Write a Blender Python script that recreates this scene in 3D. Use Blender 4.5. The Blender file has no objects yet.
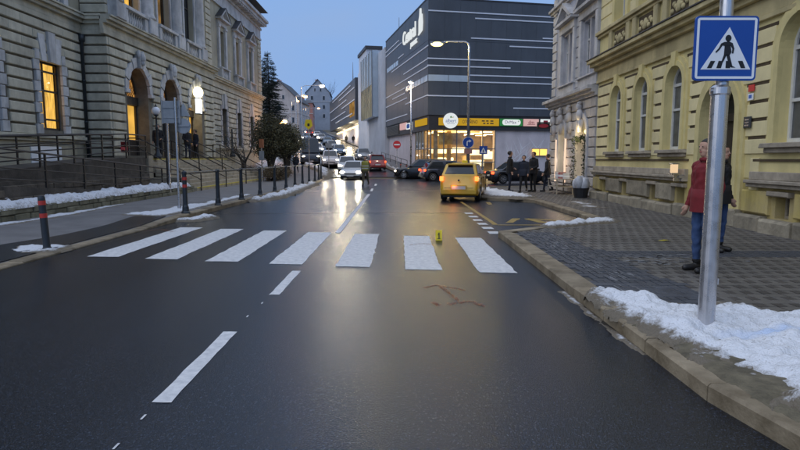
import bpy, bmesh, math, random
import numpy as np
from mathutils import Vector, Matrix, noise
R = math.radians
rnd = random.Random(7)
SC = bpy.context.scene
COL = SC.collection

# ------------------------------------------------------------------ camera
cam = bpy.data.cameras.new('camera')
cam.sensor_width = 36.0
cam.lens = 36.0 * 580.0 / 800.0
cam.clip_start = 0.05
cam.clip_end = 4000.0
cam_o = bpy.data.objects.new('camera', cam)
COL.objects.link(cam_o)
cam_o.location = (0.0, 0.0, 1.6)
cam_o.rotation_euler = (R(90) - math.atan(66.0 / 580.0), 0.0, 0.0)
SC.camera = cam_o

# ------------------------------------------------------------------ dusk sky
W = bpy.data.worlds.new("World")
SC.world = W
W.use_nodes = True
nt = W.node_tree
nt.nodes.clear()
def N(tree, t, **kw):
    n = tree.nodes.new(t)
    for k, v in kw.items():
        setattr(n, k, v)
    return n
w_out = N(nt, 'ShaderNodeOutputWorld')
w_bg = N(nt, 'ShaderNodeBackground')
w_sky = N(nt, 'ShaderNodeTexSky')
w_sky.sky_type = 'NISHITA'
w_sky.sun_disc = False
w_sky.sun_elevation = R(1.0)
w_sky.sun_rotation = R(240)
w_sky.ozone_density = 6.0
w_tc = N(nt, 'ShaderNodeTexCoord')
w_sep = N(nt, 'ShaderNodeSeparateXYZ')
nt.links.new(w_tc.outputs['Generated'], w_sep.inputs[0])
w_ramp = N(nt, 'ShaderNodeValToRGB')
w_ramp.color_ramp.elements[0].position = 0.30
w_ramp.color_ramp.elements[0].color = (0.208, 0.368, 0.680, 1)
w_ramp.color_ramp.elements[1].position = 1.0
w_ramp.color_ramp.elements[1].color = (0.86, 0.96, 1.20, 1)
nt.links.new(w_sep.outputs['Z'], w_ramp.inputs['Fac'])
w_map = N(nt, 'ShaderNodeMapping')
w_map.inputs['Scale'].default_value = (1.3, 1.3, 4.0)
nt.links.new(w_tc.outputs['Generated'], w_map.inputs[0])
w_noi = N(nt, 'ShaderNodeTexNoise')
w_noi.inputs['Scale'].default_value = 1.6
w_noi.inputs['Detail'].default_value = 5.0
nt.links.new(w_map.outputs[0], w_noi.inputs['Vector'])
w_cr = N(nt, 'ShaderNodeMapRange')
w_cr.inputs['From Min'].default_value = 0.38
w_cr.inputs['From Max'].default_value = 0.75
w_cr.inputs['To Max'].default_value = 0.75
nt.links.new(w_noi.outputs['Fac'], w_cr.inputs['Value'])
w_cl = N(nt, 'ShaderNodeMix', data_type='RGBA')
w_cl.inputs['B'].default_value = (0.265, 0.375, 0.590, 1)
nt.links.new(w_cr.outputs[0], w_cl.inputs['Factor'])
nt.links.new(w_ramp.outputs[0], w_cl.inputs['A'])
w_sc = N(nt, 'ShaderNodeVectorMath', operation='SCALE')
w_sc.inputs['Scale'].default_value = 8.0          # the overcast sheet, in the sky texture's own units
nt.links.new(w_cl.outputs['Result'], w_sc.inputs[0])
w_mix = N(nt, 'ShaderNodeMix', data_type='RGBA')
w_mix.inputs['Factor'].default_value = 0.93
nt.links.new(w_sky.outputs[0], w_mix.inputs['A'])
nt.links.new(w_sc.outputs[0], w_mix.inputs['B'])
nt.links.new(w_mix.outputs['Result'], w_bg.inputs['Color'])
w_bg.inputs['Strength'].default_value = 0.135
nt.links.new(w_bg.outputs[0], w_out.inputs[0])

sun = bpy.data.lights.new('sun', 'SUN')
sun.energy = 0.95
sun.angle = R(70)
sun.color = (1.0, 0.97, 0.93)
sun_o = bpy.data.objects.new('sun', sun)
COL.objects.link(sun_o)
sun_o.rotation_euler = (R(52), 0, R(-60))
SC.view_settings.view_transform = 'Standard'
SC.view_settings.look = 'None'
SC.view_settings.gamma = 1.0
SC.view_settings.use_curve_mapping = False
SC.view_settings.exposure = 0.22

# ------------------------------------------------------------------ materials
def mat(name, col, rough=0.7, metal=0.0, var=0.0, scale=4.0, bump=0.0, bscale=None, spec=0.5,
        col2=None, stretch=None, detail=6.0, bdist=0.01, coat=0.0, rvar=0.0, streak=0.0):
    m = bpy.data.materials.new(name)
    m.use_nodes = True
    t = m.node_tree
    b = t.nodes['Principled BSDF']
    b.inputs['Base Color'].default_value = (*col, 1)
    b.inputs['Roughness'].default_value = rough
    b.inputs['Metallic'].default_value = metal
    b.inputs['Specular IOR Level'].default_value = spec
    if coat:
        b.inputs['Coat Weight'].default_value = coat
        b.inputs['Coat Roughness'].default_value = 0.08
    if var or bump or col2 or rvar:
        tc = N(t, 'ShaderNodeTexCoord')
        mp = N(t, 'ShaderNodeMapping')
        if stretch: mp.inputs['Scale'].default_value = stretch
        geo = N(t, 'ShaderNodeNewGeometry')
        t.links.new(geo.outputs['Position'], mp.inputs[0])
        no = N(t, 'ShaderNodeTexNoise')
        no.inputs['Scale'].default_value = scale
        no.inputs['Detail'].default_value = detail
        no.inputs['Roughness'].default_value = 0.62
        t.links.new(mp.outputs[0], no.inputs['Vector'])
        if var or col2:
            mr = N(t, 'ShaderNodeMapRange')
            mr.inputs['From Min'].default_value = 0.32
            mr.inputs['From Max'].default_value = 0.68
            t.links.new(no.outputs['Fac'], mr.inputs['Value'])
            mx = N(t, 'ShaderNodeMix', data_type='RGBA')
            c2 = col2 if col2 else tuple(min(1, c * (1 + var)) for c in col)
            c1 = col if col2 else tuple(c * (1 - var) for c in col)
            mx.inputs['A'].default_value = (*c1, 1)
            mx.inputs['B'].default_value = (*c2, 1)
            t.links.new(mr.outputs[0], mx.inputs['Factor'])
            oi = N(t, 'ShaderNodeObjectInfo')
            hv = N(t, 'ShaderNodeHueSaturation')
            mr2 = N(t, 'ShaderNodeMapRange')
            mr2.inputs['To Min'].default_value = 1 - var * 0.5
            mr2.inputs['To Max'].default_value = 1 + var * 0.5
            t.links.new(oi.outputs['Random'], mr2.inputs['Value'])
            t.links.new(mr2.outputs[0], hv.inputs['Value'])
            t.links.new(mx.outputs['Result'], hv.inputs['Color'])
            t.links.new(hv.outputs[0], b.inputs['Base Color'])
        if streak:
            m4 = N(t, 'ShaderNodeMapping'); m4.inputs['Scale'].default_value = (1.3, 1.3, 0.30); t.links.new(geo.outputs['Position'], m4.inputs[0])
            n4 = N(t, 'ShaderNodeTexNoise'); n4.inputs['Scale'].default_value = 1.0; n4.inputs['Detail'].default_value = 7; n4.inputs['Roughness'].default_value = .65; t.links.new(m4.outputs[0], n4.inputs['Vector'])
            r4 = N(t, 'ShaderNodeMapRange'); r4.inputs['From Min'].default_value = .36; r4.inputs['From Max'].default_value = .56; r4.inputs['To Min'].default_value = 1-streak; t.links.new(n4.outputs['Fac'], r4.inputs['Value'])
            v4 = N(t, 'ShaderNodeVectorMath', operation='SCALE'); t.links.new(hv.outputs[0], v4.inputs[0]); t.links.new(r4.outputs[0], v4.inputs['Scale']); t.links.new(v4.outputs[0], b.inputs['Base Color'])
        if rvar:
            mr3 = N(t, 'ShaderNodeMapRange')
            mr3.inputs['From Min'].default_value = 0.35
            mr3.inputs['From Max'].default_value = 0.65
            mr3.inputs['To Min'].default_value = rough - rvar
            mr3.inputs['To Max'].default_value = rough + rvar
            t.links.new(no.outputs['Fac'], mr3.inputs['Value'])
            t.links.new(mr3.outputs[0], b.inputs['Roughness'])
        if bump:
            nb = N(t, 'ShaderNodeTexNoise')
            nb.inputs['Scale'].default_value = bscale or scale * 6
            nb.inputs['Detail'].default_value = 4.0
            t.links.new(mp.outputs[0], nb.inputs['Vector'])
            bp = N(t, 'ShaderNodeBump')
            bp.inputs['Strength'].default_value = bump
            bp.inputs['Distance'].default_value = bdist
            t.links.new(nb.outputs['Fac'], bp.inputs['Height'])
            t.links.new(bp.outputs[0], b.inputs['Normal'])
    return m

def emat(name, col, strength, var=0.0, scale=3.0, stretch=None):
    m = bpy.data.materials.new(name)
    m.use_nodes = True
    t = m.node_tree
    t.nodes.clear()
    o = N(t, 'ShaderNodeOutputMaterial')
    e = N(t, 'ShaderNodeEmission')
    e.inputs['Color'].default_value = (*col, 1)
    e.inputs['Strength'].default_value = strength
    t.links.new(e.outputs[0], o.inputs[0])
    if var:
        geo = N(t, 'ShaderNodeNewGeometry')
        mp = N(t, 'ShaderNodeMapping')
        if stretch: mp.inputs['Scale'].default_value = stretch
        t.links.new(geo.outputs['Position'], mp.inputs[0])
        no = N(t, 'ShaderNodeTexNoise')
        no.inputs['Scale'].default_value = scale
        no.inputs['Detail'].default_value = 3
        t.links.new(mp.outputs[0], no.inputs['Vector'])
        mr = N(t, 'ShaderNodeMapRange')
        mr.inputs['From Min'].default_value = 0.3
        mr.inputs['From Max'].default_value = 0.7
        mr.inputs['To Min'].default_value = strength * (1 - var)
        mr.inputs['To Max'].default_value = strength * (1 + var)
        t.links.new(no.outputs['Fac'], mr.inputs['Value'])
        t.links.new(mr.outputs[0], e.inputs['Strength'])
    return m

def glass_mat(name, tint=(1, 1, 1), refl=0.12):
    m = bpy.data.materials.new(name)
    m.use_nodes = True
    t = m.node_tree
    t.nodes.clear()
    o = N(t, 'ShaderNodeOutputMaterial')
    tr = N(t, 'ShaderNodeBsdfTransparent'); tr.inputs[0].default_value = (*tint, 1)
    gl = N(t, 'ShaderNodeBsdfGlossy'); gl.inputs['Roughness'].default_value = 0.03
    fr = N(t, 'ShaderNodeFresnel'); fr.inputs['IOR'].default_value = 1.5
    ad = N(t, 'ShaderNodeMath', operation='ADD'); ad.inputs[1].default_value = refl * 0.3; ad.use_clamp = True
    mx = N(t, 'ShaderNodeMixShader')
    t.links.new(fr.outputs[0], ad.inputs[0]); t.links.new(ad.outputs[0], mx.inputs[0])
    t.links.new(tr.outputs[0], mx.inputs[1]); t.links.new(gl.outputs[0], mx.inputs[2])
    t.links.new(mx.outputs[0], o.inputs[0])
    return m

M = {}
M['wall_beige'] = mat('beige_render', (0.40, 0.365, 0.27), 0.85, var=0.16, scale=0.9, bump=0.3, bscale=40, streak=0.22)
M['stone_beige'] = mat('beige_ashlar', (0.50, 0.47, 0.37), 0.85, var=0.20, scale=1.6, bump=0.3, bscale=30, streak=0.22)
M['trim_pale'] = mat('pale_stone_trim', (0.50, 0.50, 0.50), 0.8, var=0.18, scale=2.0, bump=0.25, bscale=30, streak=0.32)
M['trim_dark'] = mat('weathered_trim', (0.20, 0.195, 0.19), 0.85, var=0.25, scale=2.0, streak=0.2)
M['plinth'] = mat('plinth_stone', (0.085, 0.072, 0.058), 0.9, var=0.35, scale=3.0, bump=0.8, bscale=20, streak=0.35)
M['joint_shade'] = mat('shaded_deep_joint', (0.16, 0.145, 0.115), 0.9, var=0.25, scale=3)  # darker backing colour, paints shade into the deep stone joints
M['stair_glass'] = emat('glass_painted_reflection', (0.62, 0.60, 0.45), 0.30, var=0.4, scale=0.5)  # pale yellow reflection painted into the glass as a dim glow
M['tar'] = mat('tar_seam', (0.008, 0.008, 0.009), 0.35)
M['dark_wood'] = mat('dark_window_wood', (0.035, 0.028, 0.024), 0.5, var=0.2)
M['dark_glass'] = mat('dark_window_glass', (0.02, 0.024, 0.03), 0.06, spec=0.6)
M['white_frame'] = mat('white_window_paint', (0.62, 0.62, 0.60), 0.5, var=0.1, scale=5)
M['pane_grey'] = mat('curtained_window_glass', (0.10, 0.105, 0.11), 0.10, var=0.5, scale=1.5, spec=0.5)
M['clear_glass'] = glass_mat('clear_glass')
M['curtain_lit'] = emat('lamp_lit_curtain', (1.0, 0.56, 0.10), 0.85, var=0.45, scale=6, stretch=(3, 3, 0.25))
M['curtain_dim'] = emat('dimly_lit_room', (1.0, 0.55, 0.16), 0.22, var=0.6, scale=1.2)
M['door_lit'] = emat('lit_hall_behind_door', (1.0, 0.55, 0.10), 0.60, var=0.35, scale=1.0)
M['fan_lit'] = emat('lit_fanlight', (1.0, 0.47, 0.12), 0.38, var=0.3, scale=1.5)
M['iron'] = mat('brown_painted_iron', (0.030, 0.024, 0.020), 0.5, metal=0.2, var=0.2)
M['anthracite'] = mat('anthracite_painted_steel', (0.035, 0.042, 0.05), 0.45, metal=0.3, var=0.2)
M['galv'] = mat('galvanised_steel', (0.55, 0.54, 0.55), 0.30, metal=0.85, var=0.06, scale=9, rvar=0.08)
M['sign_back'] = mat('grey_sign_back', (0.30, 0.315, 0.33), 0.5, metal=0.4, var=0.15, scale=3)
M['red_band'] = mat('red_reflective_band', (0.50, 0.04, 0.03), 0.45)
M['yellow_wall'] = mat('yellow_render', (0.67, 0.57, 0.27), 0.85, var=0.13, scale=0.8, bump=0.2, bscale=40, streak=0.14)
M['yellow_block'] = mat('yellow_render_blocks', (0.72, 0.62, 0.34), 0.85, var=0.12, scale=1.4, bump=0.25, bscale=30, streak=0.14)
M['yellow_trim'] = mat('yellow_render_trim', (0.66, 0.56, 0.26), 0.8, var=0.12, scale=2.0, streak=0.16)
M['yellow_cornice'] = mat('pale_ochre_cornice', (0.50, 0.42, 0.22), 0.8, var=0.15, scale=1.5, streak=0.3)
M['groove'] = mat('shaded_joint', (0.075, 0.052, 0.026), 0.9, var=0.3, scale=3)  # dark brown stands in for shade in the recessed yellow joints
M['sill_stone'] = mat('grey_sandstone_sill', (0.33, 0.285, 0.22), 0.9, var=0.3, scale=3, bump=0.5, bscale=18)
M['base_stone'] = mat('brown_granite_base', (0.27, 0.235, 0.17), 0.9, var=0.35, scale=2.4, bump=0.7, bscale=14, bdist=0.02)
M['peeling'] = mat('peeling_yellow_base_render', (0.42, 0.34, 0.18), 0.9, scale=1.3, col2=(0.54, 0.43, 0.13), var=0.15, bump=0.4, bscale=25, streak=0.35)
M['grey_wall'] = mat('grey_render', (0.45, 0.44, 0.46), 0.85, var=0.15, scale=1.2, bump=0.3, bscale=30, streak=0.25)
M['grey_block'] = mat('grey_ashlar', (0.42, 0.39, 0.36), 0.85, var=0.22, scale=1.5, bump=0.3, bscale=30)
M['grey_trim'] = mat('grey_trim', (0.50, 0.49, 0.49), 0.8, var=0.2, scale=2.0, streak=0.3)
M['mall_dark'] = mat('anthracite_cladding', (0.072, 0.080, 0.094), 0.5, metal=0.15, var=0.10, scale=0.4, streak=0.12)
M['mall_band'] = mat('dark_brown_fascia', (0.030, 0.027, 0.028), 0.5, var=0.2)
M['mall_strip'] = mat('white_facade_strip', (0.62, 0.65, 0.72), 0.5)
M['mall_white'] = mat('white_cladding', (0.55, 0.50, 0.52), 0.6, var=0.1, scale=0.6, streak=0.12)
M['mall_ribbed'] = mat('pale_ribbed_cladding', (0.52, 0.54, 0.58), 0.5, metal=0.1, var=0.12, scale=0.5)
M['mall_window'] = mat('milky_window_band', (0.42, 0.50, 0.58), 0.25, var=0.12, scale=0.6)
M['mall_glass'] = glass_mat('shop_glass', (0.97, 0.95, 0.90))
M['alu'] = mat('aluminium_mullion', (0.22, 0.21, 0.19), 0.4, metal=0.6)
M['shop_wall'] = mat('warm_shop_interior', (0.75, 0.58, 0.30), 0.7, var=0.3, scale=0.9)
M['shop_floor'] = mat('shop_floor', (0.5, 0.42, 0.3), 0.4)
M['shop_lamp'] = emat('shop_ceiling_light', (1.0, 0.74, 0.34), 6.0)
M['shop_bright'] = emat('lit_counter_sign', (1.0, 0.80, 0.42), 2.2, var=0.3, scale=1.5)
M['shelf'] = mat('shop_shelf_goods', (0.45, 0.28, 0.10), 0.7, col2=(0.75, 0.62, 0.30), var=0.2, scale=2.5)
M['sign_yellow'] = emat('emissive_yellow_sign', (0.75, 0.44, 0.035), 0.55)  # the sign panels carry a weak emission of their own
M['sign_white'] = emat('emissive_white_sign', (0.85, 0.90, 0.92), 0.75)
M['sign_green'] = emat('emissive_green_sign', (0.05, 0.33, 0.10), 0.45)
M['sign_pink'] = emat('emissive_pink_sign', (0.80, 0.50, 0.50), 0.65)
M['ink_dark'] = mat('dark_lettering', (0.02, 0.02, 0.025), 0.6)
M['ink_red'] = mat('red_lettering', (0.35, 0.02, 0.04), 0.6)
M['ink_blue'] = mat('blue_lettering', (0.03, 0.12, 0.45), 0.6)
M['ink_purple'] = mat('purple_lettering', (0.16, 0.05, 0.22), 0.6)
M['ink_green'] = mat('leaf_green_mark', (0.10, 0.35, 0.05), 0.6)
M['ink_yellow'] = mat('yellow_mark', (0.80, 0.55, 0.03), 0.6)
M['orange_box'] = emat('lit_orange_window', (1.0, 0.55, 0.12), 1.6)
M['sign_blue'] = mat('blue_retroreflective_sheet', (0.004, 0.062, 0.33), 0.35, var=0.06, scale=2)
M['sign_sheet'] = mat('white_retroreflective_sheet', (0.80, 0.82, 0.84), 0.35)
M['sign_black'] = mat('black_sign_print', (0.008, 0.008, 0.01), 0.5)
M['sign_red'] = mat('red_retroreflective_sheet', (0.60, 0.02, 0.025), 0.35)
M['marker_yellow'] = mat('yellow_plastic_marker', (0.80, 0.62, 0.02), 0.45)
M['orange_paint'] = mat('orange_spray_paint', (0.36, 0.12, 0.04), 0.7, scale=26, col2=(0.22, 0.085, 0.045), var=0.05)
M['road_white'] = mat('worn_white_road_paint', (0.70, 0.70, 0.70), 0.6, scale=13, detail=13.0, col2=(0.44, 0.45, 0.47), var=0.02, bump=0.5, bscale=120, bdist=0.004)
M['road_yellow'] = mat('worn_yellow_road_paint', (0.42, 0.27, 0.04), 0.6, scale=14, col2=(0.20, 0.14, 0.04), var=0.02)
M['kerb'] = mat('granite_kerb', (0.11, 0.082, 0.046), 0.7, var=0.30, col2=(0.30, 0.245, 0.165), scale=2.6, bump=0.6, bscale=35, bdist=0.01)
M['paver_light'] = mat('brown_grey_paver', (0.125, 0.115, 0.102), 0.62, var=0.26, scale=1.1, bump=0.4, bscale=60, bdist=0.004)
M['paver_dark'] = mat('dark_paver', (0.066, 0.058, 0.052), 0.6, var=0.3, scale=1.1, bump=0.4, bscale=60, bdist=0.004)
M['joint'] = mat('paving_bed', (0.07, 0.062, 0.05), 0.9, var=0.3, scale=5)
M['sett'] = mat('dark_grey_sett', (0.055, 0.060, 0.072), 0.6, var=0.3, scale=6)
M['salt'] = mat('salt_and_snow_in_joints', (0.30, 0.31, 0.33), 0.9, scale=2.5, col2=(0.07, 0.065, 0.06), var=0.05)
M['path_asphalt'] = mat('pale_grey_asphalt', (0.15, 0.145, 0.145), 0.75, var=0.18, scale=1.4, bump=0.5, bscale=90, bdist=0.006)
M['ramp_stone'] = mat('dark_brown_ramp_stone', (0.095, 0.078, 0.058), 0.9, var=0.45, scale=3, bump=0.7, bscale=22, bdist=0.02)
M['wall_stone'] = mat('mossy_wall_stone', (0.16, 0.15, 0.10), 0.9, var=0.4, scale=3, bump=0.6, bscale=25, bdist=0.02)
M['step_stone'] = mat('worn_stair_stone', (0.30, 0.26, 0.19), 0.85, var=0.25, scale=2, bump=0.4, bscale=25)
M['step_yellow'] = mat('yellow_step_edge_paint', (0.42, 0.34, 0.05), 0.7, var=0.3, scale=4)
M['earth'] = mat('dirty_wet_earth', (0.10, 0.085, 0.055), 0.9, var=0.4, scale=6, bump=0.7, bscale=30, bdist=0.03)
M['bark'] = mat('dark_bark', (0.045, 0.036, 0.028), 0.9, var=0.3, scale=8)
M['leaf_conifer'] = mat('dark_needles', (0.020, 0.032, 0.024), 0.8, var=0.45, scale=1.2)
M['leaf_bush'] = mat('dull_green_brown_leaves', (0.105, 0.098, 0.050), 0.8, var=0.5, scale=1.5)
M['leaf_hedge'] = mat('brown_hedge_leaves', (0.12, 0.085, 0.042), 0.8, var=0.5, scale=2.0)
M['roof_tile'] = mat('dark_roof', (0.055, 0.055, 0.06), 0.7, var=0.25, scale=1.0)
M['house_white'] = mat('pale_house_render', (0.50, 0.45, 0.43), 0.85, var=0.12, scale=0.4, streak=0.2)
M['house_pink'] = mat('pink_house_render', (0.42, 0.20, 0.17), 0.85, var=0.12, scale=0.4)
M['house_grey'] = mat('blue_grey_house_render', (0.30, 0.33, 0.38), 0.85, var=0.12, scale=0.4)
M['house_ochre'] = mat('ochre_house_render', (0.40, 0.28, 0.18), 0.85, var=0.12, scale=0.4)
M['lamp_warm'] = emat('lit_lamp_yellow', (1.0, 0.76, 0.20), 5.0)
M['lamp_white'] = emat('lit_lamp_white', (1.0, 0.93, 0.80), 16.0)
M['lamp_orange'] = emat('lit_lamp_orange', (1.0, 0.50, 0.18), 10.0)
M['globe_dim'] = mat('unlit_white_globe', (0.75, 0.75, 0.78), 0.3)
M['headlight'] = emat('headlight_on', (1.0, 0.90, 0.68), 32.0)
M['headlight_low'] = emat('headlight_far', (1.0, 0.90, 0.70), 20.0)
M['tail_on'] = emat('tail_light_on', (1.0, 0.10, 0.03), 3.0)
M['signal_on'] = emat('amber_brake_light_on', (1.0, 0.22, 0.05), 2.6)
M['tail_off'] = mat('red_tail_lens', (0.30, 0.015, 0.012), 0.2)
M['rubber'] = mat('tyre_rubber', (0.015, 0.015, 0.016), 0.8)
M['rim'] = mat('alloy_rim', (0.35, 0.35, 0.36), 0.35, metal=0.8)
M['car_glass'] = mat('tinted_car_glass', (0.015, 0.02, 0.025), 0.05, spec=0.7)
M['car_plastic'] = mat('black_car_plastic', (0.02, 0.02, 0.022), 0.6)
M['plate'] = mat('blank_number_plate', (0.55, 0.56, 0.57), 0.5)
def paint(n, c): 
    return mat(n, c, 0.32, metal=0.1, coat=0.6, var=0.05, scale=2)
M['paint_yellow'] = paint('yellow_car_paint', (0.62, 0.37, 0.015))
M['paint_black'] = paint('black_car_paint', (0.010, 0.010, 0.013))
M['paint_navy'] = paint('dark_navy_car_paint', (0.018, 0.022, 0.036))
M['paint_white'] = paint('white_car_paint', (0.60, 0.61, 0.63))
M['paint_red'] = paint('red_car_paint', (0.22, 0.018, 0.022))
M['paint_blue'] = paint('blue_grey_car_paint', (0.12, 0.18, 0.27))
M['paint_silver'] = paint('silver_car_paint', (0.35, 0.36, 0.38))
M['skin'] = mat('skin', (0.45, 0.26, 0.18), 0.6)
M['hair'] = mat('dark_hair', (0.018, 0.013, 0.010), 0.6)
M['eye'] = mat('eye', (0.05, 0.04, 0.04), 0.2)
M['cl_black'] = mat('black_cloth', (0.010, 0.010, 0.012), 0.85)
M['cl_navy'] = mat('navy_cloth', (0.014, 0.018, 0.032), 0.85)
M['cl_jeans'] = mat('blue_denim', (0.035, 0.07, 0.17), 0.85, var=0.2, scale=12)
M['cl_red'] = mat('red_cloth', (0.17, 0.010, 0.014), 0.8, var=0.15, scale=10)
M['cl_khaki'] = mat('khaki_cloth', (0.085, 0.070, 0.042), 0.85, var=0.15, scale=10)
M['cl_vest'] = mat('yellow_high_visibility_cloth', (0.26, 0.25, 0.04), 0.6)
M['cl_silver'] = mat('silver_reflective_tape', (0.6, 0.6, 0.6), 0.4)
M['shoe'] = mat('black_shoe', (0.012, 0.011, 0.010), 0.5)
M['bag_grey'] = mat('pale_plastic_sack', (0.42, 0.43, 0.46), 0.4, var=0.2, scale=6)
M['tub'] = mat('black_plastic_tub', (0.02, 0.02, 0.022), 0.5)
M['cardboard'] = mat('pale_cardboard', (0.45, 0.38, 0.30), 0.8, var=0.2, scale=5)
M['garland'] = mat('dark_fir_garland', (0.030, 0.045, 0.020), 0.8, var=0.4, scale=8)
M['warm_wall'] = emat('lit_shop_window', (1.0, 0.76, 0.36), 1.1, var=0.75, scale=3.5)
M['leaf_yellow'] = mat('fallen_yellow_leaf', (0.40, 0.33, 0.03), 0.6)

# asphalt: dark, damp, fine aggregate, patches of wetter and drier surface
def asphalt():
    m = bpy.data.materials.new('damp_asphalt')
    m.use_nodes = True
    t = m.node_tree
    b = t.nodes['Principled BSDF']
    geo = N(t, 'ShaderNodeNewGeometry')
    n1 = N(t, 'ShaderNodeTexNoise'); n1.inputs['Scale'].default_value = 0.5; n1.inputs['Detail'].default_value = 2
    n2 = N(t, 'ShaderNodeTexNoise'); n2.inputs['Scale'].default_value = 60.0; n2.inputs['Detail'].default_value = 3
    mp = N(t, 'ShaderNodeMapping'); mp.inputs['Scale'].default_value = (1.6, 0.16, 1)
    t.links.new(geo.outputs['Position'], mp.inputs[0])
    n3 = N(t, 'ShaderNodeTexNoise'); n3.inputs['Scale'].default_value = 0.9; n3.inputs['Detail'].default_value = 5
    t.links.new(mp.outputs[0], n3.inputs['Vector'])
    vo = N(t, 'ShaderNodeTexVoronoi'); vo.inputs['Scale'].default_value = 110.0
    for n in (n1, n2, vo): t.links.new(geo.outputs['Position'], n.inputs['Vector'])
    mx = N(t, 'ShaderNodeMix', data_type='RGBA')
    mx.inputs['A'].default_value = (0.0025, 0.0038, 0.007, 1); mx.inputs['B'].default_value = (0.014, 0.018, 0.027, 1)
    add = N(t, 'ShaderNodeMath', operation='MULTIPLY_ADD'); add.inputs[1].default_value = 0.55
    t.links.new(n2.outputs['Fac'], add.inputs[0])
    sc = N(t, 'ShaderNodeMath', operation='MULTIPLY'); sc.inputs[1].default_value = 0.45
    t.links.new(n3.outputs['Fac'], sc.inputs[0]); t.links.new(sc.outputs[0], add.inputs[2])
    mr = N(t, 'ShaderNodeMapRange'); mr.inputs['From Min'].default_value = 0.34; mr.inputs['From Max'].default_value = 0.66
    t.links.new(add.outputs[0], mr.inputs['Value']); t.links.new(mr.outputs[0], mx.inputs['Factor'])
    vg = N(t, 'ShaderNodeTexVoronoi'); vg.inputs['Scale'].default_value = 105.0; t.links.new(geo.outputs['Position'], vg.inputs['Vector'])
    sg = N(t, 'ShaderNodeSeparateColor'); t.links.new(vg.outputs['Color'], sg.inputs[0])
    pw = N(t, 'ShaderNodeMath', operation='POWER'); pw.inputs[1].default_value = 5.0; t.links.new(sg.outputs[0], pw.inputs[0])
    gm = N(t, 'ShaderNodeMath', operation='MULTIPLY_ADD'); gm.inputs[1].default_value = 2.6; gm.inputs[2].default_value = 0.6; t.links.new(pw.outputs[0], gm.inputs[0])
    vs = N(t, 'ShaderNodeVectorMath', operation='SCALE'); t.links.new(mx.outputs['Result'], vs.inputs[0]); t.links.new(gm.outputs[0], vs.inputs['Scale'])
    t.links.new(vs.outputs[0], b.inputs['Base Color'])
    rr = N(t, 'ShaderNodeMapRange'); rr.inputs['From Min'].default_value = 0.0; rr.inputs['From Max'].default_value = 1.0
    rr.inputs['To Min'].default_value = 0.245; rr.inputs['To Max'].default_value = 0.275
    t.links.new(n1.outputs['Fac'], rr.inputs['Value']); t.links.new(rr.outputs[0], b.inputs['Roughness'])
    bp = N(t, 'ShaderNodeBump'); bp.inputs['Strength'].default_value = 0.5; bp.inputs['Distance'].default_value = 0.004
    t.links.new(vo.outputs['Distance'], bp.inputs['Height']); t.links.new(bp.outputs[0], b.inputs['Normal'])
    b.inputs['Specular IOR Level'].default_value = 0.5
    return m
M['asphalt'] = asphalt()

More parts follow.
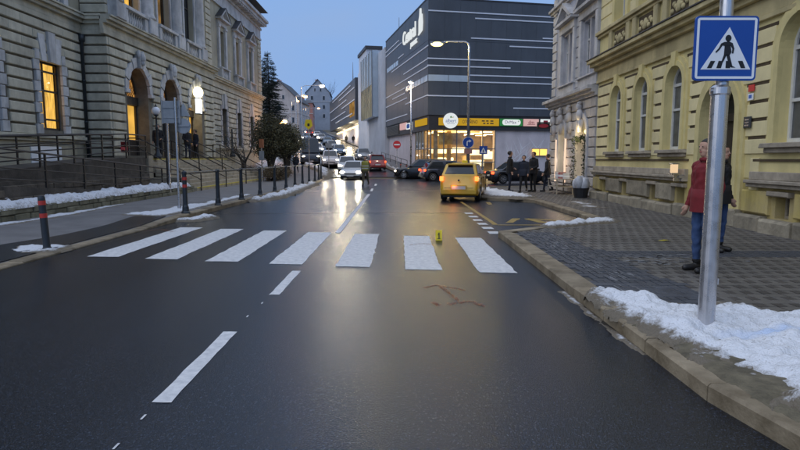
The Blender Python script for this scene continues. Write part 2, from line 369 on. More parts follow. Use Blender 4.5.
def snow_mat(name, blue=None):
    m = bpy.data.materials.new(name)
    m.use_nodes = True
    t = m.node_tree
    b = t.nodes['Principled BSDF']
    b.inputs['Roughness'].default_value = 0.75
    geo = N(t, 'ShaderNodeNewGeometry')
    n1 = N(t, 'ShaderNodeTexNoise'); n1.inputs['Scale'].default_value = 11.0; n1.inputs['Detail'].default_value = 9; n1.inputs['Roughness'].default_value = 0.78
    t.links.new(geo.outputs['Position'], n1.inputs['Vector'])
    at = N(t, 'ShaderNodeAttribute'); at.attribute_name = 'thin'
    ad = N(t, 'ShaderNodeMath', operation='MULTIPLY_ADD'); ad.inputs[1].default_value = 0.55
    t.links.new(at.outputs['Fac'], ad.inputs[0]); t.links.new(n1.outputs['Fac'], ad.inputs[2])
    mr = N(t, 'ShaderNodeMapRange'); mr.inputs['From Min'].default_value = 0.60; mr.inputs['From Max'].default_value = 0.84
    t.links.new(ad.outputs[0], mr.inputs['Value'])
    mx = N(t, 'ShaderNodeMix', data_type='RGBA')
    mx.inputs['A'].default_value = (0.68, 0.70, 0.74, 1); mx.inputs['B'].default_value = (0.15, 0.125, 0.09, 1)
    t.links.new(mr.outputs[0], mx.inputs['Factor'])
    g1 = N(t, 'ShaderNodeTexNoise'); g1.inputs['Scale'].default_value = 38.0; g1.inputs['Detail'].default_value = 3; t.links.new(geo.outputs['Position'], g1.inputs['Vector'])
    g2 = N(t, 'ShaderNodeMapRange'); g2.inputs['From Min'].default_value = .63; g2.inputs['From Max'].default_value = .70; g2.inputs['To Max'].default_value = .45; t.links.new(g1.outputs['Fac'], g2.inputs['Value'])
    gx = N(t, 'ShaderNodeMix', data_type='RGBA'); gx.inputs['B'].default_value = (.13, .10, .07, 1); t.links.new(g2.outputs[0], gx.inputs['Factor']); t.links.new(mx.outputs['Result'], gx.inputs['A'])
    last = gx.outputs['Result']
    if blue:
        vm = N(t, 'ShaderNodeVectorMath', operation='SUBTRACT'); vm.inputs[1].default_value = blue[0]
        t.links.new(geo.outputs['Position'], vm.inputs[0])
        v2 = N(t, 'ShaderNodeVectorMath', operation='MULTIPLY'); v2.inputs[1].default_value = blue[1]
        t.links.new(vm.outputs[0], v2.inputs[0])
        ln = N(t, 'ShaderNodeVectorMath', operation='LENGTH'); t.links.new(v2.outputs[0], ln.inputs[0])
        m2 = N(t, 'ShaderNodeMapRange'); m2.inputs['From Min'].default_value = 1.0; m2.inputs['From Max'].default_value = 0.1
        m2.inputs['To Max'].default_value = 0.6
        t.links.new(ln.outputs['Value'], m2.inputs['Value'])
        mb = N(t, 'ShaderNodeMix', data_type='RGBA'); mb.inputs['B'].default_value = (0.24, 0.44, 0.80, 1)
        t.links.new(m2.outputs[0], mb.inputs['Factor']); t.links.new(last, mb.inputs['A'])
        last = mb.outputs['Result']
    t.links.new(last, b.inputs['Base Color'])
    nb = N(t, 'ShaderNodeTexNoise'); nb.inputs['Scale'].default_value = 45.0; nb.inputs['Detail'].default_value = 5
    t.links.new(geo.outputs['Position'], nb.inputs['Vector'])
    bp = N(t, 'ShaderNodeBump'); bp.inputs['Strength'].default_value = 0.9; bp.inputs['Distance'].default_value = 0.025
    t.links.new(nb.outputs['Fac'], bp.inputs['Height']); t.links.new(bp.outputs[0], b.inputs['Normal'])
    return m
M['snow'] = snow_mat('trodden_snow')
M['snow_blue'] = snow_mat('snow_with_blue_spray', ((3.25, 4.62, 0.25), (1.3, 5.5, 1.0)))

# ------------------------------------------------------------------ mesh helpers
class Frame:
    """a along the wall, o outwards, z up"""
    def __init__(s, P, t, n):
        s.P, s.t, s.n = P, t, n
    def p(s, a, z, o):
        return (s.P[0] + s.t[0] * a + s.n[0] * o, s.P[1] + s.t[1] * a + s.n[1] * o, z)
ID = Frame((0, 0), (1, 0), (0, 1))

class MB:
    def __init__(s, F=None):
        s.v = []; s.f = []; s.F = F or ID
    def pt(s, a, z, o):
        s.v.append(s.F.p(a, z, o)); return len(s.v) - 1
    def raw(s, vs, fs):
        k = len(s.v); s.v += [tuple(q) for q in vs]; s.f += [tuple(i + k for i in f) for f in fs]
    def quad(s, *pts):
        k = len(s.v); s.v += [s.F.p(*q) for q in pts]; s.f.append(tuple(range(k, k + len(pts))))
    def box(s, a0, a1, z0, z1, o0, o1, c=0.0):
        k = len(s.v)
        if c <= 0:
            for o in (o0, o1):
                s.v += [s.F.p(a0, z0, o), s.F.p(a1, z0, o), s.F.p(a1, z1, o), s.F.p(a0, z1, o)]
            s.f += [(k, k+1, k+2, k+3), (k+4, k+5, k+6, k+7), (k, k+1, k+5, k+4), (k+1, k+2, k+6, k+5), (k+2, k+3, k+7, k+6), (k+3, k, k+4, k+7)]
        else:
            for o, d in ((o0, 0), (o1 - c, 0), (o1, c)):
                s.v += [s.F.p(a0+d, z0+d, o), s.F.p(a1-d, z0+d, o), s.F.p(a1-d, z1-d, o), s.F.p(a0+d, z1-d, o)]
            s.f += [(k, k+1, k+2, k+3), (k+8, k+9, k+10, k+11)]
            for b in (0, 4):
                for i in range(4):
                    j = (i + 1) % 4
                    s.f.append((k+b+i, k+b+j, k+b+4+j, k+b+4+i))
    def prism(s, poly, o0, o1):
        """poly of (a, z), extruded from o0 to o1"""
        k = len(s.v); n = len(poly)
        for o in (o0, o1): s.v += [s.F.p(a, z, o) for a, z in poly]
        s.f += [tuple(range(k, k+n)), tuple(range(k+n, k+2*n))]
        for i in range(n):
            j = (i+1) % n; s.f.append((k+i, k+j, k+n+j, k+n+i))
    def slab(s, poly, z0, z1):
        """poly of (x, y)"""
        k = len(s.v); n = len(poly)
        for z in (z0, z1): s.v += [(x, y, z) for x, y in poly]
        s.f += [tuple(range(k, k+n)), tuple(range(k+n, k+2*n))]
        for i in range(n):
            j = (i+1) % n; s.f.append((k+i, k+j, k+n+j, k+n+i))
    def tube(s, p, q, r0, r1=None, n=8, caps=True):
        r1 = r0 if r1 is None else r1
        p, q = Vector(p), Vector(q); d = (q - p).normalized()
        u = d.orthogonal().normalized(); w = d.cross(u)
        k = len(s.v)
        for c, r in ((p, r0), (q, r1)):
            for i in range(n):
                t = 2 * math.pi * i / n
                s.v.append(tuple(c + u * (math.cos(t) * r) + w * (math.sin(t) * r)))
        for i in range(n):
            j = (i+1) % n; s.f.append((k+i, k+j, k+n+j, k+n+i))
        if caps: s.f += [tuple(range(k, k+n)), tuple(range(k+n, k+2*n))]
    def path(s, pts, r, n=6):
        """tube through points with shared rings"""
        pts = [Vector(q) for q in pts]; k0 = len(s.v)
        rs = r if isinstance(r, (list, tuple)) else [r] * len(pts)
        up = None
        for i, c in enumerate(pts):
            d = (pts[min(i+1, len(pts)-1)] - pts[max(i-1, 0)]).normalized()
            if up is None: up = d.orthogonal().normalized()
            u = (up - d * up.dot(d)); u = u.normalized() if u.length > 1e-5 else d.orthogonal().normalized(); up = u; w = d.cross(u)
            for j in range(n):
                t = 2*math.pi*j/n; s.v.append(tuple(c + u*(math.cos(t)*rs[i]) + w*(math.sin(t)*rs[i])))
        for i in range(len(pts)-1):
            for j in range(n):
                a = k0+i*n+j; b = k0+i*n+(j+1) % n; s.f.append((a, b, b+n, a+n))
        s.f += [tuple(range(k0, k0+n)), tuple(range(k0+(len(pts)-1)*n, k0+len(pts)*n))]
    def lathe(s, prof, c=(0, 0, 0), n=16, axis='z'):
        """prof of (r, h)"""
        k = len(s.v); m = len(prof)
        for r, h in prof:
            for i in range(n):
                t = 2*math.pi*i/n; x, y = r*math.cos(t), r*math.sin(t)
                if axis == 'z': q = (c[0]+x, c[1]+y, c[2]+h)
                elif axis == 'x': q = (c[0]+h, c[1]+x, c[2]+y)
                else: q = (c[0]+x, c[1]+h, c[2]+y)
                s.v.append(q)
        for i in range(m-1):
            for j in range(n):
                a = k+i*n+j; b = k+i*n+(j+1) % n; s.f.append((a, b, b+n, a+n))
        s.f += [tuple(range(k, k+n)), tuple(range(k+(m-1)*n, k+m*n))]
    def ball(s, c, r, nu=12, nv=8):
        rx, ry, rz = r if isinstance(r, (list, tuple)) else (r, r, r)
        k = len(s.v)
        for i in range(1, nv):
            ph = math.pi*i/nv
            for j in range(nu):
                t = 2*math.pi*j/nu
                s.v.append((c[0]+rx*math.sin(ph)*math.cos(t), c[1]+ry*math.sin(ph)*math.sin(t), c[2]+rz*math.cos(ph)))
        top = len(s.v); s.v += [(c[0], c[1], c[2]+rz), (c[0], c[1], c[2]-rz)]
        for i in range(nv-2):
            for j in range(nu):
                a = k+i*nu+j; b = k+i*nu+(j+1) % nu; s.f.append((a, b, b+nu, a+nu))
        for j in range(nu):
            s.f.append((k+j, k+(j+1) % nu, top)); e = k+(nv-2)*nu; s.f.append((e+j, e+(j+1) % nu, top+1))
    def arc(s, ac, zs, r1, r2, o0, o1, n=12, t0=0.0, t1=math.pi):
        """an arch ring in the wall plane"""
        k = len(s.v)
        for i in range(n+1):
            t = t0 + (t1-t0)*i/n; ca, sa = math.cos(t), math.sin(t)
            s.v += [s.F.p(ac+r1*ca, zs+r1*sa, o0), s.F.p(ac+r2*ca, zs+r2*sa, o0), s.F.p(ac+r2*ca, zs+r2*sa, o1), s.F.p(ac+r1*ca, zs+r1*sa, o1)]
        for i in range(n):
            for j in range(4):
                a = k+4*i+j; b = k+4*i+(j+1) % 4; s.f.append((a, b, b+4, a+4))
        s.f += [(k, k+1, k+2, k+3), (k+4*n, k+4*n+1, k+4*n+2, k+4*n+3)]

ORG = {}
def mesh_from(name, mb, m, off=(0, 0, 0), smooth=False, fix=True):
    me = bpy.data.meshes.new(name)
    me.from_pydata([(x-off[0], y-off[1], z-off[2]) for x, y, z in mb.v], [], mb.f)
    if fix:
        bm = bmesh.new(); bm.from_mesh(me); bmesh.ops.recalc_face_normals(bm, faces=bm.faces); bm.to_mesh(me); bm.free()
    for q in (m if isinstance(m, (list, tuple)) else [m]): me.materials.append(q)
    if smooth:
        me.polygons.foreach_set('use_smooth', [True]*len(me.polygons))
    return me

def obj(name, mb, m, parent=None, smooth=False, world=True, at=None, fix=True):
    """one mesh object. mb in world coordinates when world, else in the parent's local ones"""
    off = ORG[parent.name] if (parent is not None and world) else (0, 0, 0)
    if isinstance(mb, bpy.types.Mesh): me = mb
    else: me = mesh_from(name, mb, m, off, smooth, fix)
    o = bpy.data.objects.new(name, me)
    COL.objects.link(o)
    if parent is not None: o.parent = parent
    if at is not None: o.location = tuple(at[i]-off[i] for i in range(3))
    ORG[o.name] = off if at is None else tuple(at)
    return o

def thing(name, label, cat, loc=(0, 0, 0), rz=0.0, group=None):
    o = bpy.data.objects.new(name, None)
    o.empty_display_size = 0.2
    COL.objects.link(o)
    o.location = loc; o.rotation_euler = (0, 0, rz)
    ORG[o.name] = tuple(loc)
    o['label'] = label; o['category'] = cat
    if group: o['group'] = group
    return o
def tag(o, label, cat, group=None, kind=None):
    o['label'] = label; o['category'] = cat
    if group: o['group'] = group
    if kind: o['kind'] = kind
    return o
def struct(name, mb, m, **k):
    o = obj(name, mb, m, **k); o['kind'] = 'structure'; return o
def bev(o, w=0.01, seg=2):
    b = o.modifiers.new('bevel', 'BEVEL'); b.width = w; b.segments = seg; b.limit_method = 'ANGLE'; return o

def copy_tree(o, parent=None):
    c = o.copy(); COL.objects.link(c)
    if parent is not None: c.parent = parent
    for ch in [x for x in bpy.data.objects if x.parent == o]:
        copy_tree(ch, c)
    return c

_block = {}
def block(name, F, a0, a1, z0, z1, o0, o1, m, parent, c=0.02):
    """one stone: a chamfered box whose mesh is shared between equal stones"""
    w, h = round(a1-a0, 3), round(z1-z0, 3)
    key = (round(F.t[0], 3), round(F.t[1], 3), round(F.n[0], 3), round(F.n[1], 3), w, h, round(o1-o0, 3), c, m.name)
    if key not in _block:
        mb = MB(Frame((0, 0), F.t, F.n)); mb.box(0, w, 0, h, 0, o1-o0, c)
        _block[key] = mesh_from(name, mb, m)
    return obj(name, _block[key], m, parent, at=F.p(a0, z0, o0))

def text_mesh(s, size, depth=0.0, align='CENTER', sx=1.0):
    cu = bpy.data.curves.new('lettering', 'FONT')
    cu.body = s; cu.size = size; cu.extrude = depth; cu.align_x = align; cu.align_y = 'CENTER'
    cu.resolution_u = 3
    o = bpy.data.objects.new('lettering', cu); COL.objects.link(o)
    dg = bpy.context.evaluated_depsgraph_get()
    me = bpy.data.meshes.new_from_object(o.evaluated_get(dg))
    vs = [(v.co.x*sx, v.co.y, v.co.z) for v in me.vertices]; fs = [tuple(p.vertices) for p in me.polygons]
    bpy.data.objects.remove(o); bpy.data.curves.remove(cu); bpy.data.meshes.remove(me)
    return vs, fs
def lettering(name, s, F, a, z, o, size, depth, m, parent, sx=1.0, slope=0.0):
    vs, fs = text_mesh(s, size, depth, sx=sx)
    mb = MB(); mb.raw([F.p(a+x, z+y, o+w) for x, y, w in vs], fs)
    return obj(name, mb, m, parent, fix=False)

def hz(y):
    """height of the ground: level as far as the crossing street, then climbing"""
    return float(np.interp(y, [-100, 46, 60, 75, 95, 115, 140, 165, 250, 420, 900], [0, 0, 0.6, 1.65, 3.1, 4.7, 6.7, 8.7, 15, 26, 40]))
# ================================================================== GROUND
def grid_surface(xs, ys, zf):
    mb = MB()
    for y in ys:
        for x in xs: mb.v.append((x, y, zf(x, y)))
    n = len(xs)
    for j in range(len(ys)-1):
        for i in range(n-1):
            a = j*n+i; mb.f.append((a, a+1, a+1+n, a+n))
    return mb
ground = struct('ground', grid_surface([-900, -300, -120, -60, -30, -14, -6, 0, 6, 14, 30, 60, 120, 300, 900],
    [-120, -40, 0, 30, 46, 60, 75, 95, 115, 140, 165, 200, 250, 330, 420, 600, 900, 1500], lambda x, y: hz(y) - 0.06), M['earth'])

YS = [46, 50, 55, 60, 65, 70, 75, 80, 85, 90, 95, 100, 105, 110, 115, 122, 130, 140, 150, 165, 180, 210, 250, 320, 420]
def street_left(y):  return float(np.interp(y, [46, 50, 60, 70, 100, 165, 250, 420], [-6.1, -6.5, -9.2, -12.9, -19.5, -31.5, -46, -70]))
def street_right(y): return float(np.interp(y, [46, 49, 60, 70, 110, 140, 165, 250, 420], [0.9, 0.5, -1.0, -2.4, -8.7, -15.0, -20.5, -36, -58]))
mb = MB()
mb.raw([(-13, -14, 0), (70, -14, 0), (70, 48.5, 0), (-13, 48.5, 0)], [(0, 1, 2, 3)])
ys = [48.5] + [y for y in YS if y > 48.5]
k = len(mb.v)
for y in ys: mb.v += [(street_left(y)-0.4, y, hz(y)+0.0), (street_right(y)+0.4, y, hz(y)+0.0)]
for i in range(len(ys)-1): mb.f.append((k+2*i, k+2*i+1, k+2*i+3, k+2*i+2))
road = struct('road', mb, M['asphalt'])

# --- markings: zebra crossing, centre line, bay markings
def flat(name, polys, m, lab=None, z=0.004, parent=road):
    for q in polys:
        mb = MB(); mb.raw([(x, y, z) for x, y in q], [tuple(range(len(q)))])
        obj(name, mb, m, parent)
def ragged(x0, y0, x1, y1, amp=0.012, step=0.18):
    """a long painted bar with slightly worn edges"""
    pts = []
    L = math.hypot(x1[0]-x0[0], x1[1]-x0[1])
    def run(p, q):
        n = max(2, int(math.hypot(q[0]-p[0], q[1]-p[1])/step))
        for i in range(n):
            t = i/n; pts.append((p[0]+(q[0]-p[0])*t+rnd.uniform(-amp, amp), p[1]+(q[1]-p[1])*t+rnd.uniform(-amp, amp)))
    run(x0, x1); run(x1, y1); run(y1, y0); run(y0, x0)
    return pts
zb = []
for i in range(7):
    xa = -5.16 + 1.047*i; y0 = 9.45 - 0.225*i; y1 = 13.55 - 0.30*i
    zb.append(ragged((xa, y0), (xa+0.53, y0-0.05), (xa, y1), (xa+0.53, y1-0.04)))
flat('crossing_stripe', zb, M['road_white'])
dashes = []
for y0, y1, xa in [(3.67, 5.25, -1.64), (6.73, 8.21, -1.55), (12.52, 26.5, -1.42), (29, 31.5, -1.5), (35, 37.5, -1.55)]:
    dashes.append(ragged((xa, y0), (xa+0.125, y0), (xa-0.06 if y1 > 20 else xa, y1), ((xa-0.06 if y1 > 20 else xa)+0.125, y1), 0.006))
flat('centre_dash', dashes, M['road_white'])
flat('guide_mark', [[(x-0.006, y), (x+0.008, y), (x+0.008, y+0.07), (x-0.006, y+0.07)] for x, y in
     [(-1.60, 3.42), (-1.59, 3.05), (-1.56, 5.75), (-1.54, 6.3)]], M['road_white'])
flat('bay_edge_mark', [ragged((1.93, y), (2.16, y), (1.93, y+0.42), (2.16, y+0.42), 0.012) for y in (12.35, 13.22, 14.08, 14.98, 15.9, 16.9)], M['road_white'])
yb = [ragged((2.28, 14.1), (2.40, 14.1), (2.24, 21.7), (2.34, 21.7), 0.01), ragged((2.40, 13.98), (4.3, 13.98), (2.40, 14.10), (4.3, 14.10), 0.01),
      ragged((2.66, 14.55), (2.86, 14.55), (3.05, 15.6), (3.25, 15.6), 0.02), ragged((3.32, 15.55), (3.56, 15.55), (3.52, 14.55), (3.76, 14.55), 0.02),
      ragged((3.45, 15.5), (4.2, 14.9), (3.45, 15.7), (4.2, 15.1), 0.02), ragged((3.1, 20.3), (3.25, 20.3), (3.2, 21.6), (3.36, 21.6), 0.02)]
flat('bay_line', yb, M['road_yellow'])

for q in ([(-5.7, 16.9), (2.0, 17.3), (2.0, 17.36), (-5.7, 16.97)], [(-5.7, 29.0), (2.6, 29.4), (2.6, 29.5), (-5.7, 29.1)]):
    flat('tar_seam', [ragged(q[0], q[1], q[3], q[2], 0.01, .3)], M['tar'], z=0.003)
# orange spray marks of the accident survey
def spray(pts, w):
    mb = MB()
    for a, b in zip(pts[:-1], pts[1:]):
        n = int(math.hypot(b[0]-a[0], b[1]-a[1])/.0035)
        for i in range(n):
            t = rnd.random(); x = a[0]+(b[0]-a[0])*t+rnd.gauss(0, w*.6); y = a[1]+(b[1]-a[1])*t+rnd.gauss(0, w*1.1); q = rnd.uniform(.002, .0075)
            mb.raw([(x-q, y-q*rnd.uniform(.6, 1.6), .0052), (x+q*rnd.uniform(.5, 1.3), y-q, .0052), (x+q, y+q*1.4, .0052), (x-q*.6, y+q*rnd.uniform(.8, 1.8), .0052)], [(0, 1, 2, 3)])
    return mb
def poly(*p):
    out = []
    for (a, b) in zip(p[:-1], p[1:]):
        for i in range(5): out.append((a[0]+(b[0]-a[0])*i/5+rnd.uniform(-.01, .01), a[1]+(b[1]-a[1])*i/5+rnd.uniform(-.015, .015)))
    return out+[p[-1]]
for pts in (poly((0.30, 7.10), (0.48, 7.25), (0.80, 6.95)), poly((0.50, 7.2), (0.58, 6.85), (0.66, 6.45)), poly((0.35, 6.38), (0.45, 6.22)), poly((0.55, 6.28), (0.78, 6.42), (0.92, 6.2)),
            poly((0.18, 10.75), (0.45, 10.9), (0.66, 10.7))):
    obj('survey_spray_mark', spray(pts, 0.022), M['orange_paint'], road, fix=False)['kind'] = 'stuff'
o = obj('survey_spray_mark', spray(poly((-5.7, 12.9), (-5.4, 13.1), (-5.0, 12.7)), 0.05), M['orange_paint'], road, fix=False); o['kind'] = 'stuff'

# ================================================================== PAVEMENTS
# right-hand pavement: bed, kerb stones, brick pavers
KR = [(2.36, -8), (2.22, 2.7), (2.04, 3.7), (2.02, 6.6), (2.04, 11.3), (2.02, 11.85), (3.1, 12.75), (4.55, 13.75), (4.92, 14.6), (4.92, 21.2), (4.4, 21.9), (3.4, 22.5), (3.25, 24), (3.3, 30.2), (4.6, 31.8), (8.0, 32.6), (70, 32.6)]
def offset_in(line, d):
    """a polyline moved to its right-hand... inner side by d"""
    out = []
    for i, p in enumerate(line):
        a = Vector(line[max(i-1, 0)]); b = Vector(line[min(i+1, len(line)-1)])
        t = (b-a).normalized(); out.append((p[0]+t.y*d, p[1]-t.x*d))
    return out
inner = offset_in(KR, 0.28)
mb = MB(); mb.slab(inner + [(70, 29.2), (7.62, 29.2), (7.62, -8)], -0.05, 0.10)
pave = struct('pavement', mb, M['joint'])
def kerb_run(line, parent, w=0.28, ztop=0.125, L=1.05, zfun=None, m='kerb'):
    pts = [Vector(p) for p in line]; inn = [Vector(p) for p in offset_in(line, w)]
    for i in range(len(pts)-1):
        d = (pts[i+1]-pts[i]).length
        n = max(1, round(d/L)) if d < 40 else 30
        for j in range(n):
            t0, t1 = j/n, (j+1)/n; g = 0.006/d
            p0 = pts[i].lerp(pts[i+1], t0+g); p1 = pts[i].lerp(pts[i+1], t1-g); q0 = inn[i].lerp(inn[i+1], t0+g); q1 = inn[i].lerp(inn[i+1], t1-g)
            mb = MB(); dz = rnd.uniform(-0.006, 0.006); c = 0.02
            def z(p): return (zfun(p.y) if zfun else ztop)+dz
            a0 = p0.lerp(q0, c/w); a1 = p1.lerp(q1, c/w)
            V = [(p0.x, p0.y, -0.05+hz(p0.y)), (p1.x, p1.y, -0.05+hz(p1.y)), (p0.x, p0.y, z(p0)-c), (p1.x, p1.y, z(p1)-c), (a0.x, a0.y, z(p0)), (a1.x, a1.y, z(p1)), (q0.x, q0.y, z(p0)), (q1.x, q1.y, z(p1)), (q0.x, q0.y, -0.05), (q1.x, q1.y, -0.05)]
            mb.raw(V, [(0, 1, 3, 2), (2, 3, 5, 4), (4, 5, 7, 6), (6, 7, 9, 8), (0, 2, 4, 6, 8), (1, 3, 5, 7, 9)])
            obj('kerb_stone', mb, M[m], parent)
kerb_run(KR[:-1], pave)

def inside(x, y, P):
    c = False; n = len(P)
    for i in range(n):
        x1, y1 = P[i]; x2, y2 = P[(i+1) % n]
        if (y1 > y) != (y2 > y) and x < (x2-x1)*(y-y1)/(y2-y1)+x1: c = not c
    return c
P_in = offset_in(KR[:15], 0.30)+[(7.5, 32), (7.5, -8)]
cells = []      # (x0, x1, y0, y1, kind)
def in_frame(x, y): return y > 1.6 and x/y < 1.9
band = lambda x, y: 8.72 < y < 9.32
def edge_zone(x, y): return x < 3.10 + 0.18*math.sin(y*0.3) and y < 11.6
y = 1.6; row = 0
while y < 29.0:
    if 8.66 < y < 9.3 or 0:
        h = 0.10
        x = 2.3
        while x < 7.5:
            if in_frame(x, y) and inside(x+.05, y+.05, P_in): cells.append((x+.004, x+.094, y+.004, y+h-.004, 'sett'))
            x += 0.098
        y += h; continue
    h = 0.142
    x = 2.3 + (row // 2 % 2)*0.095
    while x < 7.45:
        if row % 2 == 0: seq = [(0.19, 'light')]
        else: seq = [(0.10, 'dark'), (0.09, 'light')]
        for w, kd in seq:
            if in_frame(x, y) and inside(x+w/2, y+h/2, P_in) and x+w < 7.5:
                if edge_zone(x, y): kd = 'sett'
                cells.append((x+.004, x+w-.004, y+.004, y+h-.004, kd))
            x += w
    y += h; row += 1
hidden = lambda x, y: (y < 6.2-0.28*(x-2.4)) and x < 4.6      # under the snow heap
near = sorted([c for c in cells if not hidden(c[0], c[2])], key=lambda c: math.hypot(c[0], c[2]))
single = set(near[:240])
pm = {'light': 'paver_light', 'dark': 'paver_dark', 'sett': 'sett'}
_pv = {}
stuff = {'light': MB(), 'dark': MB(), 'sett': MB()}
for c in cells:
    x0, x1, y0, y1, kd = c
    dz = rnd.uniform(-0.003, 0.003)
    if c in single:
        key = (round(x1-x0, 3), round(y1-y0, 3), kd)
        if key not in _pv:
            b = MB(); w, l, e = x1-x0, y1-y0, 0.006
            b.raw([(0, 0, -.03), (w, 0, -.03), (w, l, -.03), (0, l, -.03), (0, 0, -e), (w, 0, -e), (w, l, -e), (0, l, -e), (e, e, 0), (w-e, e, 0), (w-e, l-e, 0), (e, l-e, 0)],
                  [(0, 1, 5, 4), (1, 2, 6, 5), (2, 3, 7, 6), (3, 0, 4, 7), (4, 5, 9, 8), (5, 6, 10, 9), (6, 7, 11, 10), (7, 4, 8, 11), (8, 9, 10, 11)])
            _pv[key] = mesh_from('paver', b, M[pm[kd]])
        obj('paver', _pv[key], None, pave, at=(x0, y0, 0.12+dz))
    else:
        e = 0.005; z = 0.12+dz
        stuff[kd].raw([(x0, y0, .10), (x1, y0, .10), (x1, y1, .10), (x0, y1, .10), (x0+e, y0+e, z), (x1-e, y0+e, z), (x1-e, y1-e, z), (x0+e, y1-e, z)],
                      [(0, 1, 5, 4), (1, 2, 6, 5), (2, 3, 7, 6), (3, 0, 4, 7), (4, 5, 6, 7)])
for kd in stuff:
    o = obj('paver_field', stuff[kd], M[pm[kd]], pave, fix=False); o['kind'] = 'stuff'
# salt left lying in the joints of the dark edge strip
mb = MB()
for i in range(260):
    if i < 170: x, y = rnd.uniform(2.5, 3.0), rnd.uniform(6.4, 11.4)
    elif i < 210: x, y = rnd.gauss(3.6, 0.5), rnd.gauss(8.75, 0.12)
    else: x, y = rnd.gauss(3.6, 0.6), rnd.gauss(8.3, 0.15)
    if not inside(x, y, P_in): continue
    l, w = rnd.uniform(0.04, 0.16), rnd.uniform(0.004, 0.010)
    if i >= 170: l, w = w*3, l*0.7
    mb.raw([(x-w, y-l, .1245), (x+w, y-l, .1245), (x+w*.7, y+l, .1245), (x-w*.7, y+l, .1245)], [(0, 1, 2, 3)])
o = obj('road_salt', mb, M['salt'], pave); o['kind'] = 'stuff'

# left-hand pavement: asphalt path, lowered towards the crossing, kerb of long stones
def smooth(t): t = max(0, min(1, t)); return t*t*(3-2*t)
def low(y): return smooth((y-3)/3)*(1-smooth((y-13.2)/2.0))
def lz(x, y): return hz(y) + 0.12 - 0.085*low(y)*smooth((x+9.0)/2.6)
LEFT = lambda y: float(np.interp(y, [-8, 14, 26, 40, 46, 50, 60, 70, 100, 165], [-5.86, -5.76, -5.62, -5.55, -5.95, -6.5, -9.2, -12.9, -19.5, -31.5]))
rows = [-8+0.8*i for i in range(62)] + [44, 47, 50, 54, 58, 62, 66, 70, 78, 86, 95, 105, 115, 130, 150, 165]
rows = sorted(set(round(r, 2) for r in rows if r < 43 or r >= 44))
fr = [0, .1, .2, .3, .4, .5, .6, .8, 1.0]
mb = MB()
for y in rows:
    xr = LEFT(y)-0.24; xl = min(-14.0, xr-5.0)
    for t in fr: x = xr+(xl-xr)*t; mb.v.append((x, y, lz(x, y)))
n = len(fr)
for j in range(len(rows)-1):
    for i in range(n-1):
        a = j*n+i; mb.f.append((a, a+1, a+1+n, a+n))
path = struct('footpath', mb, M['path_asphalt'], smooth=False)
KL = [(LEFT(y), y) for y in [60, 56, 52, 48, 44, 40, 36, 26, 16, 13, 6, 3, -8]]
kerb_run(KL, path, w=0.24, L=1.3, zfun=lambda y: lz(-5.9, y)+0.006)
# darker resurfaced strip along the lowered kerb
xs_ = [-7.25, -6.9, -6.6, -6.3, -6.06]; ys_ = [6+.45*i for i in range(21)]
mb = MB()
for y in ys_:
    for i, x in enumerate(xs_):
        xx = x if i else x+max(0, (y-9.5))*.12+.05*math.sin(y*2.3); mb.v.append((xx, y, lz(xx, y)+.014))
for j in range(len(ys_)-1):
    for i in range(4): a = j*5+i; mb.f.append((a, a+1, a+6, a+5))
obj('asphalt_patch', mb, M['asphalt'], path)
# mall pavement beside the climbing street, with its own kerb
rows2 = [47.8, 49, 52, 56, 60, 66, 72, 80, 90, 100, 110, 125, 140, 165]
mb = MB()
def mall_x(y): return 2.57 - 0.216*(y-54)+0.4
for y in rows2:
    mb.v += [(street_right(y)+0.2, y, hz(y)+0.12), (mall_x(y), y, hz(y)+0.12), (street_right(y)+0.2, y, hz(y)-0.05)]
for j in range(len(rows2)-1):
    a = 3*j; mb.f += [(a, a+1, a+4, a+3), (a, a+3, a+5, a+2)]
k = len(mb.v)
mb.raw([(0.7, 47.8, .12), (60, 52, .12), (60, 70, .12), (2, 56, .12), (0.7, 47.8, -.05), (60, 52, -.05)], [(0, 1, 2, 3), (0, 1, 5, 4)])
mallpave = struct('mall_pavement', mb, M['path_asphalt'])
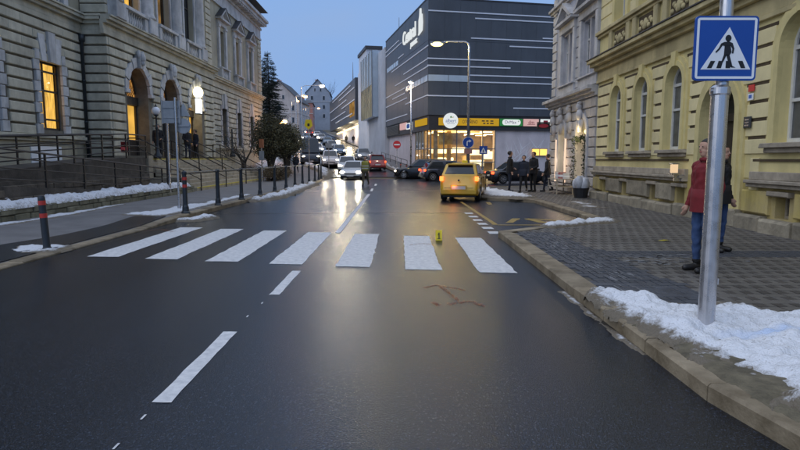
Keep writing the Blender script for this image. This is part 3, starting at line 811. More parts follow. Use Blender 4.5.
# ================================================================== FACADE TOOLS
def op(c, w, zb, zt, arch=False, depth=0.35):
    """an opening: centre, width, bottom, top of the straight part (spring line when arched)"""
    return dict(a0=c-w/2, a1=c+w/2, c=c, r=w/2, zb=zb, zt=zt, arch=arch, top=zt+(w/2 if arch else 0), depth=depth)
def wall(name, F, a0, a1, z0, z1, ops, m, parent):
    mb = MB(F); NS = 12
    cuts = sorted(ops, key=lambda o: o['a0']); cur = a0
    for o in cuts:
        if o['a0'] > cur: mb.quad((cur, z0, 0), (o['a0'], z0, 0), (o['a0'], z1, 0), (cur, z1, 0))
        d = -o['depth']
        if o['zb'] > z0: mb.quad((o['a0'], z0, 0), (o['a1'], z0, 0), (o['a1'], o['zb'], 0), (o['a0'], o['zb'], 0))
        mb.quad((o['a0'], o['zb'], 0), (o['a1'], o['zb'], 0), (o['a1'], o['zb'], d), (o['a0'], o['zb'], d))
        for a in (o['a0'], o['a1']): mb.quad((a, o['zb'], 0), (a, o['zt'], 0), (a, o['zt'], d), (a, o['zb'], d))
        if o['arch']:
            P = [(o['c']-o['r']*math.cos(math.pi*i/NS), o['zt']+o['r']*math.sin(math.pi*i/NS)) for i in range(NS+1)]
            for (xa, za), (xb, zb_) in zip(P[:-1], P[1:]):
                mb.quad((xa, za, 0), (xb, zb_, 0), (xb, z1, 0), (xa, z1, 0)); mb.quad((xa, za, 0), (xb, zb_, 0), (xb, zb_, d), (xa, za, d))
        else:
            mb.quad((o['a0'], o['zt'], 0), (o['a1'], o['zt'], 0), (o['a1'], z1, 0), (o['a0'], z1, 0)); mb.quad((o['a0'], o['zt'], 0), (o['a1'], o['zt'], 0), (o['a1'], o['zt'], d), (o['a0'], o['zt'], d))
        cur = o['a1']
    if a1 > cur: mb.quad((cur, z0, 0), (a1, z0, 0), (a1, z1, 0), (cur, z1, 0))
    return obj(name, mb, m, parent)
def free_spans(a0, a1, z, ops, mar):
    """the stretches of a course at height z that no opening cuts; mar = margin round the opening"""
    sp = [(a0, a1)]
    for o in ops:
        if z < o['zb']-mar or z > o['top']+mar: continue
        if o['arch'] and z > o['zt']:
            rr = (o['r']+mar)**2-(z-o['zt'])**2
            if rr <= 0: continue
            h = math.sqrt(rr)
        else: h = o['r']+mar
        lo, hi = o['c']-h, o['c']+h; new = []
        for s, e in sp:
            if hi <= s or lo >= e: new.append((s, e)); continue
            if lo > s: new.append((s, lo))
            if hi < e: new.append((hi, e))
        sp = new
    return [(s, e) for s, e in sp if e-s > 0.12]
def courses(F, a0, a1, z0, z1, pitch, gap, ops, mar, o0, o1, m, parent, maxlen=1.4, name='stone', c=0.025, vjoint=0.012):
    z = z0; row = 0
    while z+pitch <= z1+0.02:
        zm = z+pitch*0.35
        for s, e in free_spans(a0, a1, zm, ops, mar):
            n = max(1, math.ceil((e-s)/maxlen)); L = (e-s)/n
            cut = [s+L*i for i in range(n+1)]
            if n > 1 and row % 2:
                cut = [s]+[s+L*(i+0.5) for i in range(n)]+[e]
            for p, q in zip(cut[:-1], cut[1:]):
                g0 = 0 if p == s else vjoint/2; g1 = 0 if q == e else vjoint/2
                block(name, F, round(p+g0, 2), round(q-g1, 2), z, z+pitch-gap, o0, o1, m, parent, c)
        z += pitch; row += 1
def window(F, o, parent, frame_m, pane_m, curtain=None, mull=(0.5,), trans=(0.68,), fw=0.06, label=None, panes=True, name='window'):
    """fills an opening: a frame part, its panes and what hangs behind them"""
    d = -o['depth']; mb = MB(F); a0, a1, zb, zt = o['a0'], o['a1'], o['zb'], o['zt']; W = a1-a0; H = zt-zb
    mb.box(a0, a0+fw, zb, zt, d, d+0.07); mb.box(a1-fw, a1, zb, zt, d, d+0.07)
    mb.box(a0+fw, a1-fw, zb, zb+fw*1.3, d, d+0.07)
    if not o['arch']: mb.box(a0+fw, a1-fw, zt-fw, zt, d, d+0.07)
    else:
        mb.arc(o['c'], zt, o['r']-fw, o['r'], d, d+0.07, 12); mb.box(a0+fw, a1-fw, zt-fw*0.6, zt+fw*0.6, d, d+0.07)
    for t in mull: mb.box(a0+W*t-fw*0.45, a0+W*t+fw*0.45, zb+fw*1.3, zt-fw*0.6, d+0.004, d+0.062)
    for t in trans: mb.box(a0+fw, a1-fw, zb+H*t-fw*0.5, zb+H*t+fw*0.5, d+0.008, d+0.075)
    if o['arch']: mb.box(o['c']-fw*0.3, o['c']+fw*0.3, zt+fw*0.6, o['top']-fw, d+0.004, d+0.05)
    w = obj(name, mb, frame_m, parent)
    if label: w['label'] = label
    xs = [a0+fw]+[a0+W*t for t in mull]+[a1-fw]; zs = [zb+fw]+[zb+H*t for t in trans]+[zt-fw*0.5]
    for i in range(len(xs)-1):
        for j in range(len(zs)-1):
            mb = MB(F); mb.quad((xs[i], zs[j], d+0.03), (xs[i+1], zs[j], d+0.03), (xs[i+1], zs[j+1], d+0.03), (xs[i], zs[j+1], d+0.03)); obj('pane', mb, pane_m, w)
    if o['arch']:
        mb = MB(F); pts = [(o['c']+(o['r']-fw*0.5)*math.cos(math.pi*i/12), zt+(o['r']-fw*0.5)*math.sin(math.pi*i/12), d+0.03) for i in range(13)]
        mb.quad(*pts); obj('pane', mb, pane_m, w)
    if curtain is not None:
        mb = MB(F); n = 22; k = 0
        top = o['top']
        for i in range(n+1):
            a = a0-0.05+(W+0.1)*i/n; oo = d-0.16+0.035*math.sin(i*2.1)+rnd.uniform(-.01, .01)
            mb.v += [F.p(a, zb, oo), F.p(a, top, oo)]
        for i in range(n): mb.f.append((2*i, 2*i+2, 2*i+3, 2*i+1))
        obj('curtain', mb, curtain, w)
    return w
def stack(mb, a0, a1, steps):
    """a cornice as stacked boxes (z0, z1, projection), each standing proud of the one below"""
    for z0, z1, o1 in steps: mb.box(a0, a1, z0, z1, -0.05, o1, 0.012)

# ================================================================== LEFT: TOWN HALL-LIKE BUILDING
LB = thing('civic_building', 'large beige public building with rusticated walls and arched doors on the left', 'building', (-14.1, 33, 0))
FW = Frame((-14.1, 0), (0, 1), (1, 0)); FA = Frame((-13.0, 0), (0, 1), (1, 0))
FS = Frame((-14.1, 26.4), (1, 0), (0, -1))          # the short return facing the camera
Z1 = 16.0
wc_near = [8.4, 12.25, 16.1, 19.97, 23.85]; wc_far = [47.1, 51.4, 55.7]; arches = [29.3, 33.35, 37.45]
lo_w = [op(c, 1.5, 2.75, 5.45, depth=0.20) for c in wc_near]; lo_f = [op(c, 1.35, 2.75, 5.6, depth=0.38) for c in wc_far]
up_w = [op(c, 1.35, 8.75, 11.6, depth=0.40) for c in wc_near]; up_f = [op(c, 1.35, 8.75, 11.6, depth=0.40) for c in wc_far]
ar = [op(c, 2.35, 1.62, 4.9, True, depth=0.75) for c in arches]; ubay = [29.0, 32.9, 36.8]; up_a = [op(c, 1.7, 8.7, 12.2, depth=0.36) for c in ubay]
wall('wall', FW, 6, 26.4, 2.4, 7.15, lo_w, M['joint_shade'], LB); wall('wall', FW, 6, 26.4, 0, 2.4, [], M['wall_beige'], LB); wall('wall', FW, 6, 26.4, 7.15, Z1, up_w, M['wall_beige'], LB)
wall('wall', FA, 26.4, 40.9, 0, 7.15, ar, M['joint_shade'], LB); wall('wall', FA, 26.4, 40.9, 7.15, Z1, up_a, M['wall_beige'], LB)
wall('wall', FW, 40.9, 60, 2.4, 7.15, lo_f, M['joint_shade'], LB); wall('wall', FW, 40.9, 60, 0, 2.4, [], M['wall_beige'], LB); wall('wall', FW, 40.9, 60, 7.15, Z1, up_f, M['wall_beige'], LB)
mb = MB(FS); mb.quad((0, 0, 0), (1.1, 0, 0), (1.1, Z1, 0), (0, Z1, 0)); obj('wall', mb, M['joint_shade'], LB); mb = MB(FS); mb.quad((0, 0, -14.5), (1.1, 0, -14.5), (1.1, Z1, -14.5), (0, Z1, -14.5)); obj('wall', mb, M['wall_beige'], LB)
mb = MB(); mb.box(-30, -14.1, 0, Z1, 59.9, 60.02); mb.box(-30, -14.1, 0, Z1, 5.9, 6.02); mb.box(-30, -29.8, 0, Z1, 6, 60)
obj('wall', mb, M['wall_beige'], LB)
mb = MB(); mb.box(-29.8, -15.3, 0, Z1-0.1, 6.2, 59.8); obj('inner_core', mb, M['dark_wood'], LB)
# roof
mb = MB()
mb.raw([(-13.3, 5.6, 16.2), (-13.3, 60.6, 16.2), (-30, 60.6, 16.2), (-30, 5.6, 16.2), (-17, 9, 18.6), (-17, 57, 18.6), (-27, 57, 18.6), (-27, 9, 18.6)],
       [(0, 1, 2, 3), (0, 1, 5, 4), (1, 2, 6, 5), (2, 3, 7, 6), (3, 0, 4, 7), (4, 5, 6, 7)])
obj('roof', mb, M['roof_tile'], LB)
# cornices, sill band, base, entablature (parts run the length of each section)
for F, a0, a1, e in ((FW, 5.9, 26.38, 0), (FA, 26.0, 41.3, 1), (FW, 40.92, 60.15, 0)):
    mb = MB(F); stack(mb, a0, a1, [(7.05, 7.25, 0.12), (7.25, 7.5, 0.10), (7.5, 7.64, 0.26), (7.64, 7.78, 0.40), (7.78, 7.86, 0.46)]); obj('string_cornice', mb, M['stone_beige'], LB)
    mb = MB(F); stack(mb, a0, a1, [(13.4, 13.6, 0.14), (13.6, 14.4, 0.06), (14.4, 14.6, 0.2), (14.78, 15.05, 0.72), (15.05, 15.3, 0.9)]); obj('main_cornice', mb, M['trim_pale'], LB)
    n = int((a1-a0)/0.55)
    mb = MB(F)
    for i in range(n): mb.box(a0+0.15+i*0.55, a0+0.41+i*0.55, 14.6, 14.775, 0.0, 0.66)
    obj('dentil_row', mb, M['trim_pale'], LB)
    if not e:
        mb = MB(F); stack(mb, a0, a1, [(2.3, 2.42, 0.10), (2.42, 2.55, 0.2)]); obj('sill_band', mb, M['stone_beige'], LB)
        mb = MB(F); mb.box(a0, a1, 0, 0.9, 0, 0.16, 0.03); obj('base_course', mb, M['plinth'], LB)
mb = MB(FS); stack(mb, -0.03, 1.1, [(7.05, 7.25, 0.12), (7.25, 7.5, 0.10), (7.5, 7.64, 0.26), (7.64, 7.78, 0.40), (7.78, 7.86, 0.44)]); obj('string_cornice', mb, M['stone_beige'], LB)
for a0, a1 in ((27.0, 29.0), (32, 34.8), (38, 40), (55.5, 58.5), (48, 50)):
    mb = MB(FA if a0 < 41 else FW); mb.box(a0, a1, 15.3, 16.6, -0.5, 0.0, 0.04); mb.box(a0-.1, a1+.1, 16.6, 16.8, -0.6, 0.1, 0.03); obj('attic_block', mb, M['trim_dark'], LB)
# rusticated ground storey
SO = 0.10
win_blk = [dict(o, r=o['r']+0.42) for o in lo_w]; win_blkf = [dict(o, r=o['r']+0.36) for o in lo_f]
for o in win_blk+win_blkf: o['top'] = o['zt']+0.05
courses(FW, 18.0, 26.2, 2.555, 7.05, 0.41, 0.085, win_blk, 0.06, 0, SO, M['stone_beige'], LB, 1.5, vjoint=.006)
courses(FA, 26.42, 40.88, 1.72, 7.05, 0.41, 0.085, ar, 0.42, 0, SO+0.02, M['stone_beige'], LB, 1.6, vjoint=.006)
courses(FS, 0.05, 1.18, 1.72, 7.05, 0.41, 0.085, [], 0, 0, SO+0.0, M['stone_beige'], LB, 1.3)
courses(FW, 41.0, 60.0, 2.555, 7.05, 0.41, 0.085, win_blkf, 0.06, 0, SO, M['stone_beige'], LB, 1.6, vjoint=.006)
# window surrounds: alternating quoins, three wedge keystones
for F, o in [(FW, q) for q in lo_w[3:]]+[(FW, q) for q in lo_f]:
    z = 2.58; i = 0
    while z < o['zt']+0.1:
        w = 0.40 if i % 2 == 0 else 0.26
        for sgn in (-1, 1):
            a = o['c']+sgn*o['r']; p, q = (a-w, a-0.0) if sgn < 0 else (a+0.0, a+w)
            block('quoin', F, round(p, 2), round(q, 2), z, z+0.385, 0, 0.11+0.015*(i % 2), M['trim_pale'], LB)
        z += 0.41; i += 1
    for dx, w0, w1, h0, h1, oo in ((0, .17, .24, -.02, 1.15, .2), (-.46, .15, .21, -.02, 1.0, .13), (.46, .15, .21, -.02, 1.0, .13)):
        sl = dx*0.28
        mb = MB(F); mb.prism([(o['c']+dx-w0, o['zt']+h0), (o['c']+dx+w0, o['zt']+h0), (o['c']+dx+sl+w1, o['zt']+h1), (o['c']+dx+sl-w1, o['zt']+h1)], 0, oo); obj('keystone', mb, M['trim_pale'], LB)
for i, o in enumerate(lo_w): 
    if i < 3: continue
    window(FW, o, LB, M['dark_wood'], M['clear_glass'] if i == 4 else M['dark_glass'], M['curtain_lit'] if i == 4 else None, mull=(0.36,) if i == 4 else (0.5,), trans=(0.16, 0.58, 0.86), fw=0.075, label='tall window lit yellow from inside' if i == 4 else None)
for o in lo_f: window(FW, o, LB, M['dark_wood'], M['dark_glass'], mull=(0.5,), trans=(0.62,), fw=0.07)
# upper storey of the wings: framed windows under triangular pediments, balusters beneath
for i, (F, o) in enumerate([(FW, q) for q in up_w[3:]]+[(FW, q) for q in up_f]):
    lit = (i == 3)
    window(F, o, LB, M['dark_wood'], M['clear_glass'] if lit else M['dark_glass'], M['curtain_dim'] if lit else None, trans=(0.6,), fw=0.07)
    mb = MB(F)
    for sgn in (-1, 1):
        a = o['c']+sgn*(o['r']+0.22); mb.box(a-0.2, a+0.2, 8.6, 11.75, 0, 0.16, 0.02); mb.box(a-0.24, a+0.24, 11.75, 11.95, 0, 0.22, 0.02)
    mb.box(o['c']-1.15, o['c']+1.15, 11.95, 12.3, 0, 0.15, 0.02); obj('window_surround', mb, M['trim_pale'], LB)
    mb = MB(F); c = o['c']; mb.box(c-1.32, c+1.32, 12.3, 12.45, 0, 0.42)
    mb.prism([(c-1.1, 12.45), (c+1.1, 12.45), (c, 13.15)], 0, 0.12); 
    mb.prism([(c-1.34, 12.45), (c-1.0, 12.45), (c, 13.12), (c, 13.32)], 0, 0.44); mb.prism([(c+1.34, 12.45), (c+1.0, 12.45), (c, 13.12), (c, 13.32)], 0, 0.437); obj('pediment', mb, M['trim_pale'], LB)
    mb = MB(F); mb.prism([(c-1.40, 12.46), (c-1.34, 12.46), (c, 13.325), (c, 13.36)], -0.02, 0.48); mb.prism([(c+1.40, 12.46), (c+1.34, 12.46), (c, 13.325), (c, 13.36)], -0.02, 0.477); obj('pediment_flashing', mb, M['roof_tile'], LB)
    mb = MB(F)
    for sgn in (-1, 1): mb.box(c+sgn*0.95-0.16, c+sgn*0.95+0.16, 7.86, 8.6, 0, 0.34, 0.02)
    mb.box(c-1.2, c+1.2, 8.6, 8.72, -0.02, 0.38, 0.02); obj('balustrade_rail', mb, M['trim_pale'], LB)
    for k in range(6):
        mb = MB(); a = c-0.62+k*0.25; q = F.p(a, 7.86, 0.18); mb.lathe([(.07, 0), (.05, .1), (.09, .3), (.045, .55), (.07, .74)], q, 8); obj('baluster', mb, M['trim_pale'], LB, smooth=True)
for a0 in (41.1, 58.8):
    courses(FW, a0, a0+1.15, 8.0, 13.4, 0.41, 0.055, [], 0, 0, 0.12, M['stone_beige'], LB, 1.3, 'quoin')
courses(FA, 26.42, 27.5, 8.0, 13.4, 0.41, 0.055, [], 0, 0, 0.09, M['stone_beige'], LB, 1.3, 'quoin'); courses(FS, 0.05, 1.18, 8.0, 13.4, 0.41, 0.055, [], 0, 0, 0.07, M['stone_beige'], LB, 1.3, 'quoin')
courses(FA, 39.85, 40.88, 8.0, 13.4, 0.41, 0.055, [], 0, 0, 0.09, M['stone_beige'], LB, 1.3, 'quoin')
# central block, upper storey: half columns, loggia windows and balustrades
for i, (o, c) in enumerate(zip(up_a, ubay)):
    lit = i == 0
    window(FA, o, LB, M['dark_wood'], M['clear_glass'] if i < 2 else M['dark_glass'], (M['curtain_lit'], M['curtain_dim'], None)[i], trans=(0.62,), fw=0.08, label='upper window lit yellow from inside' if lit else None)
    mb = MB(FA); mb.box(c-1.5, c+1.0, 8.5, 8.66, -0.02, 0.46, 0.02)
    for sgn in (-1.3, 0.82): mb.box(c+sgn-0.16, c+sgn+0.16, 7.86, 8.5, 0, 0.4, 0.02)
    obj('balustrade_rail', mb, M['trim_pale'], LB)
    for k in range(7):
        mb = MB(); q = FA.p(c-0.98+k*0.24, 7.86, 0.24); mb.lathe([(.075, 0), (.05, .08), (.10, .26), (.045, .5), (.075, .64)], q, 8); obj('baluster', mb, M['trim_pale'], LB, smooth=True)
    mb = MB(FA); mb.arc(c, 12.2, 0.86, 1.05, 0, 0.10, 12, 0, math.pi); mb.box(c-1.05, c-0.86, 8.67, 12.2, 0, 0.09, 0.02); mb.box(c+0.86, c+1.0, 8.67, 12.2, 0, 0.09, 0.02); obj('window_surround', mb, M['trim_pale'], LB)
for a in (27.0, 30.5, 34.4, 38.3):
    mb = MB(FA); mb.box(a-0.47, a+0.47, 7.865, 8.62, 0, 0.50, 0.03); obj('pedestal', mb, M['trim_pale'], LB)
    mb = MB(); mb.lathe([(.50, 0), (.50, .12), (.43, .22), (.42, .3), (.37, 4.0), (.40, 4.05), (.46, 4.3), (.52, 4.6), (.52, 4.75)], FA.p(a, 8.62, 0.05), 20); obj('column', mb, M['trim_pale'], LB, smooth=True)
# arches: voussoirs, carved keystone, door with fanlight
for i, (o, c) in enumerate(zip(ar, arches)):
    R0 = o['r']
    NV = 9
    for k in range(NV):
        if k == NV//2: continue
        t0 = math.pi*k/NV+0.015; t1 = math.pi*(k+1)/NV-0.015
        mb = MB(FA); mb.arc(c, o['zt'], R0, R0+(0.46 if k % 2 else 0.36), 0, 0.13+0.03*(k % 2), 3, t0, t1); obj('voussoir', mb, M['trim_pale'], LB)
    mb = MB(FA); mb.prism([(c-0.17, 6.02), (c+0.17, 6.02), (c+0.24, 6.8), (c-0.24, 6.8)], 0, 0.30)
    mb.ball(FA.p(c, 6.52, 0.34), (0.15, 0.17, 0.24), 10, 8); mb.ball(FA.p(c, 6.3, 0.34), (0.12, 0.13, 0.15), 8, 6); mb.ball(FA.p(c-.22, 6.7, 0.24), (0.1, 0.12, 0.2), 8, 6); mb.ball(FA.p(c+.22, 6.7, 0.24), (0.1, 0.12, 0.2), 8, 6)
    obj('carved_keystone', mb, M['trim_pale'], LB)
    d = -o['depth']; mb = MB(FA)
    mb.box(o['a0'], o['a0']+0.12, 1.62, 4.3, d, d+0.14); mb.box(o['a1']-0.12, o['a1'], 1.62, 4.3, d, d+0.14); mb.box(o['a0'], o['a1'], 4.3, 4.72, d, d+0.24)
    mb.box(c-0.06, c+0.06, 1.62, 4.3, d, d+0.12)
    for s in (-1, 1): mb.box(c+s*0.6-0.5, c+s*0.6+0.5, 1.62, 2.55, d, d+0.1)
    dr = obj('door', mb, M['dark_wood'], LB)
    for s in (-1, 1):
        mb = MB(FA); mb.quad((c+s*0.56-0.48, 2.56, d+0.05), (c+s*0.56+0.48, 2.56, d+0.05), (c+s*0.56+0.48, 4.28, d+0.05), (c+s*0.56-0.48, 4.28, d+0.05))
        obj('pane', mb, M['door_lit'] if (s < 0 or i != 1) else M['dark_glass'], dr)
    mb = MB(FA); pts = [(c+R0*math.cos(math.pi*k/14), 4.9+R0*math.sin(math.pi*k/14), d+0.05) for k in range(15)]; pts += [(c-R0, 4.7, d+0.05), (c+R0, 4.7, d+0.05)]
    mb.quad(*pts); fl = obj('fanlight', mb, M['fan_lit'], LB)
    mb = MB(FA)
    for k in range(-7, 8):
        for s in (1, -1):
            a, b = c+k*0.2, c+k*0.2+s*1.3; za, zb_ = 4.7, 6.0
            P = [(a+(b-a)*t/6, za+(zb_-za)*t/6) for t in range(7)]
            P = [q for q in P if (q[0]-c)**2+max(0, q[1]-4.9)**2 < (R0-0.02)**2]
            if len(P) > 1: mb.path([FA.p(P[0][0], P[0][1], d+0.07), FA.p(P[-1][0], P[-1][1], d+0.07)], 0.012, 4)
    mb.arc(c, 4.9, R0-0.09, R0, d, d+0.12, 14); obj('lattice', mb, M['dark_wood'], fl)
    for s in (-1, 1):
        mb = MB(FA); mb.box(c+s*(R0+0.21)-0.22, c+s*(R0+0.21)+0.22, 4.72, 4.90, 0, 0.2, 0.02); obj('impost', mb, M['trim_pale'], LB)
# drainpipe in the corner of wing and centre
mb = MB(); mb.path([(-13.93, 26.12, 0.3), (-13.93, 26.12, 6.7), (-13.93, 26.12, 6.75)], [0.07, 0.07, 0.12], 10); mb.tube((-13.93, 26.12, 6.7), (-13.93, 26.12, 7.0), 0.13, 0.15, 10)
for z in (1.4, 3.2, 5.0): mb.tube((-13.93, 26.12, z), (-13.93, 26.12, z+.06), 0.085, None, 10)
obj('drainpipe', mb, M['anthracite'], LB, smooth=True)
# pale notice panel on the plinth
mb = MB(FW); mb.box(22.3, 24.3, 1.15, 2.1, 0, 0.04); obj('notice_panel', mb, M['sign_sheet'], LB)
mb = MB(FA); mb.box(27.0, 27.8, 1.9, 2.4, 0.09, 0.12); obj('notice_panel', mb, M['ink_red'], LB)['label'] = 'dark red plate beside the first door'
# lit sign lantern in the third arch
t = thing('sign_lantern', 'glowing white box lantern hanging in the third arched doorway', 'lantern', FA.p(37.1, 4.4, 0.35))
mb = MB(FA); mb.box(36.8, 37.35, 4.45, 5.35, 0.24, 0.46, 0.03); obj('light_box', mb, emat('bluish_lit_box', (.80, .90, 1.0), 3.0), t)
mb = MB(); mb.ball(FA.p(37.1, 5.75, .33), (.30, .36, .36), 16, 10); obj('globe', mb, emat('warm_lit_globe', (1.0, .90, .55), 3.5), t, smooth=True)
mb = MB(FA); mb.box(37.05, 37.12, 5.36, 5.41, -0.7, 0.3); mb.box(36.76, 37.39, 4.40, 4.445, 0.2, 0.5); mb.box(36.76, 37.39, 5.355, 5.40, 0.2, 0.5); obj('bracket', mb, M['anthracite'], t)
def lamp(name, loc, energy, col, size=0.15, parent=None, spot=None, rot=None, blend=0.6):
    l = bpy.data.lights.new(name, 'SPOT' if spot else 'POINT'); l.energy = energy; l.color = col; l.shadow_soft_size = size
    if spot: l.spot_size = R(spot); l.spot_blend = blend
    o = bpy.data.objects.new(name, l); COL.objects.link(o); o.location = loc
    if rot: o.rotation_euler = rot
    return o
lamp('lantern_light', FA.p(37.1, 5.0, -0.3), 60, (1, 0.86, 0.55), 0.2)
# ================================================================== STAIRS, RAMP, RAILINGS
ST = thing('staircase', 'broad stone staircase with yellow painted edges leading up to the arched doors', 'staircase', (-11, 33, 0.12))
NST = 9; RUN = 0.31; RISE = (1.62-0.12)/NST
for i in range(NST):
    x1 = -9.4-RUN*i; y0, y1 = 26.9+0.0*i, 40.2
    n = 5; L = (y1-y0)/n
    for k in range(n):
        mb = MB(); mb.box(-12.98 if i == NST-1 else x1-RUN-0.05, x1, 0.12+RISE*i-(0.12 if i else 0.1)-0.05, 0.12+RISE*(i+1), y0+L*k+0.004, y0+L*(k+1)-0.004)
        # box is (a, z, o) in the identity frame: a = x, o = y
        bev(obj('step', mb, M['step_stone'], ST), 0.012, 1)
    if i in (0, NST-1):
        mb = MB(); mb.box(x1-0.10, x1+0.004, 0.12+RISE*(i+1)-0.05, 0.12+RISE*(i+1)+0.004, y0+.02, y1-.02); obj('painted_edge', mb, M['step_yellow'], ST)
mb = MB(); mb.box(-12.98, -12.2, 0.0, 1.42, 26.95, 40.1); mb.box(-12.2, -11.0, 0.0, 0.75, 26.95, 40.1); mb.box(-11.0, -10.0, 0.0, 0.3, 26.95, 40.1); obj('stair_core', mb, M['plinth'], ST)
for y0 in (26.35, 40.22):
    mb = MB(); mb.box(-12.95, -11.35, 0, 1.75, y0, y0+0.5, 0.03); mb.box(-11.35, -9.7, 0, 0.75, y0, y0+0.5, 0.03); obj('stair_cheek', mb, M['step_stone'], ST)
def railing(name, label, pts, h, parent_cat, rails=(1.0, 0.55), r=0.028, group=None, post_step=1.6, base=None, m='iron'):
    """posts and rails that follow a ground line of 3D points"""
    P = [Vector(p) for p in pts]
    t = thing(name, label, parent_cat, tuple(P[0]), 0, group)
    for fr_ in rails:
        mb = MB(); mb.path([p+Vector((0, 0, h*fr_)) for p in P], r if fr_ == 1.0 else r*0.7, 8); obj('rail', mb, M[m], t, smooth=True)
    for a, b in zip(P[:-1], P[1:]):
        n = max(1, round((b-a).length/post_step))
        for i in range(n+(1 if b == P[-1] else 0)):
            q = a.lerp(b, i/n); mb = MB(); mb.box(q.x-0.025, q.x+0.025, q.z-0.05, q.z+h-0.01, q.y-0.025, q.y+0.025); obj('post', mb, M[m], t)
    return t
LABS = ['nearest to the ramp', 'second from the ramp', 'third from the ramp', 'farthest from the ramp']
for i, y in enumerate((27.35, 31.3, 35.35, 39.7)):
    railing('stair_railing', 'brown iron handrail sloping down the stone stairs, ' + LABS[i], [(-12.7, y, 1.62), (-12.2, y, 1.62), (-9.35, y, 0.16)], 0.95, 'handrail', (1.0, 0.5), group='handrails on the stairs', post_step=1.5)
# ramp: two flights, folded back on each other
RP = thing('access_ramp', 'long concrete wheelchair ramp folded in two flights before the left building', 'ramp', (-11.5, 20, 0.1))
mb = MB()
mb.raw([(-9.85, 26.3, .12), (-11.3, 26.3, .12), (-11.3, 12.5, 1.05), (-9.85, 12.5, 1.05), (-9.85, 26.3, 0), (-11.3, 26.3, 0), (-11.3, 12.5, 0), (-9.85, 12.5, 0)], [(0, 1, 2, 3), (0, 3, 7, 4), (1, 2, 6, 5), (2, 3, 7, 6), (0, 1, 5, 4)])
obj('lower_flight', mb, M['plinth'], RP)
mb = MB()
mb.raw([(-11.45, 12.5, 1.05), (-12.9, 12.5, 1.05), (-12.9, 24.3, 1.66), (-11.45, 24.3, 1.66), (-11.45, 26.3, 1.66), (-12.9, 26.3, 1.66), (-11.45, 12.5, 0), (-11.45, 24.3, 0), (-11.45, 26.3, 0), (-12.9, 26.3, 0)],
       [(0, 1, 2, 3), (3, 2, 5, 4), (0, 3, 7, 6), (3, 4, 8, 7), (4, 5, 9, 8)])
obj('upper_flight', mb, M['plinth'], RP)
mb = MB(); mb.box(-11.5, -11.3, 0, 0.95, 10.9, 26.25); mb.box(-12.9, -9.85, 0, 1.05, 10.9, 12.5); obj('ramp_wall', mb, M['plinth'], RP)
mb = MB(); mb.box(-14.08, -12.92, 0, 1.0, 8, 26.3); obj('planted_strip', mb, M['earth'], RP)
for xf, y0, y1, zt in ((-11.3, 12.6, 26.2, lambda y: .93), (-9.85, 12.6, 24.0, lambda y: .12+.93*(26.3-y)/13.8-.06)):
    for row in range(5):
        y = y0+.3*(row % 2)
        while y < y1:
            l = rnd.uniform(.5, .95); z0 = .02+.205*row; e = min(y+l, y1)
            if z0+.19 < zt(e) and e-y > .2:
                mb = MB(Frame((xf, 0), (0, 1), (1, 0))); mb.box(y+.006, e-.006, z0, z0+.193, -.02, .05+rnd.uniform(-.015, .02), .015); obj('stone', mb, M['ramp_stone'], RP)
            y += l
railing('ramp_railing', 'brown iron railing along the front flight of the ramp, above the snowy wall', [(-9.9, 26.2, .14), (-9.9, 12.3, 1.06), (-9.9, 10.8, 1.06)], 0.95, 'railing', (1.0, 0.78, 0.5, 0.2), group='ramp railings', post_step=1.95)
railing('ramp_railing', 'brown iron railing along the middle of the ramp between its two flights', [(-11.38, 12.6, 1.08), (-11.38, 24.3, 1.68), (-11.38, 26.2, 1.68)], 0.95, 'railing', (1.0, 0.75, 0.5, 0.25), group='ramp railings', post_step=1.95)
railing('ramp_railing', 'brown iron railing at the back of the ramp close to the building', [(-12.85, 12.6, 1.08), (-12.85, 24.3, 1.68), (-12.85, 26.2, 1.68)], 0.95, 'railing', (1.0, 0.6), group='ramp railings', post_step=2.2)
# low wall of rough stones
SW = thing('stone_wall', 'low mossy stone retaining wall topped with snow before the ramp', 'wall', (-9.3, 18, 0.1))
for row in range(2):
    y = 9.0+0.2*row
    while y < 26.2:
        l = rnd.uniform(0.42, 0.72); z0 = 0.10+0.165*row
        mb = MB(Frame((-9.60, 0), (0, 1), (1, 0))); mb.box(y+.008, min(y+l, 26.3)-.008, z0, z0+0.158+rnd.uniform(-.01, .005), 0, 0.30+rnd.uniform(-.025, .02), 0.02)
        obj('stone', mb, M['wall_stone'], SW); y += l
mb = MB(); mb.box(-9.86, -9.55, 0, 0.43, 9, 26.25); obj('wall_core', mb, M['earth'], SW)
# globe lamp on the stairs
GL = thing('globe_lamp', 'old iron lamp post with white globe standing on the stairs', 'lamp post', (-11.75, 28.35, 1.62))
mb = MB(); mb.lathe([(.2, 0), (.2, .12), (.1, .3), (.07, .5), (.055, 1.4), (.08, 1.45), (.05, 1.55), (.04, 2.0), (.09, 2.05), (.13, 2.1)], (0, 0, 0), 12); obj('post', mb, M['anthracite'], GL, smooth=True, world=False)
mb = MB(); mb.ball((0, 0, 2.28), .20, 16, 10); obj('globe', mb, M['globe_dim'], GL, smooth=True, world=False)
mb = MB(); mb.lathe([(.08, 2.46), (.05, 2.52), (.015, 2.62)], (0, 0, 0), 10); obj('finial', mb, M['anthracite'], GL, world=False)
GL2 = thing('globe_lamp', 'dark iron lamp post without lit globe at the far end of the stairs', 'lamp post', (-11.6, 40.5, 1.75))
mb = MB(); mb.lathe([(.2, 0), (.2, .12), (.1, .4), (.07, .6), (.05, 1.8), (.07, 1.9)], (0, 0, 0), 12); obj('post', mb, M['anthracite'], GL2, smooth=True, world=False)
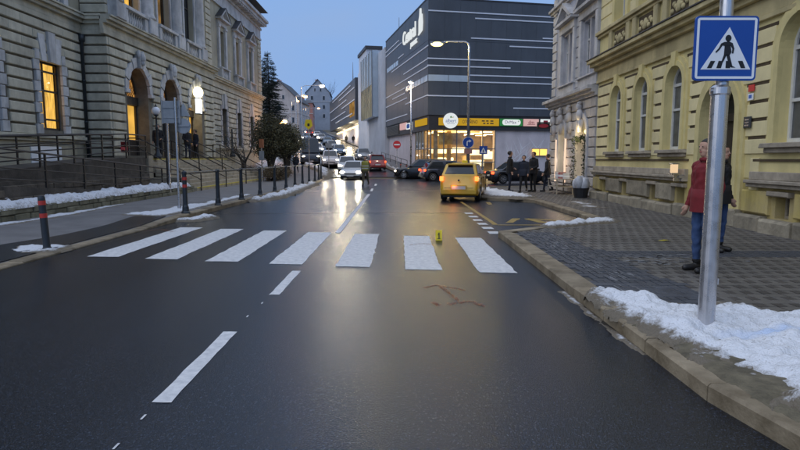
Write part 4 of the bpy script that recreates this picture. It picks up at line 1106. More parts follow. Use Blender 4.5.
# sign posts seen from behind
def disc(mb, c, r, y0, y1, n=24):
    k = len(mb.v)
    for y in (y0, y1):
        for i in range(n): t = 2*math.pi*i/n; mb.v.append((c[0]+r*math.cos(t), y, c[1]+r*math.sin(t)))
    mb.f += [tuple(range(k, k+n)), tuple(range(k+n, k+2*n))]
    for i in range(n): j = (i+1) % n; mb.f.append((k+i, k+j, k+n+j, k+n+i))
P1 = thing('traffic_sign', 'grey metal post carrying the backs of a square and smaller traffic signs', 'traffic sign', (-6.52, 17.1, 0.12))
mb = MB(); mb.tube((0, 0, 0), (0, 0, 3.25), 0.035, None, 12); mb.tube((0, 0, 0), (0, 0, .12), 0.055, None, 12); obj('post', mb, M['galv'], P1, world=False, smooth=False)
mb = MB(); mb.box(-0.40, 0.10, 2.52, 3.16, 0.05, 0.075, 0.006); mb.box(-.38, .08, 2.95, 2.99, 0.03, 0.05); mb.box(-.38, .08, 2.66, 2.70, 0.03, 0.05)
for s in ((-.42, -.39), (.09, .12)): mb.box(s[0], s[1], 2.50, 3.18, 0.03, 0.08)
obj('sign_panel', mb, M['sign_back'], P1, world=False)
mb = MB(); disc(mb, (0.18, 2.44), 0.22, 0.08, 0.10); mb.box(-.05, .36, 2.42, 2.46, 0.05, 0.08); obj('round_sign', mb, M['sign_back'], P1, world=False)
mb = MB(); mb.raw([(0.02, .10, 2.72), (0.38, .10, 2.72), (0.20, .10, 3.12), (0.02, .12, 2.72), (0.38, .12, 2.72), (0.20, .12, 3.12)], [(0, 1, 2), (3, 4, 5), (0, 1, 4, 3), (1, 2, 5, 4), (2, 0, 3, 5)]); obj('triangle_sign', mb, M['sign_back'], P1, world=False)
P2 = thing('sign_post', 'slim two tone post standing at the foot of the stairs behind the sign backs', 'post', (-9.35, 23.6, 0.12))
mb = MB(); mb.tube((0, 0, 0), (0, 0, 3.1), 0.045, None, 12); obj('post', mb, M['galv'], P2, world=False)
mb = MB(); mb.box(-0.105, -0.05, 0, 2.9, -0.03, 0.03); obj('brace', mb, M['iron'], P2, world=False)
# bollard with red bands
def red_bands(parent, r, zs, loc=(0, 0)):
    for z in zs:
        mb = MB(); mb.lathe([(r, z), (r, z+0.075)], (loc[0], loc[1], 0), 16); obj('reflective_band', mb, M['red_band'], parent, world=False)
BO = thing('bollard', 'black bollard with two red bands standing in a snow patch at the crossing', 'bollard', (-6.12, 9.95, lz(-6.12, 9.95)))
mb = MB(); mb.lathe([(.075, 0), (.075, .03), (.06, .05), (.058, .9), (.05, .935), (0.01, .945)], (0, 0, 0), 18); obj('post', mb, M['anthracite'], BO, world=False, smooth=False)
red_bands(BO, .061, (.78, .56)); BO.rotation_euler = (0, R(-2.5), 0)
# fence of cast posts joined by a top rail
FN = thing('pedestrian_fence', 'row of dark grey cast posts joined by one rail along the kerb', 'fence', (-5.87, 15.8, 0.12))
fy = [15.8, 18.55, 21.2, 23.9, 26.6, 29.2, 31.6, 34.0, 36.4, 38.8, 41.2, 43.6]
fx = [LEFT(y)-.12 for y in fy]
for i, (x, y) in enumerate(zip(fx, fy)):
    mb = MB(); z0 = hz(y)+0.10
    mb.lathe([(.12, 0), (.12, .05), (.09, .09), (.085, .2), (.065, .26), (.058, 1.08), (.07, 1.09), (.07, 1.15), (.03, 1.18)], (x, y, z0), 14)
    obj('post', mb, M['anthracite'], FN)
    if i == 0:
        for z in (0.93, 0.73):
            mb = MB(); mb.lathe([(.063, z), (.063, z+.08)], (x, y, z0), 14); obj('reflective_band', mb, M['red_band'], FN)
for i in range(len(fy)-1):
    mb = MB(); a = (fx[i], fy[i]+0.06, 1.22); b = (fx[i+1], fy[i+1]-0.06, 1.22+0); mb.tube(a, b, 0.030, None, 10); obj('rail', mb, M['anthracite'], FN)

# ================================================================== TREES AND SHRUBS
def limb(mb, p, d, L, r, depth, tips, spread=0.7, droop=0.0, n=6, kids=(2, 3)):
    pts = [Vector(p)]; rs = [r]; d = Vector(d).normalized()
    for i in range(4):
        d = (d+Vector((rnd.uniform(-.22, .22), rnd.uniform(-.22, .22), rnd.uniform(-.12, .16)-droop))).normalized()
        pts.append(pts[-1]+d*L/4); rs.append(r*(1-0.14*(i+1)))
    mb.path(pts, rs, n if depth > 1 else 4)
    if depth == 0: tips.append((pts[-1], d)); tips.append((pts[2], d)); return
    for k in range(rnd.randint(*kids)):
        j = rnd.choice((2, 3, 4, 4)); q = pts[j]
        nd = (d+Vector((rnd.uniform(-1, 1), rnd.uniform(-1, 1), rnd.uniform(-.25, .7)))*spread).normalized()
        limb(mb, q, nd, L*rnd.uniform(0.55, 0.8), rs[j]*0.62, depth-1, tips, spread, droop, n, kids)
def leaves(mb, pts, size, per, spread):
    for p in pts:
        for k in range(per):
            c = Vector(p)+Vector((rnd.gauss(0, spread), rnd.gauss(0, spread), rnd.gauss(0, spread*.8)))
            u = Vector((rnd.gauss(0, 1), rnd.gauss(0, 1), rnd.gauss(0, 1))).normalized(); w = u.orthogonal().normalized(); w.rotate(Matrix.Rotation(rnd.uniform(0, 6.28), 3, u))
            v2 = u.cross(w); s = size*rnd.uniform(.6, 1.3)
            mb.raw([c-w*s*.5, c+v2*s*.35, c+w*s*.5, c-v2*s*.35], [(0, 1, 2, 3)])
def tree(name, label, cat, base, trunk_h, r, L, depth, leaf_m=None, leaf=(0.09, 6, 0.25), spread=0.7, group=None, kids=(2, 3), lean=(0, 0), nstem=3):
    t = thing(name, label, cat, base, 0, group)
    mb = MB(); tips = []
    top = Vector((lean[0], lean[1], trunk_h)); mid = Vector((lean[0]*.3+rnd.uniform(-.06, .06), lean[1]*.3, trunk_h*.5))
    mb.path([(0, 0, -0.1), mid, top], [r*1.25, r, r*.85], 10)
    obj('trunk', mb, M['bark'], t, world=False, smooth=True)
    mb = MB()
    for k in range(nstem):
        a = 2*math.pi*k/nstem+rnd.uniform(-.5, .5)
        limb(mb, top-Vector((0, 0, rnd.uniform(0, trunk_h*.25))), (math.cos(a)*spread, math.sin(a)*spread, rnd.uniform(.6, 1.2)), L, r*.6, depth, tips, spread, kids=kids)
    obj('branches', mb, M['bark'], t, world=False, smooth=True)
    if leaf_m:
        mb = MB(); leaves(mb, [p for p, d in tips], *leaf); obj('crown', mb, M[leaf_m], t, world=False, fix=False)
    return t
tree('bare_tree', 'small gnarled bare tree beside the far end of the stairs', 'tree', (-11.1, 41.6, 0.1), 1.3, 0.16, 1.35, 3, 'leaf_hedge', (0.07, 2, 0.16), 0.75, kids=(3, 3), nstem=4)
tree('bare_tree', 'thin dark bare shrub tree left of the gnarled one', 'tree', (-12.5, 42.6, 0.1), 1.1, 0.09, 1.2, 3, None, spread=0.6, kids=(2, 3))
def crown_bush(name, label, base, c, rad, nclump, leafsize, m, trunk=0.5, seed=1, cat='bush'):
    """a leafy crown: clumps through the volume, uneven outline, with stems under it"""
    t = thing(name, label, cat, base)
    rr = random.Random(seed); mb = MB(); lf = MB()
    for k in range(nclump):
        while True:
            v = Vector((rr.uniform(-1, 1), rr.uniform(-1, 1), rr.uniform(-1, 1)))
            if 0.25 < v.length < 1: break
        wob = 1+0.22*noise.noise(v*2.1+Vector((seed*3.1, 0, 0)))
        p = Vector((c[0]+v.x*rad[0]*wob, c[1]+v.y*rad[1]*wob, c[2]+v.z*rad[2]*wob))
        cs = rr.uniform(.10, .2)*min(rad)
        for i in range(16):
            q = p+Vector((rr.gauss(0, cs), rr.gauss(0, cs), rr.gauss(0, cs*.8)))
            u = Vector((rr.gauss(0, 1), rr.gauss(0, 1), rr.gauss(0, 1))).normalized(); w = u.orthogonal().normalized(); v2 = u.cross(w); s = leafsize*rr.uniform(.6, 1.4)
            lf.raw([q-w*s*.5, q+v2*s*.35, q+w*s*.5, q-v2*s*.35], [(0, 1, 2, 3)])
        if k % 5 == 0:
            mb.path([(rr.uniform(-.1, .1), rr.uniform(-.1, .1), 0), Vector((p.x*.3, p.y*.3, trunk+(p.z-trunk)*.35)), p], [.06, .04, .012], 5)
    obj('trunk', mb, M['bark'], t, world=False); obj('crown', lf, M[m], t, world=False, fix=False)
    return t
crown_bush('leafy_tree', 'round olive green clipped tree just beyond the stairs', (-10.3, 46.5, 0.12), (0, 0, 3.2), (1.4, 1.5, 1.85), 560, 0.12, 'leaf_bush', 1.2, 3, 'tree')
crown_bush('leafy_tree', 'second round olive tree nearer the street, with twisted dark stem', (-9.2, 47.5, 0.12), (0, 0, 2.95), (1.25, 1.3, 1.4), 500, 0.12, 'leaf_bush', 1.4, 5, 'tree')
crown_bush('low_hedge', 'low brown clipped hedge beside the pavement behind the fence', (-8.55, 40.2, 0.12), (0, 0, 0.5), (0.95, 2.4, 0.55), 330, 0.07, 'leaf_hedge', 0.1, 9, 'hedge')
def conifer(name, label, base, H, Rb, seed=2):
    t = thing(name, label, 'tree', base); rr = random.Random(seed)
    mb = MB(); mb.path([(0, 0, 0), (0.05, 0, H*.5), (0, 0, H)], [.2, .12, .015], 8); obj('trunk', mb, M['bark'], t, world=False)
    lf = MB(); z = H*.06
    while z < H*.985:
        f = 1-z/H; n = int(8+11*f); rad = .25+Rb*(f**.8)
        for k in range(n):
            a = rr.uniform(0, 6.283); L = rad*rr.uniform(.65, 1.12); dz = L*rr.uniform(-.28, .06)
            p0 = Vector((0, 0, z+rr.uniform(-.1, .1)+.12*L)); p1 = Vector((math.cos(a)*L, math.sin(a)*L, p0.z+dz)); side = Vector((-math.sin(a), math.cos(a), 0))
            ns = max(3, int(L/.16))
            for i in range(ns):
                q = p0.lerp(p1, (i+.6)/ns); s = (0.16+.30*(1-abs((i/ns)*2-.9)))*min(1, L*.9)
                for sd in (-1, 1):
                    e = q+side*sd*s*rr.uniform(.6, 1.2)+(p1-p0).normalized()*s*.5+Vector((0, 0, -s*rr.uniform(.15, .6)))
                    lf.raw([q, q+(e-q)*.5+Vector((0, 0, .05)), e, q+(e-q)*.5-(p1-p0).normalized()*.07], [(0, 1, 2, 3)])
        z += .14+.14*f
    obj('crown', lf, M['leaf_conifer'], t, world=False, fix=False); return t
conifer('spruce_tree', 'tall dark spruce rising past the end of the left building', (-14.9, 67, hz(67)), 12.6, 3.0)
# ================================================================== RIGHT: YELLOW HOUSE
YB = thing('yellow_house', 'yellow rendered town house with arched ground floor windows and stone base on the right', 'building', (7.5, 14, 0))
FY = Frame((7.5, 0), (0, 1), (-1, 0))
A0, A1 = 1.0, 22.35
wy = [op(c, 0.98, 1.86, 3.62, True, depth=0.20) for c in (20.3, 18.2, 16.05)]
wbig = op(11.05, 1.2, 1.92, 3.75, True, depth=0.26); wb2 = op(8.4, 1.2, 1.92, 3.75, True, depth=0.26); wb3 = op(5.7, 1.2, 1.92, 3.75, True, depth=0.26)
door = op(13.75, 1.5, 0.14, 2.62, True, depth=0.55)
base_w = [op(c, 0.42, 0.42, 0.86, depth=0.4) for c in (21.2, 19.3, 17.1, 15.5, 11.35, 8.4)]
lower = [dict(o) for o in base_w]
dl = op(13.75, 1.5, 0.14, 1.2, depth=0.55)
wall('wall', FY, A0, A1, 0.0, 1.2, lower+[dl], M['peeling'], YB)
du = dict(door); du['zb'] = 1.2
def wall_y(z0, z1, ops): return wall('wall', FY, A0, A1, z0, z1, ops, M['yellow_wall'], YB)
wall_y(1.2, 4.6, wy+[wbig, wb2, wb3, du])
up = [op(c, 1.0, 6.35, 8.7, depth=0.3) for c in (20.3, 18.2, 16.05, 13.75, 11.05, 8.4, 5.7)]
wall_y(4.6, 11.6, up)
mb = MB(); mb.box(7.9+0.3, 19, 0, 11.5, A0, A1-0.02); obj('inner_core', mb, M['dark_wood'], YB)
mb = MB(); mb.raw([(7.2, A0-.2, 11.62), (19, A0-.2, 11.62), (19, A1, 11.62), (7.2, A1, 11.62), (13, A0, 14.5), (13, A1, 14.5)], [(0, 1, 2, 3), (0, 3, 5, 4), (1, 2, 5, 4), (0, 1, 4), (2, 3, 5)]); obj('roof', mb, M['roof_tile'], YB)
mb = MB(FY); mb.quad((A0, 0, 0), (A0, 11.6, 0), (A0, 11.6, -11), (A0, 0, -11)); obj('wall', mb, M['yellow_wall'], YB); mb = MB(FY); mb.quad((A1, 0, 0), (A1, 11.6, 0), (A1, 11.6, -11), (A1, 0, -11)); obj('wall', mb, M['yellow_wall'], YB)
mb = MB(FY); stack(mb, A0-.02, A1+0.10, [(4.42, 4.52, 0.08), (4.52, 4.86, 0.05), (4.86, 5.0, 0.18), (5.0, 5.12, 0.34), (5.12, 5.24, 0.46)]); obj('string_cornice', mb, M['yellow_cornice'], YB)
mb = MB(FY); mb.box(A0-.04, A1+.12, 5.242, 5.275, -0.02, 0.49); obj('cornice_flashing', mb, M['roof_tile'], YB)
mb = MB(FY); stack(mb, A0-.02, A1+.1, [(10.7, 10.9, 0.12), (10.9, 11.2, 0.3), (11.2, 11.6, 0.6)]); obj('main_cornice', mb, M['yellow_cornice'], YB)
mb = MB(FY); stack(mb, A0-.02, A1+.08, [(6.05, 6.15, 0.10), (6.15, 6.27, 0.18)]); obj('sill_band', mb, M['yellow_cornice'], YB)
# plinth moulding, broken at the door
for a0, a1 in ((A0, 12.35), (15.15, A1)):
    mb = MB(FY); stack(mb, a0, a1, [(1.02, 1.10, 0.16), (1.10, 1.17, 0.22), (1.17, 1.34, 0.10)]); obj('plinth_moulding', mb, M['sill_stone'], YB)
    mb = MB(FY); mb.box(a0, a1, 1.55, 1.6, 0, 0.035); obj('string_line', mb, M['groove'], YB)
# stones of the base: low protruding blocks, with taller blocks between the cellar windows
a = 2.0
while a < A1-0.2:
    L = rnd.uniform(0.75, 1.15); e = min(a+L, A1)
    if not (e > 12.95 and a < 14.6):
        mb = MB(FY); h = 0.12+rnd.uniform(.26, .32); d0 = rnd.uniform(.16, .26)
        cut = [o for o in base_w if o['a1'] > a and o['a0'] < e]
        mb.box(a+.02, e-.02, 0.05, h, -0.02, d0, 0.05); obj('base_stone', mb, M['base_stone'], YB)
    a = e
for o, nxt in zip(base_w[:4], [None]+base_w[:3]):
    hi = (nxt['a0']-0.12) if nxt else A1-.1
    mb = MB(FY); mb.box(o['a1']+0.12, hi, 0.47, 0.93, -0.02, 0.10+rnd.uniform(0, .05), 0.03); obj('base_panel', mb, M['base_stone' if rnd.random() < .5 else 'peeling'], YB)
for a0, a1 in ((11.7, 12.6), (8.75, 10.9), (5.0, 8.0)):
    mb = MB(FY); mb.box(a0, a1, 0.47, 0.95, -0.02, 0.10, 0.03); obj('base_panel', mb, M['peeling'], YB)
for o in base_w:
    mb = MB(FY); d = -o['depth']+0.15; mb.box(o['a0'], o['a0']+.05, o['zb'], o['zt'], d, d+.05); mb.box(o['a1']-.05, o['a1'], o['zb'], o['zt'], d, d+.05); mb.box(o['a0']+.05, o['a1']-.05, o['zt']-.05, o['zt'], d, d+.05); mb.box(o['a0']+.05, o['a1']-.05, o['zb'], o['zb']+.05, d, d+.05)
    w = obj('cellar_window', mb, M['sill_stone'], YB); mb = MB(FY); mb.quad((o['a0'], o['zb'], d+.01), (o['a1'], o['zb'], d+.01), (o['a1'], o['zt'], d+.01), (o['a0'], o['zt'], d+.01)); obj('pane', mb, M['dark_glass'], w)
    mb = MB(FY); mb.box(o['a0']-.12, o['a1']+.12, o['zt'], o['zt']+.1, -0.02, 0.14, 0.02); obj('lintel', mb, M['sill_stone'], YB)
# rusticated courses between the windows, shade of the recessed joints painted as dark strips
allops = wy+[wbig, wb2, wb3, dict(door, zb=0.0)]
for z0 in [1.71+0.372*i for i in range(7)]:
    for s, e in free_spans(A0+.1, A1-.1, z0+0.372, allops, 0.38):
        mb = MB(FY); mb.box(s, e, z0+0.300, z0+0.375, 0, 0.008); obj('shaded_joint', mb, M['groove'], YB)
courses(FY, 2.0, A1-0.02, 1.71, 4.42, 0.372, 0.070, allops, 0.30, 0, 0.028, M['yellow_block'], YB, 3.0, 'stone', 0.008, 0.0)
for o in wy+[wbig, wb2, wb3]:
    mb = MB(FY); mb.arc(o['c'], o['zt'], o['r'], o['r']+.13, 0, 0.10, 16); mb.arc(o['c'], o['zt'], o['r']+.13, o['r']+.25, 0, 0.065, 16)
    for s in (-1, 1):
        p, q = sorted((o['c']+s*o['r'], o['c']+s*(o['r']+.13))); mb.box(p, q, o['zb'], o['zt'], 0, 0.10)
        p, q = sorted((o['c']+s*(o['r']+.13), o['c']+s*(o['r']+.25))); mb.box(p, q, o['zb'], o['zt'], 0, 0.065)
    obj('window_surround', mb, M['yellow_trim'], YB)
    mb = MB(FY); mb.prism([(o['c']-.10, o['top']-.02), (o['c']+.10, o['top']-.02), (o['c']+.14, o['top']+.36), (o['c']-.14, o['top']+.36)], 0, 0.14); obj('keystone', mb, M['yellow_trim'], YB)
    mb = MB(FY); a, b = o['a0']-.3, o['a1']+.3; mb.prism([(a, o['zb']-.10), (b, o['zb']-.10), (b-.05, o['zb']-.005), (a+.05, o['zb']-.005)], -0.28, 0.2); mb.box(a+.06, b-.06, o['zb']-.2, o['zb']-.10, 0, 0.12); bev(obj('window_sill', mb, M['sill_stone'], YB), 0.012, 1)
    window(FY, dict(o, zb=o['zb']), YB, M['white_frame'], M['pane_grey'], None, mull=(0.5,), trans=(0.62,) if o in wy else (0.45,), fw=0.065)
for o in up:
    window(FY, o, YB, M['white_frame'], M['dark_glass'], None, trans=(0.66,), fw=0.065)
    mb = MB(FY)
    for s in (-1, 1):
        p, q = sorted((o['c']+s*o['r'], o['c']+s*(o['r']+.2))); mb.box(p, q, 6.27, 8.7, 0, 0.09, .01)
    mb.box(o['c']-.9, o['c']+.9, 8.7, 9.0, 0, 0.16, .01); obj('window_surround', mb, M['yellow_trim'], YB)
    # relief panel under the sill
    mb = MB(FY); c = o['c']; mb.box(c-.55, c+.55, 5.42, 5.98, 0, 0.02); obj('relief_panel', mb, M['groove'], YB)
    mb = MB(FY)
    for k in range(9):
        t = k/8*2-1; mb.ball(FY.p(c+t*.42, 5.7+.10*math.sin(k*2.1), 0.03), (.05, .10, .08), 7, 5)
    mb.ball(FY.p(c, 5.7, .04), (.06, .12, .17), 8, 6); obj('relief_carving', mb, M['yellow_cornice'], YB, smooth=True)
    for s in (-1, 1):
        mb = MB(FY); mb.box(c+s*.78-.14, c+s*.78+.14, 5.32, 6.05, 0, 0.10, .015); obj('parapet_pier', mb, M['yellow_cornice'], YB)
courses(FY, 2.0, A1-.02, 6.3, 10.6, 0.43, 0.05, [dict(o, r=o['r']) for o in up], 0.24, 0, 0.024, M['yellow_block'], YB, 1.7, 'stone', 0.02, 0.0)
# doorway
o = door; mb = MB(FY); mb.arc(o['c'], o['zt'], o['r'], o['r']+.17, 0, 0.12, 18); mb.arc(o['c'], o['zt'], o['r']+.17, o['r']+.30, 0, 0.07, 18)
for s in (-1, 1):
    p, q = sorted((o['c']+s*o['r'], o['c']+s*(o['r']+.17))); mb.box(p, q, 0.5, o['zt'], 0, 0.12); p, q = sorted((o['c']+s*(o['r']+.17), o['c']+s*(o['r']+.30))); mb.box(p, q, 0.5, o['zt'], 0, 0.07)
obj('door_surround', mb, M['yellow_trim'], YB)
mb = MB(FY)
for s in (-1, 1):
    mb = MB(FY); mb.box(o['c']+s*(o['r']+.15)-.2, o['c']+s*(o['r']+.15)+.2, 0.1, 0.5, 0, 0.2, 0.03); obj('door_plinth', mb, M['base_stone'], YB)
d = -o['depth']; mb = MB(FY); mb.box(o['a0'], o['a1'], 0.13, 2.5, d, d+.06); mb.box(o['a0'], o['a1'], 2.5, 2.68, d, d+.16); mb.box(o['c']-.05, o['c']+.05, 0.2, 2.5, d+.06, d+.12)
for s in (-1, 1):
    for z0, z1 in ((.35, .95), (1.1, 2.3)):
        mb.box(o['c']+s*.37-.26, o['c']+s*.37+.26, z0, z1, d+.06, d+.09, .02)
dd = obj('door', mb, M['dark_wood'], YB)
mb = MB(FY); mb.tube(FY.p(o['c']+.1, 1.15, d+.15), FY.p(o['c']+.1, 1.35, d+.15), .015, None, 8); obj('handle', mb, M['galv'], dd)
mb = MB(FY); mb.quad(*[(o['c']+o['r']*math.cos(math.pi*k/14), 2.68+(o['top']-2.68)*math.sin(math.pi*k/14), d+.05) for k in range(15)]); obj('fanlight', mb, M['dark_glass'], YB)
mb = MB(FY); mb.box(o['a0'], o['a1'], 0.05, 0.16, d, 0.14, .01); obj('door_step', mb, M['base_stone'], YB)
# small things fixed to the wall by the door
t = thing('house_number_plate', 'small red and white number plates on the yellow wall right of the doorway', 'plate', FY.p(12.55, 3.0, .06))
mb = MB(FY); mb.box(12.42, 12.62, 3.02, 3.16, .056, .07); obj('plate', mb, M['sign_red'], t)
mb = MB(FY); mb.box(12.44, 12.62, 2.84, 2.98, .056, .072); obj('plate', mb, M['sign_sheet'], t); mb = MB(FY); mb.box(12.48, 12.58, 2.88, 2.95, .072, .076); obj('print', mb, M['ink_blue'], t)
t = thing('intercom_panel', 'dark square intercom panel on the yellow wall below the number plates', 'intercom', FY.p(12.6, 2.4, .06))
mb = MB(FY); mb.box(12.45, 12.7, 2.26, 2.5, .056, .085, .008); obj('casing', mb, M['anthracite'], t); mb = MB(FY)
for i in range(3): mb.box(12.5, 12.65, 2.30+.06*i, 2.33+.06*i, .085, .09)
obj('button', mb, M['galv'], t)
t = thing('wall_lantern', 'small glowing lantern on the yellow wall left of the doorway', 'lantern', FY.p(15.25, 1.3, .1))
mb = MB(FY); mb.box(15.17, 15.33, 1.24, 1.46, .26, .40, .02); obj('glass', mb, emat('lit_lantern_glass', (1, .70, .42), .75), t)
mb = MB(FY); mb.box(15.15, 15.35, 1.46, 1.50, .24, .42); mb.box(15.15, 15.35, 1.20, 1.24, .24, .42); mb.box(15.22, 15.28, 1.02, 1.20, .06, .33); obj('bracket', mb, M['galv'], t)
mb = MB(FY); mb.box(12.15, 12.45, .95, 1.62, .0, .03, .006); obj('wall_box', mb, M['yellow_block'], YB)

# ================================================================== RIGHT: GREY HOUSE
GB = thing('grey_house', 'pale grey ornate corner house with pediments and a lit garlanded shop door', 'building', (7.5, 26, 0))
FG = Frame((7.5, 0), (0, 1), (-1, 0)); G0, G1 = 22.37, 29.0
gd = [op(24.05, 1.35, 0.14, 2.6, True, depth=0.35), op(26.9, 1.0, 0.9, 2.7, True, depth=0.3)]
gu = [op(c, 0.72, 4.9, 7.1, depth=0.22) for c in (22.98+.12, 23.98, 26.0, 26.95)]
gu2 = [op(c, 0.72, 9.2, 11.2, depth=0.22) for c in (23.1, 23.98, 26.0, 26.95)]
wall('wall', FG, G0, G1, 0, 4.1, gd, M['grey_wall'], GB); wall('wall', FG, G0, G1, 4.1, 8.6, gu, M['grey_wall'], GB); wall('wall', FG, G0, G1, 8.6, 13, gu2, M['grey_wall'], GB)
FGN = Frame((7.5, 29.0), (1, 0), (0, 1))
wall('wall', FGN, 0, 12, 0, 13, [], M['grey_wall'], GB)
mb = MB(); mb.box(7.95, 19, 0, 12.9, G0+.02, G1-.1); obj('inner_core', mb, M['dark_wood'], GB)
mb = MB(); mb.raw([(7.0, G0, 13), (19.5, G0, 13), (19.5, G1+.5, 13), (7.0, G1+.5, 13), (10, G0, 16), (16, G0, 16), (16, G1-3, 16), (10, G1-3, 16)], [(0, 1, 2, 3), (0, 3, 7, 4), (3, 2, 6, 7), (1, 2, 6, 5), (4, 5, 6, 7), (0, 1, 5, 4)]); obj('roof', mb, M['roof_tile'], GB)
for F, a0, a1 in ((FG, G0, G1+.42), (FGN, -.02, 12)):
    mb = MB(F); stack(mb, a0, a1, [(4.02, 4.14, .12), (4.14, 4.26, .26), (4.26, 4.4, .42)]); obj('string_cornice', mb, M['grey_trim'], GB)
    mb = MB(F); stack(mb, a0, a1, [(8.5, 8.62, .12), (8.62, 8.75, .22)]); obj('string_cornice', mb, M['grey_trim'], GB)
    mb = MB(F); stack(mb, a0, a1, [(12.2, 12.5, .2), (12.5, 13, .5)]); obj('main_cornice', mb, M['grey_trim'], GB)
courses(FG, G0+.05, G1+.07, 0.15, 4.0, 0.385, 0.05, gd, 0.22, 0, 0.07, M['grey_block'], GB, 1.0, 'stone', 0.02)
courses(FGN, 0.02, 11, 0.15, 4.0, 0.385, 0.05, [], 0.2, 0, 0.06, M['grey_block'], GB, 1.6, 'stone', 0.02)
courses(FG, G1-.62, G1+.05, 4.6, 12.0, 0.42, 0.05, [], 0, 0, 0.06, M['grey_trim'], GB, 1.6, 'quoin', 0.02); courses(FG, 24.62, 25.4, 4.6, 8.3, 0.42, 0.05, [], 0, 0, 0.03, M['grey_trim'], GB, 1.6, 'stone', 0.015)
for o in gd:
    mb = MB(FG); mb.arc(o['c'], o['zt'], o['r'], o['r']+.2, 0, .11, 14)
    for s in (-1, 1): p, q = sorted((o['c']+s*o['r'], o['c']+s*(o['r']+.2))); mb.box(p, q, o['zb'], o['zt'], 0, .11)
    obj('arch_surround', mb, M['grey_trim'], GB)
for a in (24.05, 25.55, 26.9, 28.2):
    mb = MB(FG); z = 3.3; mb.ball(FG.p(a, z+.42, .2), (.13, .12, .16), 10, 8); mb.ball(FG.p(a, z+.1, .17), (.14, .2, .24), 10, 8); mb.prism([(a-.2, z-.1), (a+.2, z-.1), (a+.07, z-.6), (a-.07, z-.6)], 0, .2); mb.ball(FG.p(a, z+.56, .18), (.1, .14, .08), 8, 6)
    obj('carved_bust', mb, M['grey_trim'], GB, smooth=True)
for pair, dz in ((gu, 0), (gu2, 4.25)):
    for c in (23.54, 26.475):
        mb = MB(FG); z0 = 4.9+dz; zt = 7.1+dz
        mb.box(c-1.15, c+1.15, z0-.45, z0-.05, 0, .10, .015); mb.box(c-1.2, c+1.2, z0-.05, z0+.002, 0, .2)
        for s in (-1, 1): mb.box(c+s*1.0-.14, c+s*1.0+.14, z0+.002, zt+.1, 0, .12, .015)
        mb.box(c-1.15, c+1.15, zt+.1, zt+.45, 0, .14, .015); mb.box(c-1.28, c+1.28, zt+.45, zt+.57, 0, .34)
        if dz == 0:
            mb.prism([(c-1.3, zt+.57), (c-1.02, zt+.57), (c, zt+1.12), (c, zt+1.32)], 0, .36); mb.prism([(c+1.3, zt+.57), (c+1.02, zt+.57), (c, zt+1.12), (c, zt+1.32)], 0, .357); mb.prism([(c-1.0, zt+.58), (c+1.0, zt+.58), (c, zt+1.1)], 0, .08); mb.ball(FG.p(c, zt+.8, .1), (.09, .2, .16), 8, 6)
        obj('window_surround', mb, M['grey_trim'], GB)
for o in gu+gu2: window(FG, o, GB, M['white_frame'], M['dark_glass'], None, trans=(.68,), fw=.06)
# lit shop door with fir garland
o = gd[0]; d = -o['depth']; mb = MB(FG)
for a in (o['a0'], o['c']-.03, o['a1']-.07): mb.box(a, a+.07, .14, 2.6, d, d+.07)
mb.box(o['a0']+.07, o['a1']-.07, 2.55, 2.65, d, d+.08); mb.arc(o['c'], 2.6, o['r']-.06, o['r'], d, d+.07, 12)
sd = obj('shop_door', mb, M['dark_wood'], GB)
mb = MB(FG); mb.quad(*([(o['a0']+.02, .14, d+.02), (o['a1']-.02, .14, d+.02)]+[(o['c']+(o['r']-.02)*math.cos(math.pi*k/12), 2.6+(o['r']-.02)*math.sin(math.pi*k/12), d+.02) for k in range(13)])); obj('pane', mb, M['warm_wall'], sd)
mb = MB(FG); mb.ball(FG.p(o['c'], 2.72, d+.2), (.1, .1, .1), 10, 8); obj('door_lamp', mb, M['lamp_warm'], GB)
lamp('shop_door_light', FG.p(o['c'], 2.6, .35), 22, (1, .75, .4), .1)
ga = thing('fir_garland', 'dark fir garland hung round the lit shop door of the grey house', 'garland', FG.p(o['c'], 2.2, .2))
mb = MB(FG); pts = [(o['a0']-.02, .5+.18*i) for i in range(11)]+[(o['a0']+.1+.12*i, 2.42+.08*math.sin(i*.8)) for i in range(11)]+[(o['a1']+.02, 2.4-.18*i) for i in range(11)]
leaves(mb, [FG.p(a, z, .13) for a, z in pts for _ in range(3)], .07, 9, .055); obj('sprigs', mb, M['garland'], ga, fix=False)
o = gd[1]; d = -o['depth']; mb = MB(FG); mb.quad(*([(o['a0'], o['zb'], d+.02), (o['a1'], o['zb'], d+.02)]+[(o['c']+o['r']*math.cos(math.pi*k/12), 2.7+o['r']*math.sin(math.pi*k/12), d+.02) for k in range(13)])); obj('shop_window', mb, M['warm_wall'], GB)
for i, a in enumerate((26.15, 27.7)):
    t = thing('lit_pilaster', 'pilaster with warm light painted as glow, on the ' + ('right' if i == 0 else 'left') + ' of the grey house shop window', 'lamp', FG.p(a, 1.2, .1))
    mb = MB(FG); mb.box(a-.06, a+.06, .55, 2.5, .09, .14, .01); obj('tube', mb, emat('painted_pilaster_glow', (1, .70, .50), .95), t); mb = MB(FG); mb.box(a-.07, a+.07, .48, .55, .07, .16); mb.box(a-.07, a+.07, 2.5, 2.57, .07, .16); obj('cap', mb, M['galv'], t)  # strip stands in for a lit pilaster, its light painted as emission
    lamp('pilaster_light', FG.p(a, 1.5, .4), 9, (1, .72, .5), .2)
